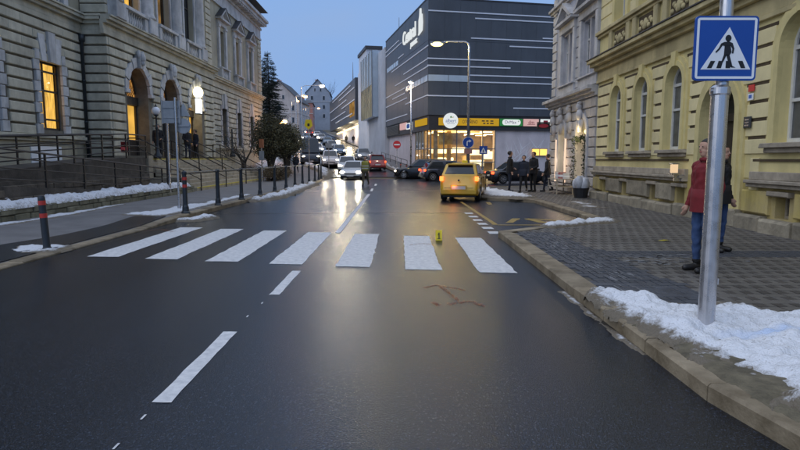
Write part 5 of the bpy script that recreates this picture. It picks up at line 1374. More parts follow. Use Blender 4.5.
# hanging shop sign at the corner of the grey house
t = thing('hanging_sign', 'dark projecting shop sign with red oval on the far corner of the grey house', 'sign', (7.0, 28.6, 3.2))
mb = MB(); mb.box(6.68, 7.3, 3.06, 3.34, 28.6, 28.70, .02); obj('panel', mb, M['sign_black'], t)
mb = MB(); mb.box(7.3, 7.48, 3.16, 3.22, 28.63, 28.67); mb.box(6.68, 7.48, 3.35, 3.39, 28.64, 28.68); obj('bracket', mb, M['iron'], t)
mb = MB(); disc(mb, (0, 0), 1, 28.585, 28.598, 24); mb.v = [(6.99+x*.24, y, 3.2+z*.09) for x, y, z in mb.v]; obj('oval', mb, M['ink_red'], t)
t = thing('lit_display_case', 'pair of glowing orange square display cases on the mall wall near the grey corner house', 'display case', (9, 56, 2.2))
LIT_CASE = t
# sacks in a tub and a little display stand before the shop
t = thing('sack_tub', 'pale plastic sacks heaped in a black tub by the yellow house corner', 'tub', (6.95, 22.3, .12))
mb = MB(); mb.lathe([(.24, 0), (.30, .34), (.32, .36), (.32, .38)], (0, 0, 0), 16); obj('tub', mb, M['tub'], t, world=False)
for i in range(5):
    a = i*1.3; mb = MB(); mb.ball((math.cos(a)*.15, math.sin(a)*.14, .5+.06*(i % 2)), (.19, .18, .28), 12, 9)
    mb.v = [tuple(Vector(v)+Vector(v)*.06*noise.noise(Vector(v)*9+Vector((i, 0, 0)))) for v in mb.v]; obj('sack', mb, M['bag_grey'], t, world=False, smooth=True)
t = thing('display_stand', 'low white display stand with small boxes before the grey house shop', 'stand', (6.9, 25.0, .12))
mb = MB()
for x in (-.35, .31):
    for y in (-.7, .66): mb.box(x, x+.04, 0, .62, y, y+.04)
mb.box(-.37, .37, .3, .33, -.72, .72); mb.box(-.37, .37, .62, .65, -.72, .72); obj('frame', mb, M['sill_stone'], t, world=False)
for i in range(7):
    b = thing('goods_box', ['small white box at the near end of the shop display stand', 'pinkish box second along the shop display stand', 'tall pale box third along the display stand', 'small red box in the middle of the display stand', 'white box right of the red one on the display stand', 'brown box near the far end of the display stand', 'pale box at the far end of the display stand'][i], 'box', (6.9+rnd.uniform(-.1, .1), 24.45+i*.18, .77), 0, 'boxes on the display stand')
    mb = MB(); h = rnd.uniform(.14, .3); mb.box(-.12, .12, 0, h, -.07, .07, .01); obj('carton', mb, M[['white_frame', 'sign_pink', 'cardboard', 'ink_red', 'white_frame', 'cardboard', 'cardboard'][i]] if i != 1 else M['house_pink'], b, world=False)
    mb = MB(); mb.box(-.121, .121, h*.3, h*.6, -.073, .073); obj('paper_band', mb, M['sign_sheet'], b, world=False)

# ================================================================== PEDESTRIAN CROSSING SIGN
CS = thing('crossing_sign', 'blue square pedestrian crossing sign on a shiny steel pole in the snow', 'traffic sign', (2.63, 4.86, .12))
mb = MB(); mb.tube((0, 0, -.05), (0, 0, 2.02), .068, None, 28); obj('lower_pole', mb, M['galv'], CS, world=False, smooth=False)
mb = MB(); mb.tube((0.012, 0, 1.95), (0.012, 0, 3.4), .051, None, 28); obj('upper_pole', mb, M['galv'], CS, world=False)
mb = MB(); mb.lathe([(.071, 2.0), (.078, 2.01), (.078, 2.06), (.055, 2.08)], (0, 0, 0), 28); mb.tube((-.09, -.02, 2.035), (-.06, -.02, 2.035), .012, None, 8); obj('clamp_collar', mb, M['galv'], CS, world=False)
mb = MB(); mb.box(.064, .078, .42, .47, -.02, .02, .004); obj('bolt', mb, M['galv'], CS, world=False)
SX, SZ, SY = -.02, 2.36, -.085
def rr_poly(x0, x1, z0, z1, r, n=5):
    P = []
    for cx, cz, a in ((x1-r, z1-r, 0), (x0+r, z1-r, 90), (x0+r, z0+r, 180), (x1-r, z0+r, 270)):
        for i in range(n+1): t = R(a+90*i/n); P.append((cx+r*math.cos(t), cz+r*math.sin(t)))
    return P
def plate(polys, y0, y1):
    mb = MB()
    for P in polys: mb.prism([(SX+x, SZ+z) for x, z in P], y0, y1)
    return mb
h = .252
sp = obj('sign_panel', plate([rr_poly(-h, h, -h, h, .03)], SY, SY+.02), M['sign_blue'], CS, world=False)
fr_o, fr_i = .238, .219
border = [[(-fr_o+.02, fr_i), (fr_o-.02, fr_i), (fr_o-.02, fr_o), (-fr_o+.02, fr_o)], [(-fr_o+.02, -fr_o), (fr_o-.02, -fr_o), (fr_o-.02, -fr_i), (-fr_o+.02, -fr_i)], [(-fr_o, -fr_o+.02), (-fr_i, -fr_o+.02), (-fr_i, fr_o-.02), (-fr_o, fr_o-.02)], [(fr_i, -fr_o+.02), (fr_o, -fr_o+.02), (fr_o, fr_o-.02), (fr_i, fr_o-.02)]]
for sx_, sz_ in ((1, 1), (-1, 1), (-1, -1), (1, -1)):
    c = (sx_*(fr_o-.02), sz_*(fr_o-.02)); P = [(c[0]+sx_*.02*math.cos(R(90*i/4)), c[1]+sz_*.02*math.sin(R(90*i/4))) for i in range(5)]; border.append([(sx_*fr_i, sz_*(fr_o-.02))]+P+[(sx_*(fr_o-.02), sz_*fr_i)])
obj('border', plate(border, SY-.002, SY), M['sign_sheet'], sp, world=False)
obj('triangle', plate([[(-.195, -.165), (.205, -.165), (.02, .165)]], SY-.002, SY), M['sign_sheet'], sp, world=False)
for x, s in ((-.145, .028), (-.068, .014), (0.005, .0), (.128, -.026)): obj('stripe', plate([[(x, -.155), (x+.036, -.155), (x+.036+s, -.098), (x+s, -.098)]], SY-.004, SY-.002), M['sign_black'], sp, world=False)
fig = [[(-.012, .02), (.034, .02), (.045, -.03), (.030, -.055), (-.015, -.055)], [(-.012, .018), (-.03, .022), (-.052, -.012), (-.078, -.036), (-.084, -.026), (-.06, -.0), (-.042, .038), (-.015, .05), (.03, .05), (.05, .04), (.066, -.002), (.060, -.04), (.048, -.04), (.050, -.004), (.036, .018)],
       [(-.015, -.05), (.006, -.055), (-.012, -.095), (-.040, -.148), (-.07, -.148), (-.062, -.140), (-.03, -.1)], [(.004, -.05), (.030, -.05), (.046, -.1), (.058, -.138), (.085, -.150), (.05, -.15), (.038, -.14), (.02, -.098)]]
hd = [(0.014+.0235*math.cos(t*math.pi/9), .079+.026*math.sin(t*math.pi/9)) for t in range(18)]
obj('walking_figure', plate(fig+[hd, [(0.004, .05), (.024, .05), (.022, .06), (.006, .06)]], SY-.0045, SY-.0022), M['sign_black'], sp, world=False)
for z in (2.22, 2.5): mb = MB(); mb.box(-.18, .16, z, z+.03, -.064, -.05); mb.box(-.06, .08, z, z+.03, -.05, .06); obj('bracket', mb, M['galv'], CS, world=False)
t = thing('fallen_leaf', 'bright yellow leaf lying flat on the brick paving', 'leaf', (4.8, 10.45, .126))
mb = MB(); mb.v = [(-.12, -.02, 0), (-.05, -.05, .004), (.06, -.04, .012), (.13, 0, .004), (.05, .05, .01), (-.05, .045, .003), (0, 0, .02)]; mb.f = [(0, 1, 6), (1, 2, 6), (2, 3, 6), (3, 4, 6), (4, 5, 6), (5, 0, 6)]; obj('blade', mb, M['leaf_yellow'], t, world=False); mb = MB(); mb.tube((-.12, -.02, 0), (-.19, -.05, .003), .004, None, 5); obj('stalk', mb, M['earth'], t, world=False)
# numbered evidence marker on the crossing
EM = thing('evidence_marker', 'small yellow tent marker with black number 1 on the zebra crossing', 'marker', (0.765, 11.35, .005))
mb = MB(); mb.raw([(-.062, -.05, 0), (.062, -.05, 0), (.062, -.012, .2), (-.062, -.012, .2), (-.062, .07, 0), (.062, .07, 0), (.062, .0, .2), (-.062, .0, .2)], [(0, 1, 2, 3), (4, 5, 6, 7), (3, 2, 6, 7), (0, 3, 7, 4), (1, 2, 6, 5)]); obj('tent', mb, M['marker_yellow'], EM, world=False)
mb = MB(); FM = Frame((0, -.05), (1, 0), (0, -1)); f1 = [(-.028, .10), (-.005, .155), (.014, .155), (.014, .045), (.03, .045), (.03, .03), (-.03, .03), (-.03, .045), (-.008, .045), (-.008, .125), (-.02, .10)]
mb.raw([(x, -.0515+z*.19-.001, z) for x, z in f1], [tuple(range(len(f1)))]); obj('numeral', mb, M['sign_black'], EM, world=False)
# ================================================================== SHOPPING CENTRE
MC = (2.57, 54.0); T1 = (.977, .211); N1 = (.211, -.977); T2 = (-.211, .977); N2 = (-.977, -.211)
ML = thing('shopping_centre', 'big dark grey shopping centre with white facade strips and glowing yellow glass corner', 'building', (MC[0], MC[1], 0))
F1 = Frame(MC, T1, N1); F2 = Frame(MC, T2, N2)
FL = 46.0; LL = 20.45; ZR = 15.95; ZB = 5.62; ZG = 4.30
def oblong(P, z0, z1):
    mb = MB(); mb.slab(P, z0, z1); return mb
def C2(a, b, da=0, db=0):   # a along the front, b along the street side
    return (MC[0]+T1[0]*a+T2[0]*b, MC[1]+T1[1]*a+T2[1]*b)
obj('upper_storeys', oblong([C2(0, 0), C2(FL, 0), C2(FL, LL), C2(0, LL)], ZB, ZR), M['mall_dark'], ML)
obj('roof_edge', oblong([C2(-.06, -.06), C2(FL, -.06), C2(FL, LL), C2(-.06, LL)], ZR+.001, ZR+.12), M['mall_band'], ML)
# fascia band over the shops
obj('fascia', oblong([C2(.12, .12), C2(FL, .12), C2(FL, LL), C2(.12, LL)], ZG, ZB-.002), M['mall_band'], ML)
# vertical panel seams on the cladding
k = 0
for F, L in ((F1, 30.0), (F2, LL)):
    a = 0.0
    while a < L-.1:
        mb = MB(F); w = min(1.5, L-a)
        for j, (z0, z1) in enumerate(((ZB+.02, 8.62), (8.64, 12.3), (12.32, ZR))):
            mb = MB(F); mb.box(a+.006, a+w-.006, z0, z1-.012, 0, .02+.004*((k+j) % 2), .004); obj('panel', mb, M['mall_dark'], ML)
        a += 1.5; k += 1
SF = [(-.03, 12.6, 14.87), (4.41, 12.6, 14.39), (4.03, 12.5, 12.62), (11.13, 17, 12.9), (7.82, 14, 12.03), (-.1, 17, 10.68), (-.1, 7.95, 10.05), (3.95, 15, 9.29), (3.95, 18, 8.69), (-.1, 12.0, 7.36), (8.32, 11.9, 6.37), (14, 22, 14.0), (15, 26, 11.2), (13, 24, 7.9)]
SL = [(12.52, 20.4, 14.67), (11.14, 20.4, 14.17), (10.14, 12.87, 12.78), (-.1, 16.65, 11.8), (-.1, 10.13, 10.65), (-.1, 14.72, 9.98), (9.47, 20.45, 9.15), (9.47, 16.28, 8.6), (-.1, 9.2, 7.4), (8.41, 20.4, 8.0), (8.39, 20.4, 6.3)]
for F, S in ((F1, SF), (F2, SL)):
    for a0, a1, z in S:
        mb = MB(F); mb.box(a0, a1, z-.055, z+.055, .02, .075, .008); obj('facade_strip', mb, M['mall_strip'], ML)
for F, a0, a1, z0, z1 in ((F1, -.02, 3.82, 8.68, 9.24), (F2, -.02, 9.15, 8.7, 9.22), (F2, 12.88, 19.55, 12.1, 12.6)):
    mb = MB(F); mb.box(a0, a1, z0, z1, 0.0, .05); w = obj('window_band', mb, M['mall_window'], ML)
    n = max(2, int((a1-a0)/1.3))
    for i in range(n+1):
        a = a0+(a1-a0)*i/n; mb = MB(F); mb.box(a-.02, a+.02, z0, z1, .051, .07); obj('mullion', mb, M['alu'], w)
# ground floor: glazed corner, white walls
gl0, gl1, gls = 0.35, 6.7, 6.2       # glass along the front, along the street
obj('shop_wall', oblong([C2(gl1+.02, .35), C2(FL, .35), C2(FL, 1.0), C2(gl1+.02, 1.0)], .12, ZG-.002), M['mall_white'], ML)
obj('shop_wall', oblong([C2(.4, gls+.02), C2(1.0, gls+.02), C2(1.0, LL), C2(.4, LL)], 0.0, ZG-.002), M['mall_white'], ML)
obj('back_wall', oblong([C2(FL-.4, 1), C2(FL, 1), C2(FL, LL), C2(FL-.4, LL)], 0, ZG-.002), M['mall_white'], ML)
mb = MB(F1); mb.quad((.6, .14, -.6), (20, .14, -.6), (20, .14, -13), (.6, .14, -13)); obj('shop_floor', mb, M['shop_floor'], ML)
mb = MB(F1); mb.quad((1.0, .14, -13), (20, .14, -13), (20, ZG, -13), (1.0, ZG, -13)); mb.quad((20, .14, -1.0), (20, .14, -13), (20, ZG, -13), (20, ZG, -1)); mb.quad((1.05, .14, -6.3), (1.05, .14, -13), (1.05, ZG, -13), (1.05, ZG, -6.3)); obj('inner_wall', mb, M['shop_wall'], ML)
mb = MB(F1); mb.quad((.5, ZG-.03, -.4), (20, ZG-.03, -.4), (20, ZG-.03, -13), (.5, ZG-.03, -13)); obj('ceiling', mb, M['shop_wall'], ML)
for i in range(6):
    for j in range(4):
        a = 1.6+i*2.4; b = -2.0-j*2.7; mb = MB(F1); mb.box(a-.6, a+.6, ZG-.12, ZG-.06, b-.12, b+.12); obj('ceiling_light', mb, M['shop_lamp'], ML)
for k, (a0, a1, z0, z1, b) in enumerate(((1.2, 3.4, 2.15, 2.6, -3.4), (3.7, 5.0, 2.2, 2.75, -4.2), (5.2, 7.4, 2.0, 2.5, -3.6), (2.2, 4.2, 1.3, 1.75, -5.5), (4.6, 6.6, .9, 1.5, -3.0), (7.6, 9.4, 1.6, 2.4, -6))):
    mb = MB(F1); mb.box(a0, a1, z0, z1, b-.1, b); obj('counter_sign', mb, M['shop_bright'], ML)
for k in range(9):
    a = 1.3+k*1.2; b = -4.5-(k % 3)*1.6; mb = MB(F1); mb.box(a, a+.8, .14, 1.2+.25*(k % 4), b-.5, b); 
    for z in (.5, .85, 1.2): mb.box(a-.02, a+.82, z, z+.04, b-.5, b+.03)
    obj('shelf', mb, M['shelf'], ML)
# glazing: mullions, transoms, panes
for F, a0, a1, no in ((F1, gl0, gl1, 5), (F2, gl0, gls, 5)):
    zs = [.14, 1.3, 2.55, ZG-.005]; xs = [a0+(a1-a0)*i/no for i in range(no+1)]
    for i in range(no):
        for j in range(3):
            mb = MB(F); mb.quad((xs[i], zs[j], -.36), (xs[i+1], zs[j], -.36), (xs[i+1], zs[j+1], -.36), (xs[i], zs[j+1], -.36)); obj('pane', mb, M['mall_glass'], ML)
    for x in xs:
        mb = MB(F); mb.box(x-.045, x+.045, .14, ZG-.006, -.42, -.3); obj('mullion', mb, M['alu'], ML)
    for z in zs[1:3]:
        mb = MB(F); mb.box(a0, a1, z-.04, z+.04, -.41, -.31); obj('transom', mb, M['alu'], ML)
for a, b in ((1.0, -.95), (2.5, -1.6), (.95, -4.6)):
    mb = MB(); q = F1.p(a, .14, b); mb.lathe([(.22, 0), (.22, ZG-.2)], q, 14); obj('pillar', mb, M['sill_stone'], ML)
mb = MB(F1); mb.box(1.25, 3.7, 2.95, 4.05, -.75, -.62); obj('lowered_blind', mb, M['shelf'], ML)
lamp('shop_interior_light', F1.p(4, 3.6, -3), 420, (1.0, .66, .28), 1.2); lamp('shop_interior_light', F1.p(2.0, 3.4, -2.2), 200, (1.0, .66, .28), .8)
# signs on the fascia
def fsign(name, F, a0, a1, z0, z1, m, lab=None):
    mb = MB(F); mb.box(a0, a1, z0, z1, -.12, .03, .01); o = obj(name, mb, M[m], ML)
    if lab: o['label'] = lab
    return o
FT = F1
s = fsign('fascia_sign', F1, 1.04, 6.93, 4.70, 5.38, 'sign_yellow', 'long yellow opening hours sign')
lettering('lettering', 'OTEVŘENO', F1, 4.05, 5.03, .034, .46, .004, M['ink_dark'], s, .62)
for i, (a, w, z) in enumerate(((5.35, .3, 5.14), (5.75, .25, 5.14), (6.2, .3, 5.14), (5.45, .22, 4.92), (5.8, .2, 4.92), (6.2, .34, 4.92))):
    mb = MB(F1); mb.box(a-w/2, a+w/2, z-.055, z+.055, .03, .036); obj('small_print', mb, M['ink_dark'], s)
rs = MB(); k = 32
pts = [F1.p(2.13+.70*math.cos(2*math.pi*i/k), 5.12+.70*math.sin(2*math.pi*i/k), o) for o in (.04, .22) for i in range(k)]
rs.raw(pts, [tuple(range(k)), tuple(range(k, 2*k))]+[(i, (i+1) % k, k+(i+1) % k, k+i) for i in range(k)])
s = obj('round_sign', rs, M['sign_white'], ML); s['label'] = 'round white shop sign with blue lettering'
lettering('lettering', 'albert', F1, 2.13, 5.10, .225, .46, .004, M['ink_blue'], s, .95)
lettering('lettering', 'hypermarket', F1, 2.13, 4.86, .225, .15, .003, M['ink_blue'], s, .95)
mb = MB(F1); mb.prism([(2.02, 5.42), (2.13, 5.56), (2.24, 5.42), (2.13, 5.36)], .222, .24); obj('leaf_mark', mb, M['ink_green'], s); mb = MB(F1); mb.prism([(2.22, 5.4), (2.38, 5.5), (2.36, 5.38)], .222, .238); obj('leaf_mark', mb, M['ink_yellow'], s)
s = fsign('fascia_sign', F1, 7.05, 9.30, 4.72, 5.39, 'sign_green', 'green pharmacy sign with a white rounded panel')
mb = MB(F1); mb.prism([(8.175+x, 5.05+z) for x, z in rr_poly(-.92, .92, -.27, .27, .25)], .03, .05); p = obj('white_panel', mb, M['sign_white'], s)
lettering('lettering', 'DrMax', F1, 8.08, 5.05, .053, .42, .004, M['ink_purple'], s, .98); lettering('lettering', '+', F1, 8.88, 5.13, .053, .34, .004, M['ink_green'], s)
s = fsign('fascia_sign', F1, 9.44, 10.97, 4.72, 5.39, 'sign_pink', 'pale pink sign with dark red script')
lettering('lettering', 'dm', F1, 10.2, 5.06, .034, .52, .004, M['ink_red'], s, .95); mb = MB(F1); mb.prism([(9.8, 4.84), (10.6, 4.86), (10.6, 4.9), (9.8, 4.88)], .03, .036); obj('underline', mb, M['ink_red'], s)
s = fsign('fascia_sign', F1, 11.2, 12.9, 4.72, 5.39, 'sign_white', 'white sign with a dark red square')
mb = MB(F1); mb.box(11.45, 11.9, 4.86, 5.27, .03, .04); obj('red_square', mb, M['ink_red'], s); mb = MB(F1); mb.box(12.1, 12.7, 4.98, 5.12, .03, .036); obj('small_print', mb, M['ink_dark'], s)
s = fsign('fascia_sign', F2, .72, 5.0, 4.78, 5.40, 'sign_yellow', 'yellow sign round the street corner')
s = fsign('fascia_sign', F2, 7.0, 9.0, 4.72, 5.35, 'sign_white', 'white sign beyond the yellow one'); mb = MB(F2); mb.prism([(8+x, 5.03+z) for x, z in rr_poly(-.7, .7, -.22, .22, .2)], .03, .04); obj('oval_mark', mb, M['ink_blue'], s)
s = fsign('fascia_sign', F2, 9.2, 12.2, 4.8, 5.5, 'sign_pink', 'pale pink sign farthest up the street')
mb = MB(F2)
for i in range(9): mb.box(13.0, 20.2, 4.45+i*.12, 4.5+i*.12, -.12, .02)
obj('ventilation_grille', mb, M['alu'], ML)
# lit letters on the street side
FTX = Frame((MC[0]+T2[0]*20.4, MC[1]+T2[1]*20.4), (-T2[0], -T2[1]), N2)   # read from the street
s = MB(); vs, fs = text_mesh('Central', 1.95, .06, sx=.98); s.raw([FTX.p(20.4-7.1+x, 14.15+y+0.0*x, .16+w) for x, y, w in vs], fs)
o = obj('lettering', s, M['sign_white'], ML, fix=False); o['label'] = 'large white word Central'
s = MB(); vs, fs = text_mesh('JABLONEC', .62, .04, sx=.95); s.raw([FTX.p(20.4-5.1+x, 12.98+y, .14+w) for x, y, w in vs], fs); o = obj('lettering', s, M['sign_white'], ML, fix=False); o['label'] = 'smaller white word below'
mb = MB(F2); mb.prism([(2.9, 13.5), (3.1, 13.3), (1.7, 13.5), (1.55, 14.2), (1.75, 15.0), (2.1, 15.0), (2.2, 15.6), (2.5, 15.6), (2.62, 15.0), (2.9, 14.6)], .1, .22); obj('logo_shape', mb, M['sign_white'], ML)
# lower ribbed volume with glazed stair box, further dark volume up the street
b0, b1 = LL+.02, 44.0
obj('ribbed_volume', oblong([C2(-.15, b0), C2(16, b0), C2(16, b1), C2(-.15, b1)], 0.2, 15.4), M['mall_ribbed'], ML)
mb = MB(F2)
a = b0+.1
while a < 33:
    mb.box(a, a+.08, 1.2, 15.35, .15, .21); a += .42
o = obj('rib_row', mb, M['mall_ribbed'], ML)
G0m, G1m = 25.0, 34.5
obj('glass_stair_box', oblong([C2(-1.0, G0m), C2(-.17, G0m), C2(-.17, G1m), C2(-1.0, G1m)], 7.2, 15.8), M['mall_window'], ML)
Fg = Frame((MC[0]+N2[0]*1.0, MC[1]+N2[1]*1.0), T2, N2)
for i in range(8):
    a = G0m+(G1m-G0m)*i/7; mb = MB(Fg); mb.box(a-.07, a+.07, 7.2, 15.8, .0, .1); obj('mullion', mb, M['alu'], ML)
for i in range(7):
    a = G0m+(G1m-G0m)*i/7; w = (G1m-G0m)/7
    for z0, z1, m in ((7.25, 9.0, 'stair_glass'), (9.05, 11.4, 'stair_glass'), (11.45, 15.7, 'mall_window')):
        mb = MB(Fg); mb.quad((a+.08, z0, .03), (a+w-.08, z0, .03), (a+w-.08, z1, .03), (a+.08, z1, .03)); obj('pane', mb, M[m], ML)
obj('roof_box', oblong([C2(.0, 36), C2(2.2, 36), C2(2.2, 43.9), C2(.0, 43.9)], 15.42, 17.9), M['mall_ribbed'], ML); obj('roof_cap', oblong([C2(-.2, 35.7), C2(2.4, 35.7), C2(2.4, 44.1), C2(-.2, 44.1)], 17.91, 18.4), M['mall_band'], ML)
mb = MB(); mb.tube(C2(2, 22)+(15.4,), C2(2, 22)+(19.4,), .06, .03, 6); obj('antenna', mb, M['alu'], ML)
MD = thing('far_block', 'farther dark building with slanting white strips up the street past the shopping centre', 'building', C2(0, 60)+(4,))
obj('body', oblong([C2(-.3, 46.5), C2(14, 46.5), C2(14, 92), C2(-.3, 92)], 8.2, 15.2), M['mall_dark'], MD)
obj('recess', oblong([C2(1.2, 46.5), C2(14, 46.5), C2(14, 92), C2(1.2, 92)], 2.0, 8.19), M['mall_white'], MD)
obj('roof_box', oblong([C2(2, 64), C2(9, 64), C2(9, 80), C2(2, 80)], 15.21, 17.4), M['mall_band'], MD)
mb = MB(); mb.tube(C2(2.5, 70)+(17.4,), C2(2.5, 70)+(21.5,), .12, .03, 6); obj('antenna', mb, M['alu'], MD)
for i, (a0, a1, z) in enumerate(((52, 84, 14.5), (47, 70, 13.6), (58, 91, 12.6), (47, 66, 11.6), (60, 88, 10.6), (50, 78, 9.5))):
    mb = MB(F2); mb.box(a0, a1, z-.09, z+.09, .32, .42); obj('facade_strip', mb, M['mall_strip'], MD)
mb = MB(F2); mb.box(47.5, 54, 9.0, 11.4, .3, .34); o = obj('lit_window', mb, M['curtain_dim'], MD)
mb = MB(F2)
for i in range(3): mb.box(48+i*14, 60+i*14, 7.4, 7.7, -1.1, -.9)
obj('recess_light', mb, M['shop_bright'], MD)
lamp('recess_glow', C2(-.2, 56)+(6.8,), 500, (1, .82, .55), .5); lamp('recess_glow', C2(-.2, 76)+(6.8,), 500, (1, .82, .55), .5)
# display cases on the white wall
mb = MB(F1); mb.box(10.55, 11.2, 1.95, 2.55, -.32, -.2); mb.box(11.3, 12.0, 1.95, 2.55, -.32, -.2)
LIT_CASE.location = F1.p(11.3, 1.95, -.3); ORG[LIT_CASE.name] = tuple(LIT_CASE.location)
obj('lit_panel', mb, M['orange_box'], LIT_CASE); mb = MB(F1); mb.box(10.5, 12.05, 1.88, 1.94, -.34, -.18); mb.box(10.5, 12.05, 2.56, 2.62, -.34, -.18); mb.box(11.22, 11.28, 1.95, 2.55, -.34, -.19); obj('frame', mb, M['alu'], LIT_CASE)
# branch-like pale print on the white wall
mb = MB(F1); rr = random.Random(4)
for k in range(26):
    a = 9.6+rr.uniform(-1.4, 1.8); z = rr.uniform(1.2, 2.6); L = rr.uniform(.9, 2.0); t = rr.uniform(.6, 2.3)
    e = (a+L*math.cos(t), min(4.2, z+L*math.sin(t))); n = Vector((-(e[1]-z), e[0]-a)).normalized()*.022
    mb.quad((a-n.x, z-n.y, -.345), (a+n.x, z+n.y, -.345), (e[0], e[1], -.345))
o = obj('branch_print', mb, M['sign_sheet'], ML)
# handrail of the sloping mall pavement
railing('mall_railing', 'thin dark railing along the white shop wall beside the climbing street', [C2(-.7, 5.5)+(.5,), C2(-.7, 20)+(1.5,)], .95, 'railing', (1.0, .5), post_step=3)
for i, b in enumerate((1.0, 3.6)):
    t = thing('bollard', ['dark bollard on the snowy kerb before the shopping centre, nearer one', 'dark bollard on the snowy kerb before the shopping centre, farther one'][i], 'bollard', C2(-1.8, b)+(.12+.1*i,), 0, 'bollards by the shopping centre')
    mb = MB(); mb.lathe([(.09, 0), (.06, .08), (.055, .95), (.07, .97), (.05, 1.02)], (0, 0, 0), 10); obj('post', mb, M['anthracite'], t, world=False); red_bands(t, .058, (.8,))

# ================================================================== STREET LAMPS AND SIGNS
SLM = thing('street_lamp', 'tall steel street lamp with lit yellowish head and round blue arrow sign', 'street lamp', (4.18, 36, 0.0))
mb = MB(); mb.path([(0, 0, 0), (0, 0, 8.3), (-.06, 0, 8.52), (-.25, 0, 8.62), (-1.2, 0, 8.64), (-2.2, 0, 8.56)], [.09, .06, .05, .045, .04, .035], 10); mb.tube((0, 0, 0), (0, 0, 1.0), .11, None, 12); obj('pole', mb, M['galv'], SLM, world=False, smooth=True)
mb = MB(); mb.box(-2.35, -1.55, 8.50, 8.62, -.14, .14, .04); obj('lamp_head', mb, M['sign_back'], SLM, world=False)
mb = MB(); mb.ball((-1.95, -.02, 8.49), (.36, .18, .15), 16, 10); obj('lens', mb, M['lamp_warm'], SLM, world=False)
lamp('street_lamp_light', (4.18-1.95, 36, 8.25), 700, (1.0, .74, .22), .15)
def blue_arrow(T, z, y, r=.35):
    mb = MB(); disc(mb, (0, z), r, y, y+.02, 28); p = obj('sign_panel', mb, M['sign_blue'], T, world=False)
    mb = MB(); n = 28
    for i in range(n):
        t0, t1 = 2*math.pi*i/n, 2*math.pi*(i+1)/n
        mb.raw([(r*.92*math.cos(t0), y-.003, z+r*.92*math.sin(t0)), (r*.92*math.cos(t1), y-.003, z+r*.92*math.sin(t1)), (r*.99*math.cos(t1), y-.003, z+r*.99*math.sin(t1)), (r*.99*math.cos(t0), y-.003, z+r*.99*math.sin(t0))], [(0, 1, 2, 3)])
    obj('border', mb, M['sign_sheet'], p, world=False)
    mb = MB(); s = r/.35
    P = [(-.10, -.2), (-.035, -.2), (-.035, .02), (-.02, .05), (.02, .06), (.06, .06), (.06, .0), (.2, .095), (.06, .19), (.06, .128), (.0, .125), (-.07, .10), (-.10, .03)]
    mb.raw([(x*s, y-.004, z+zz*s) for x, zz in P], [tuple(range(len(P)))]); obj('arrow', mb, M['sign_sheet'], p, world=False, fix=False)
blue_arrow(SLM, 2.6, -.13)
mb = MB(); mb.box(-.25, .25, 1.92, 2.2, -.13, -.11, .004); obj('text_plate', mb, M['house_pink'], SLM, world=False)
for z in (2.45, 2.75, 2.05): mb = MB(); mb.box(-.1, .1, z, z+.03, -.11, .1); obj('bracket', mb, M['galv'], SLM, world=False)
L2 = thing('street_lamp', 'slender street lamp with small lit white head before the shopping centre corner', 'street lamp', (.93, 49.9, 0.12))
mb = MB(); mb.path([(0, 0, 0), (0, 0, 7.8)], [.09, .05], 10); obj('pole', mb, M['galv'], L2, world=False, smooth=True)
mb = MB(); mb.lathe([(.06, 7.75), (.26, 7.92), (.26, 7.96), (.1, 8.08)], (0, 0, 0), 14); obj('lamp_head', mb, M['sign_back'], L2, world=False); mb = MB(); mb.ball((0, 0, 7.9), (.2, .2, .13), 12, 8); obj('lens', mb, M['lamp_white'], L2, world=False)
lamp('street_lamp_light', (.6, 49.6, 7.7), 220, (1.0, .80, .55), .15)
mb = MB(); mb.box(.12, .16, 3.9, 4.6, -.25, .25, .006); obj('sign_panel', mb, M['sign_sheet'], L2, world=False); mb = MB(); mb.box(.165, .168, 3.98, 4.52, -.2, .2); mb.box(.05, .12, 4.2, 4.24, -.03, .03); obj('sign_print', mb, M['sign_blue'], L2, world=False)
def farlamp(x, y, h, col, arm, lab, e=120):
    t = thing('street_lamp', lab, 'street lamp', (x, y, hz(y)), 0, 'lamps up the climbing street')
    mb = MB(); mb.path([(0, 0, 0), (0, 0, h-.1), (arm*.2, 0, h+.1), (arm, 0, h+.15)], [.1, .07, .05, .04], 7); obj('pole', mb, M['galv'], t, world=False)
    mb = MB(); mb.ball((arm, 0, h+.02), (.34, .25, .2), 10, 7); obj('lens', mb, col, t, world=False); mb = MB(); mb.box(arm-.4, arm+.4, h+.16, h+.28, -.18, .18, .03); obj('lamp_head', mb, M['sign_back'], t, world=False)
    lamp('street_lamp_light', (x+arm, y, hz(y)+h-.35), e, (1, .68, .36), .2)
farlamp(-14.2, 85, 9.6, M['lamp_white'], 3.0, 'street lamp with bright white head on a long arm up the street', 400)
farlamp(-17.9, 102, 8.6, M['lamp_orange'], 1.6, 'orange street lamp just left below the bright white one', 250)
farlamp(-20.8, 118, 9.2, M['lamp_orange'], 1.4, 'orange street lamp third up the left side of the street', 200)
farlamp(-24.8, 135, 8.4, M['lamp_orange'], 1.4, 'orange street lamp farthest up on the left of the street', 200)
farlamp(-29.5, 170, 7.0, M['lamp_orange'], 6, 'small orange lamp far up beside the distant dark building', 150)
t = thing('tree_lamp', 'glaring orange lamp among the branches beside the spruce', 'lamp', (-11.4, 58, 0.5))
mb = MB(); mb.path([(0, 0, 0), (0, 0, 4.6)], [.06, .04], 7); obj('pole', mb, M['iron'], t, world=False); mb = MB(); mb.ball((0, 0, 4.75), (.28, .28, .2), 12, 8); mb.ball((-.35, 0, 4.6), (.14, .14, .12), 8, 6); obj('lens', mb, M['lamp_orange'], t, world=False)
mb = MB(); mb.lathe([(.05, 4.55), (.2, 4.62)], (0, 0, 0), 8); obj('collar', mb, M['iron'], t, world=False)
lamp('tree_lamp_light', (-11.2, 57.6, 5.2), 160, (1, .45, .14), .2)
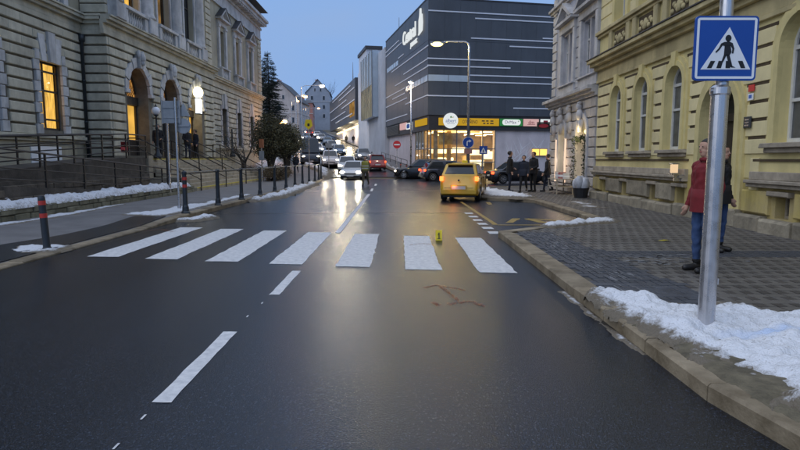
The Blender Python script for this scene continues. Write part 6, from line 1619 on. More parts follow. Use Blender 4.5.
# no entry sign, small pedestrian sign, yellow sign
t = thing('traffic_sign', 'round red no entry sign before the white shop wall', 'traffic sign', (-.26, 50, .12))
mb = MB(); mb.tube((0, 0, 0), (0, 0, 3.0), .035, None, 8); obj('post', mb, M['galv'], t, world=False); mb = MB(); disc(mb, (0, 2.7), .33, -.06, -.04, 28); p = obj('sign_panel', mb, M['sign_red'], t, world=False)
mb = MB(); mb.box(-.24, .24, 2.64, 2.76, -.068, -.062); obj('white_bar', mb, M['sign_sheet'], p, world=False); 
t = thing('traffic_sign', 'small blue square pedestrian sign on a thin post by the glowing shop windows', 'traffic sign', (5.18, 36.4, .12))
mb = MB(); mb.tube((0, 0, 0), (0, 0, 2.45), .03, None, 8); obj('post', mb, M['galv'], t, world=False); mb = MB(); mb.box(-.25, .25, 1.78, 2.28, -.05, -.03, .004); p = obj('sign_panel', mb, M['sign_blue'], t, world=False)
mb = MB(); mb.raw([(-.19, -.053, 1.85), (.19, -.053, 1.85), (0, -.053, 2.2)], [(0, 1, 2)]); obj('triangle', mb, M['sign_sheet'], p, world=False); mb = MB(); mb.raw([(-.03, -.056, 1.88), (.03, -.056, 1.88), (.03, -.056, 2.06), (-.03, -.056, 2.06)], [(0, 1, 2, 3)]); obj('figure', mb, M['sign_black'], p, world=False)
t = thing('traffic_sign', 'yellow diamond shaped sign on a thin post beyond the fence', 'traffic sign', (-8.4, 54, hz(54)+.1))
mb = MB(); mb.tube((0, 0, 0), (0, 0, 4.6), .04, None, 8); obj('post', mb, M['galv'], t, world=False)
mb = MB(); mb.raw([(-.38, -.06, 4.2), (0, -.06, 3.82), (.38, -.06, 4.2), (.25, -.06, 4.75), (-.25, -.06, 4.75), (-.38, -.04, 4.2), (0, -.04, 3.82), (.38, -.04, 4.2), (.25, -.04, 4.75), (-.25, -.04, 4.75)], [(0, 1, 2, 3, 4), (5, 6, 7, 8, 9), (0, 1, 6, 5), (1, 2, 7, 6), (2, 3, 8, 7), (3, 4, 9, 8), (4, 0, 5, 9)]); obj('sign_panel', mb, M['marker_yellow'], t, world=False)
mb = MB(); mb.box(-.1, .1, 4.15, 4.4, -.066, -.061); obj('mark', mb, M['ink_dark'], t, world=False)
t = thing('sign_post', 'thin bare post on the snowy kerb left of the white cars', 'post', (-6.95, 57, hz(57)+.1))
mb = MB(); mb.tube((0, 0, 0), (0, 0, 2.6), .035, None, 8); obj('post', mb, M['galv'], t, world=False); mb = MB(); mb.box(-.3, .3, 2.1, 2.55, -.05, -.03); obj('sign_panel', mb, M['sign_back'], t, world=False)
t = thing('sign_post', 'short grey post with orange box beside the low hedge', 'post', (-8.9, 37.6, .12))
mb = MB(); mb.tube((0, 0, 0), (0, 0, 2.3), .04, None, 8); obj('post', mb, M['galv'], t, world=False); mb = MB(); mb.box(-.13, .13, 2.2, 2.75, -.1, .1, .02); obj('box', mb, M['orange_paint'], t, world=False); mb = MB(); mb.box(-.16, .16, 1.4, 2.0, -.06, -.03); obj('plate', mb, M['sign_back'], t, world=False)

# ================================================================== FAR HOUSES UP THE STREET
def house(name, label, cx, cy, W, D, Z0, Zeave, Zridge, m, rows, cols, rz=0.0, gable=True, chim=1, lit=()):
    t = thing(name, label, 'house', (cx, cy, Z0), rz, 'houses up the street')
    mb = MB(); h = Zeave-Z0; hr = Zridge-Z0
    if gable: mb.prism([(-W/2, -2), (W/2, -2), (W/2, h), (0, hr), (-W/2, h)], -D/2, D/2)
    else: mb.box(-W/2, W/2, -2, h, -D/2, D/2)
    obj('wall', mb, M[m], t, world=False)
    mb = MB()
    if gable:
        for s in (-1, 1): mb.raw([(s*(W/2+.35), -D/2-.3, h-.32), (0, -D/2-.3, hr+.02), (0, D/2+.3, hr+.02), (s*(W/2+.35), D/2+.3, h-.32), (s*(W/2+.35), -D/2-.3, h-.12), (0, -D/2-.3, hr+.25), (0, D/2+.3, hr+.25), (s*(W/2+.35), D/2+.3, h-.12)], [(0, 1, 2, 3), (4, 5, 6, 7), (0, 1, 5, 4), (2, 3, 7, 6), (0, 3, 7, 4)])
    else:
        mb.raw([(-W/2-.3, -D/2-.3, h), (W/2+.3, -D/2-.3, h), (W/2+.3, D/2+.3, h), (-W/2-.3, D/2+.3, h), (-W/2+1, 0, hr), (W/2-1, 0, hr)], [(0, 1, 2, 3), (0, 1, 5, 4), (2, 3, 4, 5), (1, 2, 5), (0, 3, 4)])
    rf = obj('roof', mb, M['roof_tile'], t, world=False)
    for i in range(chim): 
        mb = MB(); x = -W*.12+i*W*.3; mb.box(x-.35, x+.35, hr-1.2, hr+1.0, -1.0+i, -.3+i); obj('chimney', mb, M['house_pink'], rf, world=False)
    def win(x, z, y, o='f', w=.95, hh=1.5, l=False):
        mb = MB()
        if o == 'f': mb.box(x-w/2, x+w/2, z, z+hh, y-.06, y+.05)
        else: mb.box(y-.05, y+.06, z, z+hh, x-w/2, x+w/2)
        f = obj('window', mb, M['grey_trim'], t, world=False); mb = MB()
        if o == 'f': mb.box(x-w/2+.1, x+w/2-.1, z+.1, z+hh-.1, y-.07, y-.055)
        else: mb.box(y+.055, y+.07, z+.1, z+hh-.1, x-w/2+.1, x+w/2-.1)
        obj('pane', mb, M['curtain_lit' if l else 'dark_glass'], f, world=False)
    for r in range(rows):
        z = h-2.6-r*3.1
        for c in range(cols): win(-W/2+W*(c+.5)/cols, z, -D/2, l=(r, c) in lit)
        n = max(2, int(D/3))
        for c in range(n): win(-D/2+D*(c+.5)/n, z, W/2, 's', l=(r, c+10) in lit)
    if gable and W > 7:
        for x in (-1.0, 1.0): win(x, h+.3, -D/2, w=.7, hh=1.2)
    mb = MB(); mb.box(-W/2-.1, W/2+.1, h-3.25, h-3.05, -D/2-.12, D/2+.12); obj('string_course', mb, M['grey_trim'], t, world=False)
    return t
house('gabled_house', 'pale gabled house with small attic windows right of the spruce', -31.0, 160, 10.2, 14, 8.3, 16.6, 21.6, 'house_white', 3, 3, R(-2), lit=())
house('terraced_house', 'narrow pinkish terraced house on the left of the climbing street', -29.8, 186, 5.0, 14, 10, 18.5, 20.0, 'house_pink', 3, 2, R(6), False, lit=((2, 11),))
house('terraced_house', 'blue grey gabled house rising behind the pink one', -29.2, 214, 8.2, 16, 12, 24.6, 29.0, 'house_grey', 3, 2, R(4), True, 1)
house('terraced_house', 'ochre terraced house at the top of the street', -32.0, 248, 6.5, 18, 14.5, 26.0, 28.5, 'house_ochre', 3, 2, R(6), False, 2, lit=((2, 10), (1, 11)))
house('terraced_house', 'dark roofed house far behind the gabled one', -47, 190, 16, 12, 11, 22, 26.0, 'house_grey', 2, 5, R(0), False, 3)
house('terraced_house', 'low ochre house closing the street at the top', -32.5, 300, 12, 12, 18.4, 27.0, 30.5, 'house_pink', 2, 3, R(10), False, 1, lit=((1, 1),))
house('villa', 'low pale villa hidden behind the clipped trees', -24, 92, 9, 10, 2.8, 7.0, 9.2, 'house_white', 1, 3, R(0), False, 1)
tree('far_bare_tree', 'large bare tree standing behind the far blue grey house', 'tree', (-29.5, 226, 13), 8, .5, 5.5, 3, None, spread=.55, kids=(3, 4), nstem=5)
# ================================================================== VEHICLES
def car(label, group, loc, rz, L=3.9, Wd=1.66, H=1.48, style='hatch', col='paint_white', head=None, tail=None, taxi=False, name='parked_car', cat='car', belt=None, rw=.30):
    """front towards local +Y"""
    t = thing(name, label, cat, loc, rz, group)
    w = Wd/2; hb = belt or H*.60
    yf, yr = L/2-.78, -L/2+.68                       # axles
    clear = .23
    # side profile of the body's top (bonnet and boot): y fraction -> height
    bon = {'hatch': [(-.5, .50), (-.485, .58), (-.46, hb), (.10, hb), (.22, hb*.97), (.42, hb*.80), (.485, hb*.62), (.5, hb*.45)],
           'sedan': [(-.5, .52), (-.49, hb*.9), (-.40, hb*.97), (-.2, hb), (.10, hb), (.24, hb*.95), (.43, hb*.78), (.49, hb*.6), (.5, hb*.42)],
           'suv': [(-.5, .55), (-.49, .7), (-.47, hb), (.12, hb), (.25, hb*.97), (.45, hb*.86), (.49, hb*.7), (.5, hb*.5)],
           'van': [(-.5, .5), (-.495, hb), (.28, hb), (.36, hb*.96), (.47, hb*.82), (.495, hb*.66), (.5, hb*.4)]}[style]
    ys = sorted(set([round(y*L, 3) for y, _ in bon]+[round(yy+dy, 3) for yy in (yf, yr) for dy in (-.40, -.36, -.28, -.15, 0, .15, .28, .36, .40)]+[round(-L/2+L*i/16, 3) for i in range(17)]))
    top = lambda y: float(np.interp(y/L, [a for a, _ in bon], [b for _, b in bon]))
    def bot(y):
        z = clear+(.10 if abs(y) > L/2-.1 else 0)
        for yy in (yf, yr):
            d = abs(y-yy)
            if d < .365: z = max(z, rw+math.sqrt(max(0, .365**2-d*d))*.98)
        return z
    def half(y):
        e = max(0, (abs(y)-(L/2-.55))/.55); return w*(1-.16*e*e*e)*(1-.02*(y/L+.5))
    mb = MB(); n = 7
    for y in ys:
        b, tp, hw = bot(y), top(y), half(y); tp = max(tp, b+.05)
        sec = [(hw*.93, b), (hw*.99, b+(tp-b)*.15), (hw, b+(tp-b)*.45), (hw*.985, b+(tp-b)*.75), (hw*.93, b+(tp-b)*.95), (hw*.84, tp+.004), (hw*.45, tp+.02)]
        for x, z in sec: mb.v.append((x, y, z))
        mb.v.append((0, y, tp+.028))
        for x, z in reversed(sec): mb.v.append((-x, y, z))
    m = 2*n+1
    for i in range(len(ys)-1):
        for j in range(m-1): a = i*m+j; mb.f.append((a, a+1, a+1+m, a+m))
        mb.f.append((i*m, i*m+m-1, (i+1)*m+m-1, (i+1)*m))
    mb.f += [tuple(range(m)), tuple(range((len(ys)-1)*m, len(ys)*m))]
    body = obj('body', mb, M[col], t, world=False, smooth=True)
    sm = body.modifiers.new('edges', 'EDGE_SPLIT'); sm.split_angle = R(42)
    mb = MB(); mb.box(-w*.8, w*.8, .16, .42, -L/2+.15, L/2-.15); obj('underbody', mb, M['car_plastic'], t, world=False)
    # glasshouse
    gp = {'hatch': (.235*L, .07*L, -.36*L, -.455*L), 'sedan': (.235*L, .06*L, -.20*L, -.37*L), 'suv': (.25*L, .09*L, -.42*L, -.475*L), 'van': (.385*L, .26*L, -.475*L, -.492*L)}[style]
    yA, yB, yC, yD = gp; wb, wt = w*.90, w*(.74 if style != 'van' else .84); zb = hb-.01; zt = H-.05
    mb = MB()
    low = [(yA, zb), (yB, zb), ((yB+yC)/2, zb), (yC, zb), (yD, zb)]
    def ring(y0, z0, y1, z1, k): return None
    B = [(-wb, yA, zb), (wb, yA, zb), (wb, yD, zb), (-wb, yD, zb)]
    Tp = [(-wt, yB, zt), (wt, yB, zt), (wt, yC, zt), (-wt, yC, zt)]; ym = (yB+yC)/2
    C_ = [(-wt*.6, yB-.08, H-.005), (wt*.6, yB-.08, H-.005), (wt*.6, yC+.1, H-.01), (-wt*.6, yC+.1, H-.01)]
    mb.raw(B+Tp+C_, [(0, 1, 5, 4), (1, 2, 6, 5), (2, 3, 7, 6), (3, 0, 4, 7), (4, 5, 9, 8), (5, 6, 10, 9), (6, 7, 11, 10), (7, 4, 8, 11), (8, 9, 10, 11), (0, 1, 2, 3)])
    cabin = bev(obj('cabin', mb, M[col], t, world=False, smooth=True), .035, 3)
    def lerp(a, b, s): return tuple(a[i]+(b[i]-a[i])*s for i in range(3))
    def bil(P, u, v): return lerp(lerp(P[0], P[1], u), lerp(P[3], P[2], u), v)
    def glazed(nm, P, u0, u1, v0, v1, push, inset=0.0):
        q = [bil(P, u0, v0), bil(P, u1, v0), bil(P, u1-inset, v1), bil(P, u0+inset, v1)]
        nn = (Vector(q[1])-Vector(q[0])).cross(Vector(q[3])-Vector(q[0])).normalized()*push
        mb = MB(); mb.raw([tuple(Vector(x)+nn) for x in q]+[tuple(Vector(x)-nn*3) for x in q], [(0, 1, 2, 3), (0, 1, 5, 4), (1, 2, 6, 5), (2, 3, 7, 6), (3, 0, 4, 7)])
        return obj(nm, mb, M['car_glass'], t, world=False)
    ws = [B[1], B[0], Tp[0], Tp[1]]; rwn = [B[3], B[2], Tp[2], Tp[3]]
    glazed('windscreen', ws, .06, .94, .08, .93, .008, .02)
    if style != 'van': glazed('rear_window', rwn, .08, .92, .16, .88, .008, .02)
    else: glazed('rear_window', rwn, .12, .46, .3, .9, .008); glazed('rear_window', rwn, .54, .88, .3, .9, .008)
    for s in (1, -1):
        P = [(s*wb, yA, zb), (s*wb, yD, zb), (s*wt, yC, zt), (s*wt, yB, zt)]
        if s > 0: P = [P[1], P[0], P[3], P[2]]
        spans = ((.05, .46), (.52, .93)) if s > 0 else ((.07, .48), (.54, .95))
        if style == 'van': spans = ((.70, .92),) if s > 0 else ((.08, .30),)
        for u0, u1 in spans: glazed('side_window', P, u0, u1, .12, .90, -.008 if False else .008, .03)
    # wheels
    tp = [(.16, -.10), (rw-.04, -.105), (rw, -.07), (rw, .07), (rw-.04, .105), (.16, .10)]
    for yy in (yf, yr):
        for s in (-1, 1):
            c = (s*(w-.115), yy, rw); mb = MB(); mb.lathe(tp, c, 20, 'x'); wh = obj('wheel', mb, M['rubber'], t, world=False, smooth=False)
            mb = MB(); mb.lathe([(.155, -.02), (.19, .0), (.19, .03), (.165, .034), (.15, .012), (.05, .03), (.03, .036)] if s > 0 else [(.155, .02), (.19, .0), (.19, -.03), (.165, -.034), (.15, -.012), (.05, -.03), (.03, -.036)], (c[0]+s*.075, yy, rw), 16, 'x')
            for k in range(5):
                a = 2*math.pi*k/5; d = Vector((0, math.cos(a), math.sin(a))); e = Vector((0, -math.sin(a), math.cos(a)))*.022; o_ = Vector((c[0]+s*.11, yy, rw))
                mb.raw([tuple(o_+d*.02+e), tuple(o_+d*.165+e), tuple(o_+d*.165-e), tuple(o_+d*.02-e)], [(0, 1, 2, 3)])
            obj('rim', mb, M['rim'], wh, world=False)
    # lamps, plates, bumpers, mirrors, handles
    yF = L/2; hz_ = hb*.66
    for s in (-1, 1):
        mb = MB(); mb.ball((s*w*.72, yF-.115, hz_), (.17, .10, .085), 12, 8); obj('headlight', mb, head or M['sign_back'], t, world=False, smooth=True)
        mb = MB()
        if style in ('hatch', 'suv', 'van'): mb.box(s*w*.86-.065, s*w*.86+.065, hb*.80, hb*.98, -L/2-.012+.03, -L/2+.16, .02)
        else: mb.box(s*w*.70-.16, s*w*.70+.16, hb*.72, hb*.90, -L/2-.02, -L/2+.1, .02)
        obj('tail_light', mb, tail or M['tail_off'], t, world=False)
        mb = MB(); mb.ball((s*(w+.10), yA-.22, hb+.07), (.10, .06, .075), 10, 7); mb.box(s*(w-.02)-.05, s*(w-.02)+.09*s+.05, hb+.0, hb+.05, yA-.25, yA-.2); obj('wing_mirror', mb, M['car_plastic' if col != 'paint_white' else col], t, world=False, smooth=True)
        for k, yy in enumerate((.0, -.235*L)):
            if style == 'van' and k: continue
            mb = MB(); mb.box(s*(w*.985)-.02, s*(w*.985)+.02, hb*.86, hb*.90, yy-.1, yy+.06); obj('door_handle', mb, M['car_plastic'], t, world=False)
        mb = MB()
        for yy in (.225*L, .02*L, -.23*L): mb.box(s*w*.995-.006, s*w*.995+.006, clear+.12, hb-.05, yy-.006, yy+.006)
        obj('door_seam', mb, M['car_plastic'], t, world=False)
    mb = MB(); mb.box(-w*.86, w*.86, .30, .44, -L/2-.045, -L/2+.15, .03); obj('bumper', mb, M[col], t, world=False)
    mb = MB(); mb.box(-w*.82, w*.82, .18, .33, L/2-.12, L/2+.03); obj('bumper', mb, M['car_plastic'], t, world=False)
    mb = MB(); mb.box(-w*.5, w*.5, .40, .50, L/2-.05, L/2+.012); obj('grille', mb, M['car_plastic'], t, world=False)
    zp = .47 if style != 'sedan' else .5
    mb = MB(); mb.box(-.26, .26, zp, zp+.115, -L/2-.055, -L/2+.02, .006); obj('number_plate', mb, M['plate'], t, world=False)
    mb = MB(); mb.box(-.26, .26, .26, .37, L/2, L/2+.045); obj('number_plate', mb, M['plate'], t, world=False)
    if style == 'hatch':
        mb = MB(); mb.box(-w*.62, w*.62, zt-.02, zt+.03, yC-.13, yC+.05, .01); obj('roof_spoiler', mb, M[col], t, world=False)
    if style == 'hatch':
        mb = MB(); mb.box(-w*.7, w*.7, hb*.53, hb*.535+.004, -L/2-.006, -L/2+.02); obj('hatch_seam', mb, M['car_plastic'], t, world=False)
        mb = MB(); mb.lathe([(.038, -L/2-.012), (.03, -L/2-.018), (.004, -L/2-.018)], (0, 0, hb*.83), 14, 'y'); obj('badge', mb, M['car_plastic'], t, world=False)
        mb = MB(); mb.box(-w*.6, -w*.2, hb+.085, hb+.10, yD-.03, yD-.015); obj('wiper', mb, M['car_plastic'], t, world=False)
    mb = MB(); mb.box(-.30, .30, zp-.035, zp+.15, -L/2-.052, -L/2+.02, .01); obj('plate_recess', mb, M[col], t, world=False)
    if taxi:
        mb = MB(); mb.box(-.11, .11, H-.01, H+.10, -.05, .06, .02); obj('roof_sign', mb, M['marker_yellow'], t, world=False)
    return t
def beams(t, L, Wd, h, e):
    """the two dipped beams of a car whose front is local +Y"""
    for s in (-1, 1):
        l = bpy.data.lights.new('headlight_beam', 'SPOT'); l.energy = e; l.color = (1, .88, .62); l.spot_size = R(75); l.spot_blend = .8; l.shadow_soft_size = .08
        o = bpy.data.objects.new('headlight_beam', l); COL.objects.link(o); o.parent = t; o.location = (s*Wd*.36, L/2+.12, h); o.rotation_euler = (R(80), 0, 0)
GQ = 'cars queueing down the street'
PI = math.pi
tx = car('yellow hatchback taxi seen from behind with brake lights on, turning right', 'cars', (2.62, 23.55, 0), R(-13.5), 3.55, 1.54, 1.45, 'hatch', 'paint_yellow', None, M['signal_on'], True, 'taxi', belt=.97)
lamp('brake_glow', (2.0, 21.75, .6), 2, (1, .25, .06), .1)
c1 = car('white car with dazzling headlights first in the oncoming queue', GQ, (-3.65, 46.4, hz(46.4)), PI+R(-4), 4.2, 1.76, 1.46, 'hatch', 'paint_white', M['headlight'], name='queueing_car'); beams(c1, 4.2, 1.76, .62, 150)
c2 = car('white car with lit headlights second in the queue, behind the first one', GQ, (-5.0, 55, hz(55)), PI+R(6), 4.3, 1.78, 1.5, 'sedan', 'paint_white', M['headlight'], name='queueing_car'); beams(c2, 4.3, 1.78, .62, 60)
c3 = car('white car at the left kerb with lit headlights behind a thin post', GQ, (-7.55, 63.0, hz(63.0)), PI+R(9), 4.3, 1.8, 1.75, 'suv', 'paint_white', M['headlight'], name='queueing_car'); beams(c3, 4.3, 1.8, .7, 120)
c4 = car('pale car with one bright headlight behind the red one', GQ, (-4.55, 72, hz(72)), PI+R(10), 4.2, 1.76, 1.5, 'hatch', 'paint_silver', M['headlight_low'], name='queueing_car')
c5 = car('dark red car with glowing tail lights driving up past the mall', GQ, (-2.55, 58.5, hz(58.5)), R(11), 4.3, 1.76, 1.5, 'hatch', 'paint_red', None, M['tail_on'], name='queueing_car')
far = [(-8.6, 82, 'paint_blue', 1, 'blue grey car uphill behind the pale one'), (-12.2, 86, 'paint_white', 1, 'white car high up behind the van'), (-11.2, 96, 'paint_silver', 1, 'silver car halfway up the hill'), (-15.6, 98, 'paint_blue', 1, 'blue grey car on the left lane halfway up the hill'),
       (-13.6, 110, 'paint_blue', 0, 'snow dusted blue car parked up the hill beside the dark block'), (-18.6, 112, 'paint_white', 1, 'white car on the left far up the hill'), (-16.6, 124, 'paint_silver', 1, 'silver car far up the hill'), (-20.4, 128, 'paint_blue', 0, 'blue car on the left far up the hill'), (-19.8, 140, 'paint_white', 1, 'white car near the top of the queue'), (-23.2, 150, 'paint_red', 2, 'red car with tail lights at the top of the hill'), (-26.5, 160, 'paint_silver', 1, 'silver car last in sight at the hilltop')]
for i, (x, y, col, lt, lab) in enumerate(far):
    up = lt == 2
    car(lab, GQ, (x, y, hz(y)), R(11) if up else PI+R(11), 4.2, 1.76, 1.48, ('hatch', 'sedan', 'suv')[i % 3], col, M['headlight_low'] if lt == 1 else None, M['tail_on'] if up else None, name='queueing_car')
lab_v = 'dark van coming down the street behind the fence, with small roof lights'
vn = car(lab_v, GQ, (-10.25, 66.5, hz(66.5)), PI+R(11), 5.6, 2.1, 2.9, 'van', 'paint_navy', M['headlight_low'], name='delivery_van', cat='van', belt=1.25, rw=.34)
mb = MB(); mb.box(-.95, -.75, 2.88, 3.0, 1.2, 1.4); mb.box(.75, .95, 2.88, 3.0, 1.2, 1.4); obj('roof_light', mb, M['lamp_white'], vn, world=False)
bk = car('black people carrier with lit headlight turning before the shop windows', 'cars', (1.85, 47.6, 0), R(84), 4.5, 1.8, 1.62, 'suv', 'paint_black', M['headlight_low'], name='moving_car')
nv = car('dark navy estate car with red tail light behind the taxi', 'cars', (3.7, 43.2, 0), R(-78), 4.4, 1.78, 1.5, 'hatch', 'paint_navy', None, M['tail_on'], name='moving_car')
pk = car('black car with red tail light standing behind the group of people', 'cars', (8.0, 38.5, 0), R(-80), 4.4, 1.78, 1.45, 'sedan', 'paint_black', None, M['tail_on'], name='parked_car')

# ================================================================== PEOPLE
def person(label, loc, rz, pose='stand', cl=None, h=1.75, vox=.016, group=None, vest=False, detail=False, seed=0, hat=None, bag=None):
    """one continuous body grown from tapered capsules and remeshed; faces front = local -Y... the front is +Y"""
    cl = dict(dict(top='cl_black', leg='cl_navy', shoe='shoe', hair='hair'), **(cl or {}))
    rr = random.Random(seed); S = h/1.75; st = {'stand': 0.0, 'walk': .28, 'stroll': .16}[pose]
    J = {}; hip = .92; J['pel'] = (0, 0, .95); J['che'] = (0, .01, 1.27); J['neck'] = (0, 0, 1.46)
    caps = []                                   # (p, q, r0, r1, material, flatten y)
    def cap(p, q, r0, r1, m): caps.append((Vector(p), Vector(q), r0, r1, m))
    T, Lg, Sh, Sk = cl['top'], cl['leg'], cl['shoe'], 'skin'
    for x in (-.07, .07): cap((x, 0, .96), (x, .0, 1.06), .118, .115, T)
    cap((-.075, .0, 1.05), (-.09, .0, 1.32), .115, .12, T); cap((.075, .0, 1.05), (.09, .0, 1.32), .115, .12, T); cap((0, .02, 1.05), (0, .02, 1.33), .12, .125, T)
    cap((-.15, 0, 1.40), (.15, 0, 1.40), .075, .075, T); cap((-.1, 0, .90), (.1, 0, .90), .112, .112, T)
    cap((0, -.005, 1.42), (0, .012, 1.53), .062, .055, Sk)
    for s in (-1, 1):
        f = st*s
        kx, ky = s*.10, f*.55+.02; ax, ay = s*.11, f*1.0-(.05 if f < 0 else 0); az = .09+(.07 if f < 0 else 0)
        cap((s*.095, 0, .90), (kx, ky, .50), .098, .066, Lg); cap((kx, ky, .50), (ax, ay, az+.05), .064, .046, Lg)
        cap((ax, ay-.03, az-.035), (ax+s*.015, ay+.15, az-.05), .05, .042, Sh); cap((ax, ay-.02, az+.02), (ax, ay, az+.05), .046, .05, Sh)
        sh = Vector((s*.195, 0, 1.40)); sw = -f*.7
        el = Vector((s*.245, sw*.4-.02, 1.12)); wr = Vector((s*.25, sw*.9+.07, .88))
        if bag == s: el = Vector((s*.25, -.03, 1.12)); wr = Vector((s*.26, .03, .86))
        if pose == 'stand' and not detail and rr.random() < .5: wr = Vector((s*.15, .17, 1.02)); el = Vector((s*.26, .0, 1.12))
        cap(sh, el, .064, .052, T); cap(el, wr, .05, .036, T)
        d = (wr-el).normalized(); palm = wr+d*.07
        cap(wr, palm, .030, .036, Sk); side = Vector((0, 1, 0)).cross(d).normalized() if abs(d.y) < .95 else Vector((1, 0, 0)); fw = d.cross(side).normalized()
        for k, ln in enumerate((.062, .074, .070, .054)):
            b = palm+fw*(.030-.020*k)+d*.015; m1 = b+d*ln*.55; e = m1+(d*.8-side*s*.55).normalized()*ln*.6
            cap(b, m1, .0105, .0098, Sk); cap(m1, e, .0098, .008, Sk)
        tb = wr+d*.03+fw*.026; cap(tb, tb+fw*.026+d*.03, .0125, .011, Sk); cap(tb+fw*.026+d*.03, tb+fw*.03+d*.058, .011, .009, Sk)
    # head
    hc = Vector((0, .02, 1.63)); cap(hc+Vector((0, -.012, .022)), hc+Vector((0, .006, .028)), .088, .086, Sk); cap(hc+Vector((0, .032, -.045)), hc+Vector((0, .04, -.075)), .060, .047, Sk)
    cap(hc+Vector((0, .090, .015)), hc+Vector((0, .103, -.020)), .009, .012, Sk)
    for s in (-1, 1): cap(hc+Vector((s*.088, -.005, .015)), hc+Vector((s*.09, -.002, -.02)), .013, .011, Sk)
    mb = MB()
    for p, q, r0, r1, m in caps:
        if (q-p).length < 1e-4: q = p+Vector((0, 0, .001))
        d = (q-p).normalized(); pts = []; rs = []
        for t in (-1, -.8, -.45): pts.append(p+d*t*r0); rs.append(max(.0012, r0*math.sqrt(max(0, 1-t*t))))
        for t in (0, .5, 1): pts.append(p.lerp(q, t)); rs.append(r0+(r1-r0)*t)
        for t in (.45, .8, 1): pts.append(q+d*t*r1); rs.append(max(.0012, r1*math.sqrt(max(0, 1-t*t))))
        mb.path(pts, rs, 12)
    tmp = obj('tmp_person', mb, M['skin']); md = tmp.modifiers.new('r', 'REMESH'); md.mode = 'VOXEL'; md.voxel_size = vox
    s2 = tmp.modifiers.new('s', 'SMOOTH'); s2.factor = .5; s2.iterations = 2 if vox > .012 else 3
    if vox > .012: pass
    dg = bpy.context.evaluated_depsgraph_get(); me = bpy.data.meshes.new_from_object(tmp.evaluated_get(dg)); bpy.data.objects.remove(tmp)
    me.update(); nv_ = len(me.vertices)
    if detail:                                  # soft folds in the cloth
        co = np.empty(nv_*3); me.vertices.foreach_get('co', co); co = co.reshape(-1, 3); no = np.empty(nv_*3); me.vertices.foreach_get('normal', no); no = no.reshape(-1, 3)
        f = np.sin(co[:, 2]*34+5*np.sin(co[:, 0]*13+seed)+3*np.sin(co[:, 1]*17))*.5+np.sin(co[:, 2]*61+co[:, 0]*38+2*np.sin(co[:, 1]*29))*.3
        k = ((co[:, 2] > .12) & (co[:, 2] < 1.40)).astype(float); k[(np.abs(co[:, 0]) > .2) & (co[:, 2] < .93)] = 0
        me.vertices.foreach_set('co', (co+no*(f*k*.0075)[:, None]).ravel()); me.update()
    mats = []
    for c in caps:
        if c[4] not in mats: mats.append(c[4])
    me.materials.clear()
    for k in mats: me.materials.append(M[k])
    nf = len(me.polygons); ctr = np.empty(nf*3); me.polygons.foreach_get('center', ctr); ctr = ctr.reshape(-1, 3); best = np.full(nf, 9.0); idx = np.zeros(nf, int)
    for p, q, r0, r1, m in caps:
        P = np.array(p); D = np.array(q)-P; tt = np.clip(((ctr-P)@D)/max(1e-9, D@D), 0, 1); ds = np.linalg.norm(ctr-P-tt[:, None]*D, axis=1)-(r0+(r1-r0)*tt)
        k = ds < best; best[k] = ds[k]; idx[k] = mats.index(m)
    me.polygons.foreach_set('material_index', idx.astype('int32')); me.polygons.foreach_set('use_smooth', [True]*nf)
    t = thing('person', label, 'person', loc, rz, group); t.scale = (S, S, S)
    me.name = 'body'; b = bpy.data.objects.new('body', me); COL.objects.link(b); b.parent = t; ORG[b.name] = (0, 0, 0)
    # hair, eyes, coat hem
    mb = MB(); mb.ball(hc+Vector((0, -.02, .03)), (.101, .108, .098), 16, 12); mb.v = [v for v in mb.v]
    keep = [v for v in mb.v]; hv = []
    for v in mb.v:
        v = Vector(v)-hc
        if v.y > .045 and v.z < .075: v.y = .042
        if v.z < -.03: v.x *= .9; v.y *= .9
        hv.append(tuple(v+hc))
    mb.v = hv; obj('hair', mb, M[cl['hair'] if not hat else hat], t, world=False, smooth=True)
    if detail:
        for s in (-1, 1): mb = MB(); mb.ball(hc+Vector((s*.031, .087, .018)), (.011, .008, .006), 8, 6); obj('eye', mb, M['eye'], t, world=False)
        mb = MB(); mb.ball(hc+Vector((0, .092, -.052)), (.022, .008, .005), 8, 6); obj('mouth', mb, M['ink_red'], t, world=False)
    mb = MB()                                  # jacket skirt: follows the hips
    n = 20; prof = [(.222, .140, 1.10), (.226, .148, .98), (.228, .155, .86), (.232, .160, .80)]
    for a, bq, z in prof:
        for i in range(n): th = 2*PI*i/n; wob = 1+.025*math.sin(th*5+z*9); mb.v.append((a*math.cos(th)*wob*.93, .01+bq*math.sin(th)*wob*.98, z))
    for r_ in range(3):
        for i in range(n): mb.f.append((r_*n+i, r_*n+(i+1) % n, r_*n+n+(i+1) % n, r_*n+n+i))
    mb.f.append(tuple(range(n)))
    obj('jacket_hem', mb, M[T], t, world=False, smooth=True)
    mb = MB(); mb.path([(.07*math.cos(2*PI*i/12), .005+.068*math.sin(2*PI*i/12), 1.475+.01*math.sin(2*PI*i/12)) for i in range(13)], .028, 7); obj('collar', mb, M[T], t, world=False, smooth=True)
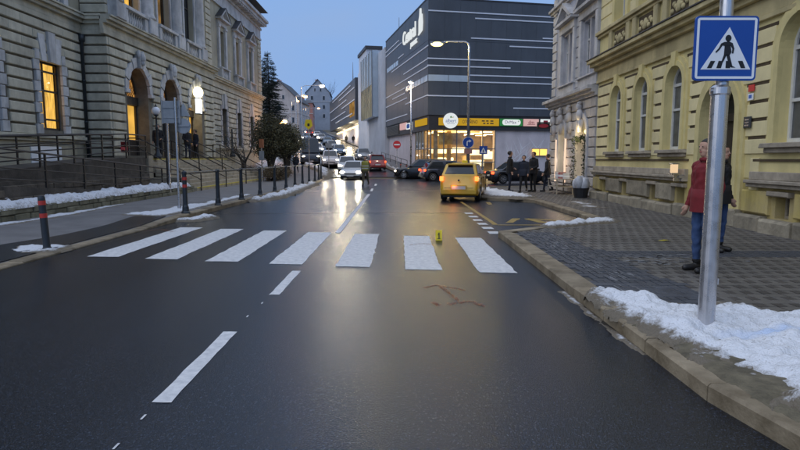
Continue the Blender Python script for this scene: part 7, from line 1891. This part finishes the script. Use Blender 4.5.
    if vest:
        mb = MB(); n = 22; prof = [(.235, .150, .93), (.235, .152, 1.08), (.235, .155, 1.2), (.232, .15, 1.32), (.21, .13, 1.42), (.13, .09, 1.48)]
        for a, bq, z in prof:
            for i in range(n): th = 2*PI*i/n; mb.v.append((a*math.cos(th), .01+bq*math.sin(th), z))
        for r_ in range(5):
            for i in range(n): mb.f.append((r_*n+i, r_*n+(i+1) % n, r_*n+n+(i+1) % n, r_*n+n+i))
        v = obj('reflective_vest', mb, M['cl_vest'], t, world=False, smooth=True)
        for z in (1.02, 1.16):
            mb = MB(); mb.v = [(.239*math.cos(2*PI*i/22), .01+.157*math.sin(2*PI*i/22), z+dz) for dz in (0, .05) for i in range(22)]; mb.f = [(i, (i+1) % 22, 22+(i+1) % 22, 22+i) for i in range(22)]; obj('tape', mb, M['cl_silver'], v, world=False)
    if bag:
        g = thing('shopping_bag', 'blue plastic carrier bag held by the person behind the sign pole', 'bag', tuple(Vector(loc)+Matrix.Rotation(rz, 3, 'Z')@Vector((bag*.27*S, .05*S, .45*S))), rz)
        mb = MB()
        for w_, d_, z in ((.02, .02, .36), (.12, .05, .30), (.17, .085, .18), (.18, .10, .06), (.14, .08, 0)):
            for i in range(14): th = 2*PI*i/14; k = 1+.06*math.sin(i*2.7+z*31); mb.v.append((d_*math.cos(th)*k, w_*math.sin(th)*k, z))
        for r_ in range(4):
            for i in range(14): mb.f.append((r_*14+i, r_*14+(i+1) % 14, r_*14+14+(i+1) % 14, r_*14+14+i))
        obj('sack', mb, mat('blue_plastic_bag', (.05, .14, .42), .4), g, world=False, smooth=True)
        mb = MB(); mb.path([(0, .02, .34), (0, .03, .40), (0, 0, .44), (0, -.03, .40), (0, -.02, .34)], .006, 6); obj('handle', mb, M['cl_jeans'], g, world=False)
    return t
person('officer in yellow reflective vest and khaki trousers walking on the road by the queue', (-2.05, 34.6, .0), R(165), 'stroll', dict(top='cl_khaki', leg='cl_khaki'), 1.76, .015, vest=True, seed=3)
person('person in red jacket and blue jeans mostly hidden behind the shiny sign pole', (3.98, 7.55, .12), R(100), 'stand', dict(top='cl_red', leg='cl_jeans'), 1.74, .0095, detail=True, seed=1)
person('person in black coat and jeans standing right behind the sign pole near the doorway', (5.10, 9.25, .12), R(215), 'stand', dict(top='cl_black', leg='cl_jeans'), 1.70, .0095, detail=True, seed=8)
GP = 'people standing on the pavement by the parking bay'
person('person in black jacket on the left of the group by the parking bay', (4.95, 26.3, .12), R(-100), 'stand', dict(top='cl_black', leg='cl_navy'), 1.84, .015, GP, seed=11)
person('person in dark navy coat second from left in the group by the parking bay', (5.5, 25.9, .12), R(155), 'stroll', dict(top='cl_navy', leg='cl_black'), 1.64, .015, GP, seed=12)
person('person in black clothes second from right in the group, turned to the others', (6.05, 26.4, .12), R(120), 'stand', dict(top='cl_black', leg='cl_black'), 1.8, .015, GP, seed=13)
person('person in black coat on the right end of the group by the shop', (6.65, 26.2, .12), R(75), 'stroll', dict(top='cl_black', leg='cl_navy'), 1.7, .015, GP, seed=14)
GS = 'people on the stairs of the left building'
person('person in black beside the globe lamp at the top of the stairs', (-12.15, 29.45, 1.62), R(200), 'stand', dict(top='cl_black', leg='cl_black'), 1.7, .016, GS, seed=21)
person('person in black coat standing on the landing left of a companion', (-12.2, 33.6, 1.62), R(230), 'stand', dict(top='cl_black', leg='cl_navy'), 1.76, .016, GS, seed=22)
person('person in dark navy coat standing on the landing right of a companion', (-12.1, 34.7, 1.62), R(140), 'stand', dict(top='cl_navy', leg='cl_black'), 1.7, .016, GS, seed=23)
person('dark clothed pedestrian on the pavement left of the dark van', (-9.0, 50.5, hz(50.5)+.12), R(180), 'walk', dict(top='cl_navy', leg='cl_black'), 1.75, .02, None, seed=31)
person('dark silhouetted pedestrian left of two before the bright mall recess', (-10.0, 109, hz(109)+.12), R(10), 'walk', dict(top='cl_black', leg='cl_black'), 1.75, .025, 'pedestrians by the far block', seed=32)
person('dark silhouetted pedestrian right of two before the bright mall recess', (-8.6, 108, hz(108)+.12), R(190), 'walk', dict(top='cl_black', leg='cl_black'), 1.75, .025, 'pedestrians by the far block', seed=33)

# ================================================================== SNOW
def snow(name, label, P, hmax, z0, res=.05, m='snow', edge=.25, rough=.5, seed=0, zf=None, wob=.55, dirt=1.0):
    """a heap over an outline: rises from its edge, lumpy, ragged where it thins out"""
    xs = [p[0] for p in P]; ysn = [p[1] for p in P]; x0, x1, y0, y1 = min(xs), max(xs), min(ysn), max(ysn)
    nx, ny = int((x1-x0)/res)+3, int((y1-y0)/res)+3; H = {}
    A = np.array(P); Bq = np.roll(A, -1, 0)
    for j in range(ny):
        for i in range(nx):
            x, y = x0-res+i*res, y0-res+j*res
            D = Bq-A; tt = np.clip(((x-A[:, 0])*D[:, 0]+(y-A[:, 1])*D[:, 1])/((D**2).sum(1)+1e-9), 0, 1)
            d = float(np.min(np.hypot(x-A[:, 0]-tt*D[:, 0], y-A[:, 1]-tt*D[:, 1])))
            if not inside(x, y, P): d = -d
            n1 = noise.fractal(Vector((x*1.9+seed, y*1.9, 0)), 1, 2, 4); n2 = noise.fractal(Vector((x*8+seed, y*8, 3)), 1, 2, 3)
            e = d/edge+wob*n1+.30*n2
            k = max(0, min(1, e)); hh = hmax*(k**.6)*(1-rough*.5+rough*n1)+.25*hmax*n2*k if e > 0 else -.03
            H[i, j] = (hh, (1-k)*dirt)
    mb = MB(); ix = {}; thin = []
    def vid(i, j):
        if (i, j) not in ix:
            x, y = x0-res+i*res, y0-res+j*res; zz = z0 if zf is None else zf(x, y)
            ix[i, j] = len(mb.v); mb.v.append((x, y, zz+max(H[i, j][0], -.02))); thin.append(H[i, j][1])
        return ix[i, j]
    for j in range(ny-1):
        for i in range(nx-1):
            if max(H[i, j][0], H[i+1, j][0], H[i, j+1][0], H[i+1, j+1][0]) > 0: mb.f.append((vid(i, j), vid(i+1, j), vid(i+1, j+1), vid(i, j+1)))
    o = obj(name, mb, M[m], smooth=True, fix=False); at = o.data.attributes.new('thin', 'FLOAT', 'POINT'); at.data.foreach_set('value', thin)
    return tag(o, label, 'snow', None, 'stuff')
snow('snow_heap', 'trodden snow heap round the crossing sign pole with blue spray stain', [(1.98, 6.1), (2.3, 6.42), (2.9, 5.95), (3.6, 5.55), (4.5, 5.0), (4.7, 3.9), (4.2, 2.7), (2.6, 2.7), (2.3, 3.4), (2.2, 4.0), (2.12, 4.65), (1.98, 5.4)], .125, .115, .018, 'snow_blue', .30, .8, 1)
snow('dirt_strip', 'dirty thawed earth between kerb and snow heap', [(2.09, 5.6), (2.5, 5.0), (2.9, 3.8), (3.2, 2.2), (2.35, 2.2), (2.18, 3.7)], .028, .124, .03, 'snow_dirt' if 'snow_dirt' in M else 'earth', .15, .6, 2)
snow('snow_crust', 'broken snow crumbs on the dirty earth beside the right kerb', [(2.15, 5.3), (2.6, 4.8), (3.0, 3.8), (3.0, 2.6), (2.5, 2.6), (2.3, 3.6)], .03, .128, .02, 'snow', .9, 1.0, 23)
snow('snow_line', 'thin dirty ice left in the gutter at the right kerb', [(1.92, 6.9), (2.03, 6.9), (2.035, 4.6), (1.98, 4.6), (1.94, 5.4)], .022, .0, .015, 'snow', .10, .8, 4)
snow('snow_patch', 'snow strip at the corner of the parking bay kerb', [(2.95, 12.55), (3.3, 12.3), (4.3, 13.0), (5.15, 13.4), (5.3, 14.0), (4.9, 14.6), (4.5, 13.75), (3.4, 13.05)], .12, .115, .05, 'snow', .22, .6, 5)
snow('snow_patch', 'long snow patch on the pavement tip behind the taxi', [(3.3, 22.7), (4.6, 21.6), (5.2, 21.9), (5.2, 24.0), (4.4, 27), (4.2, 31), (3.5, 30.5), (3.35, 26)], .16, .115, .09, 'snow', .4, .6, 6)
snow('snow_patch', 'faint trampled snow on the pavement before the grey house', [(5.6, 17.8), (6.3, 17.6), (6.5, 20.0), (6.2, 21.0), (5.8, 20.0)], .015, .12, .07, 'snow', .5, .9, 7)
snow('snow_heap', 'clean snow lying on the low stone wall before the ramp', [(-10.0, 9.2), (-9.33, 9.2), (-9.33, 25.8), (-9.55, 26.0), (-9.9, 23), (-10.0, 16)], .22, .415, .06, 'snow', .16, .5, 8, wob=.25, dirt=.35)
snow('snow_patch', 'snow ring round the foot of the black and red bollard', [(-6.9, 9.7), (-6.45, 9.45), (-5.85, 9.75), (-5.75, 10.2), (-6.1, 10.55), (-6.7, 10.5)], .05, .0, .05, 'snow', .2, .8, 9, zf=lambda x, y: lz(x, y)-.004)
snow('snow_patch', 'thin snow strip along the foot of the stone wall', [(-9.3, 11.2), (-8.9, 11.2), (-8.7, 15.5), (-9.1, 20), (-9.3, 20)], .03, .0, .06, 'snow', .22, .9, 10, zf=lambda x, y: lz(x, y)-.004)
snow('snow_patch', 'snow patch on the footpath at the sign posts and first fence post', [(-7.6, 15.4), (-6.2, 14.9), (-6.05, 15.6), (-6.1, 24), (-6.5, 24.5), (-6.75, 19), (-7.0, 17.2)], .06, .0, .07, 'snow', .2, .8, 11, zf=lambda x, y: lz(x, y)-.004)
snow('snow_heap', 'small snow lump on the road below the first fence post', [(-5.78, 14.6), (-5.2, 14.8), (-4.9, 15.6), (-5.3, 16.1), (-5.78, 15.8)], .12, .0, .05, 'snow', .3, .8, 12)
snow('snow_heap', 'long snow ridge in the gutter below the middle of the fence', [(-5.78, 21.5), (-5.1, 21.8), (-4.7, 24), (-4.9, 30), (-5.2, 37), (-5.78, 38)], .20, .0, .09, 'snow', .45, .7, 13)
snow('snow_heap', 'snow bank along the kerb beyond the fence', [(-6.3, 46), (-5.7, 46.5), (-6.4, 54), (-9.2, 63), (-10.6, 66), (-10.4, 62), (-7.6, 54)], .5, .0, .2, 'snow', .7, .6, 14, zf=lambda x, y: hz(y)+.02)
snow('snow_field', 'snowy bank behind the clipped trees', [(-12.6, 50), (-9.6, 50), (-11.5, 60), (-17, 78), (-22, 78), (-16, 60)], .9, .0, .4, 'snow', 1.5, .6, 15, zf=lambda x, y: hz(y)+.05)
snow('snow_patch', 'snow line on the kerb before the shopping centre', [(.9, 48.3), (1.4, 48.6), (-.4, 58), (-2.0, 70), (-2.5, 70), (-1.0, 58)], .25, .0, .15, 'snow', .4, .6, 16, zf=lambda x, y: hz(y)+.10)
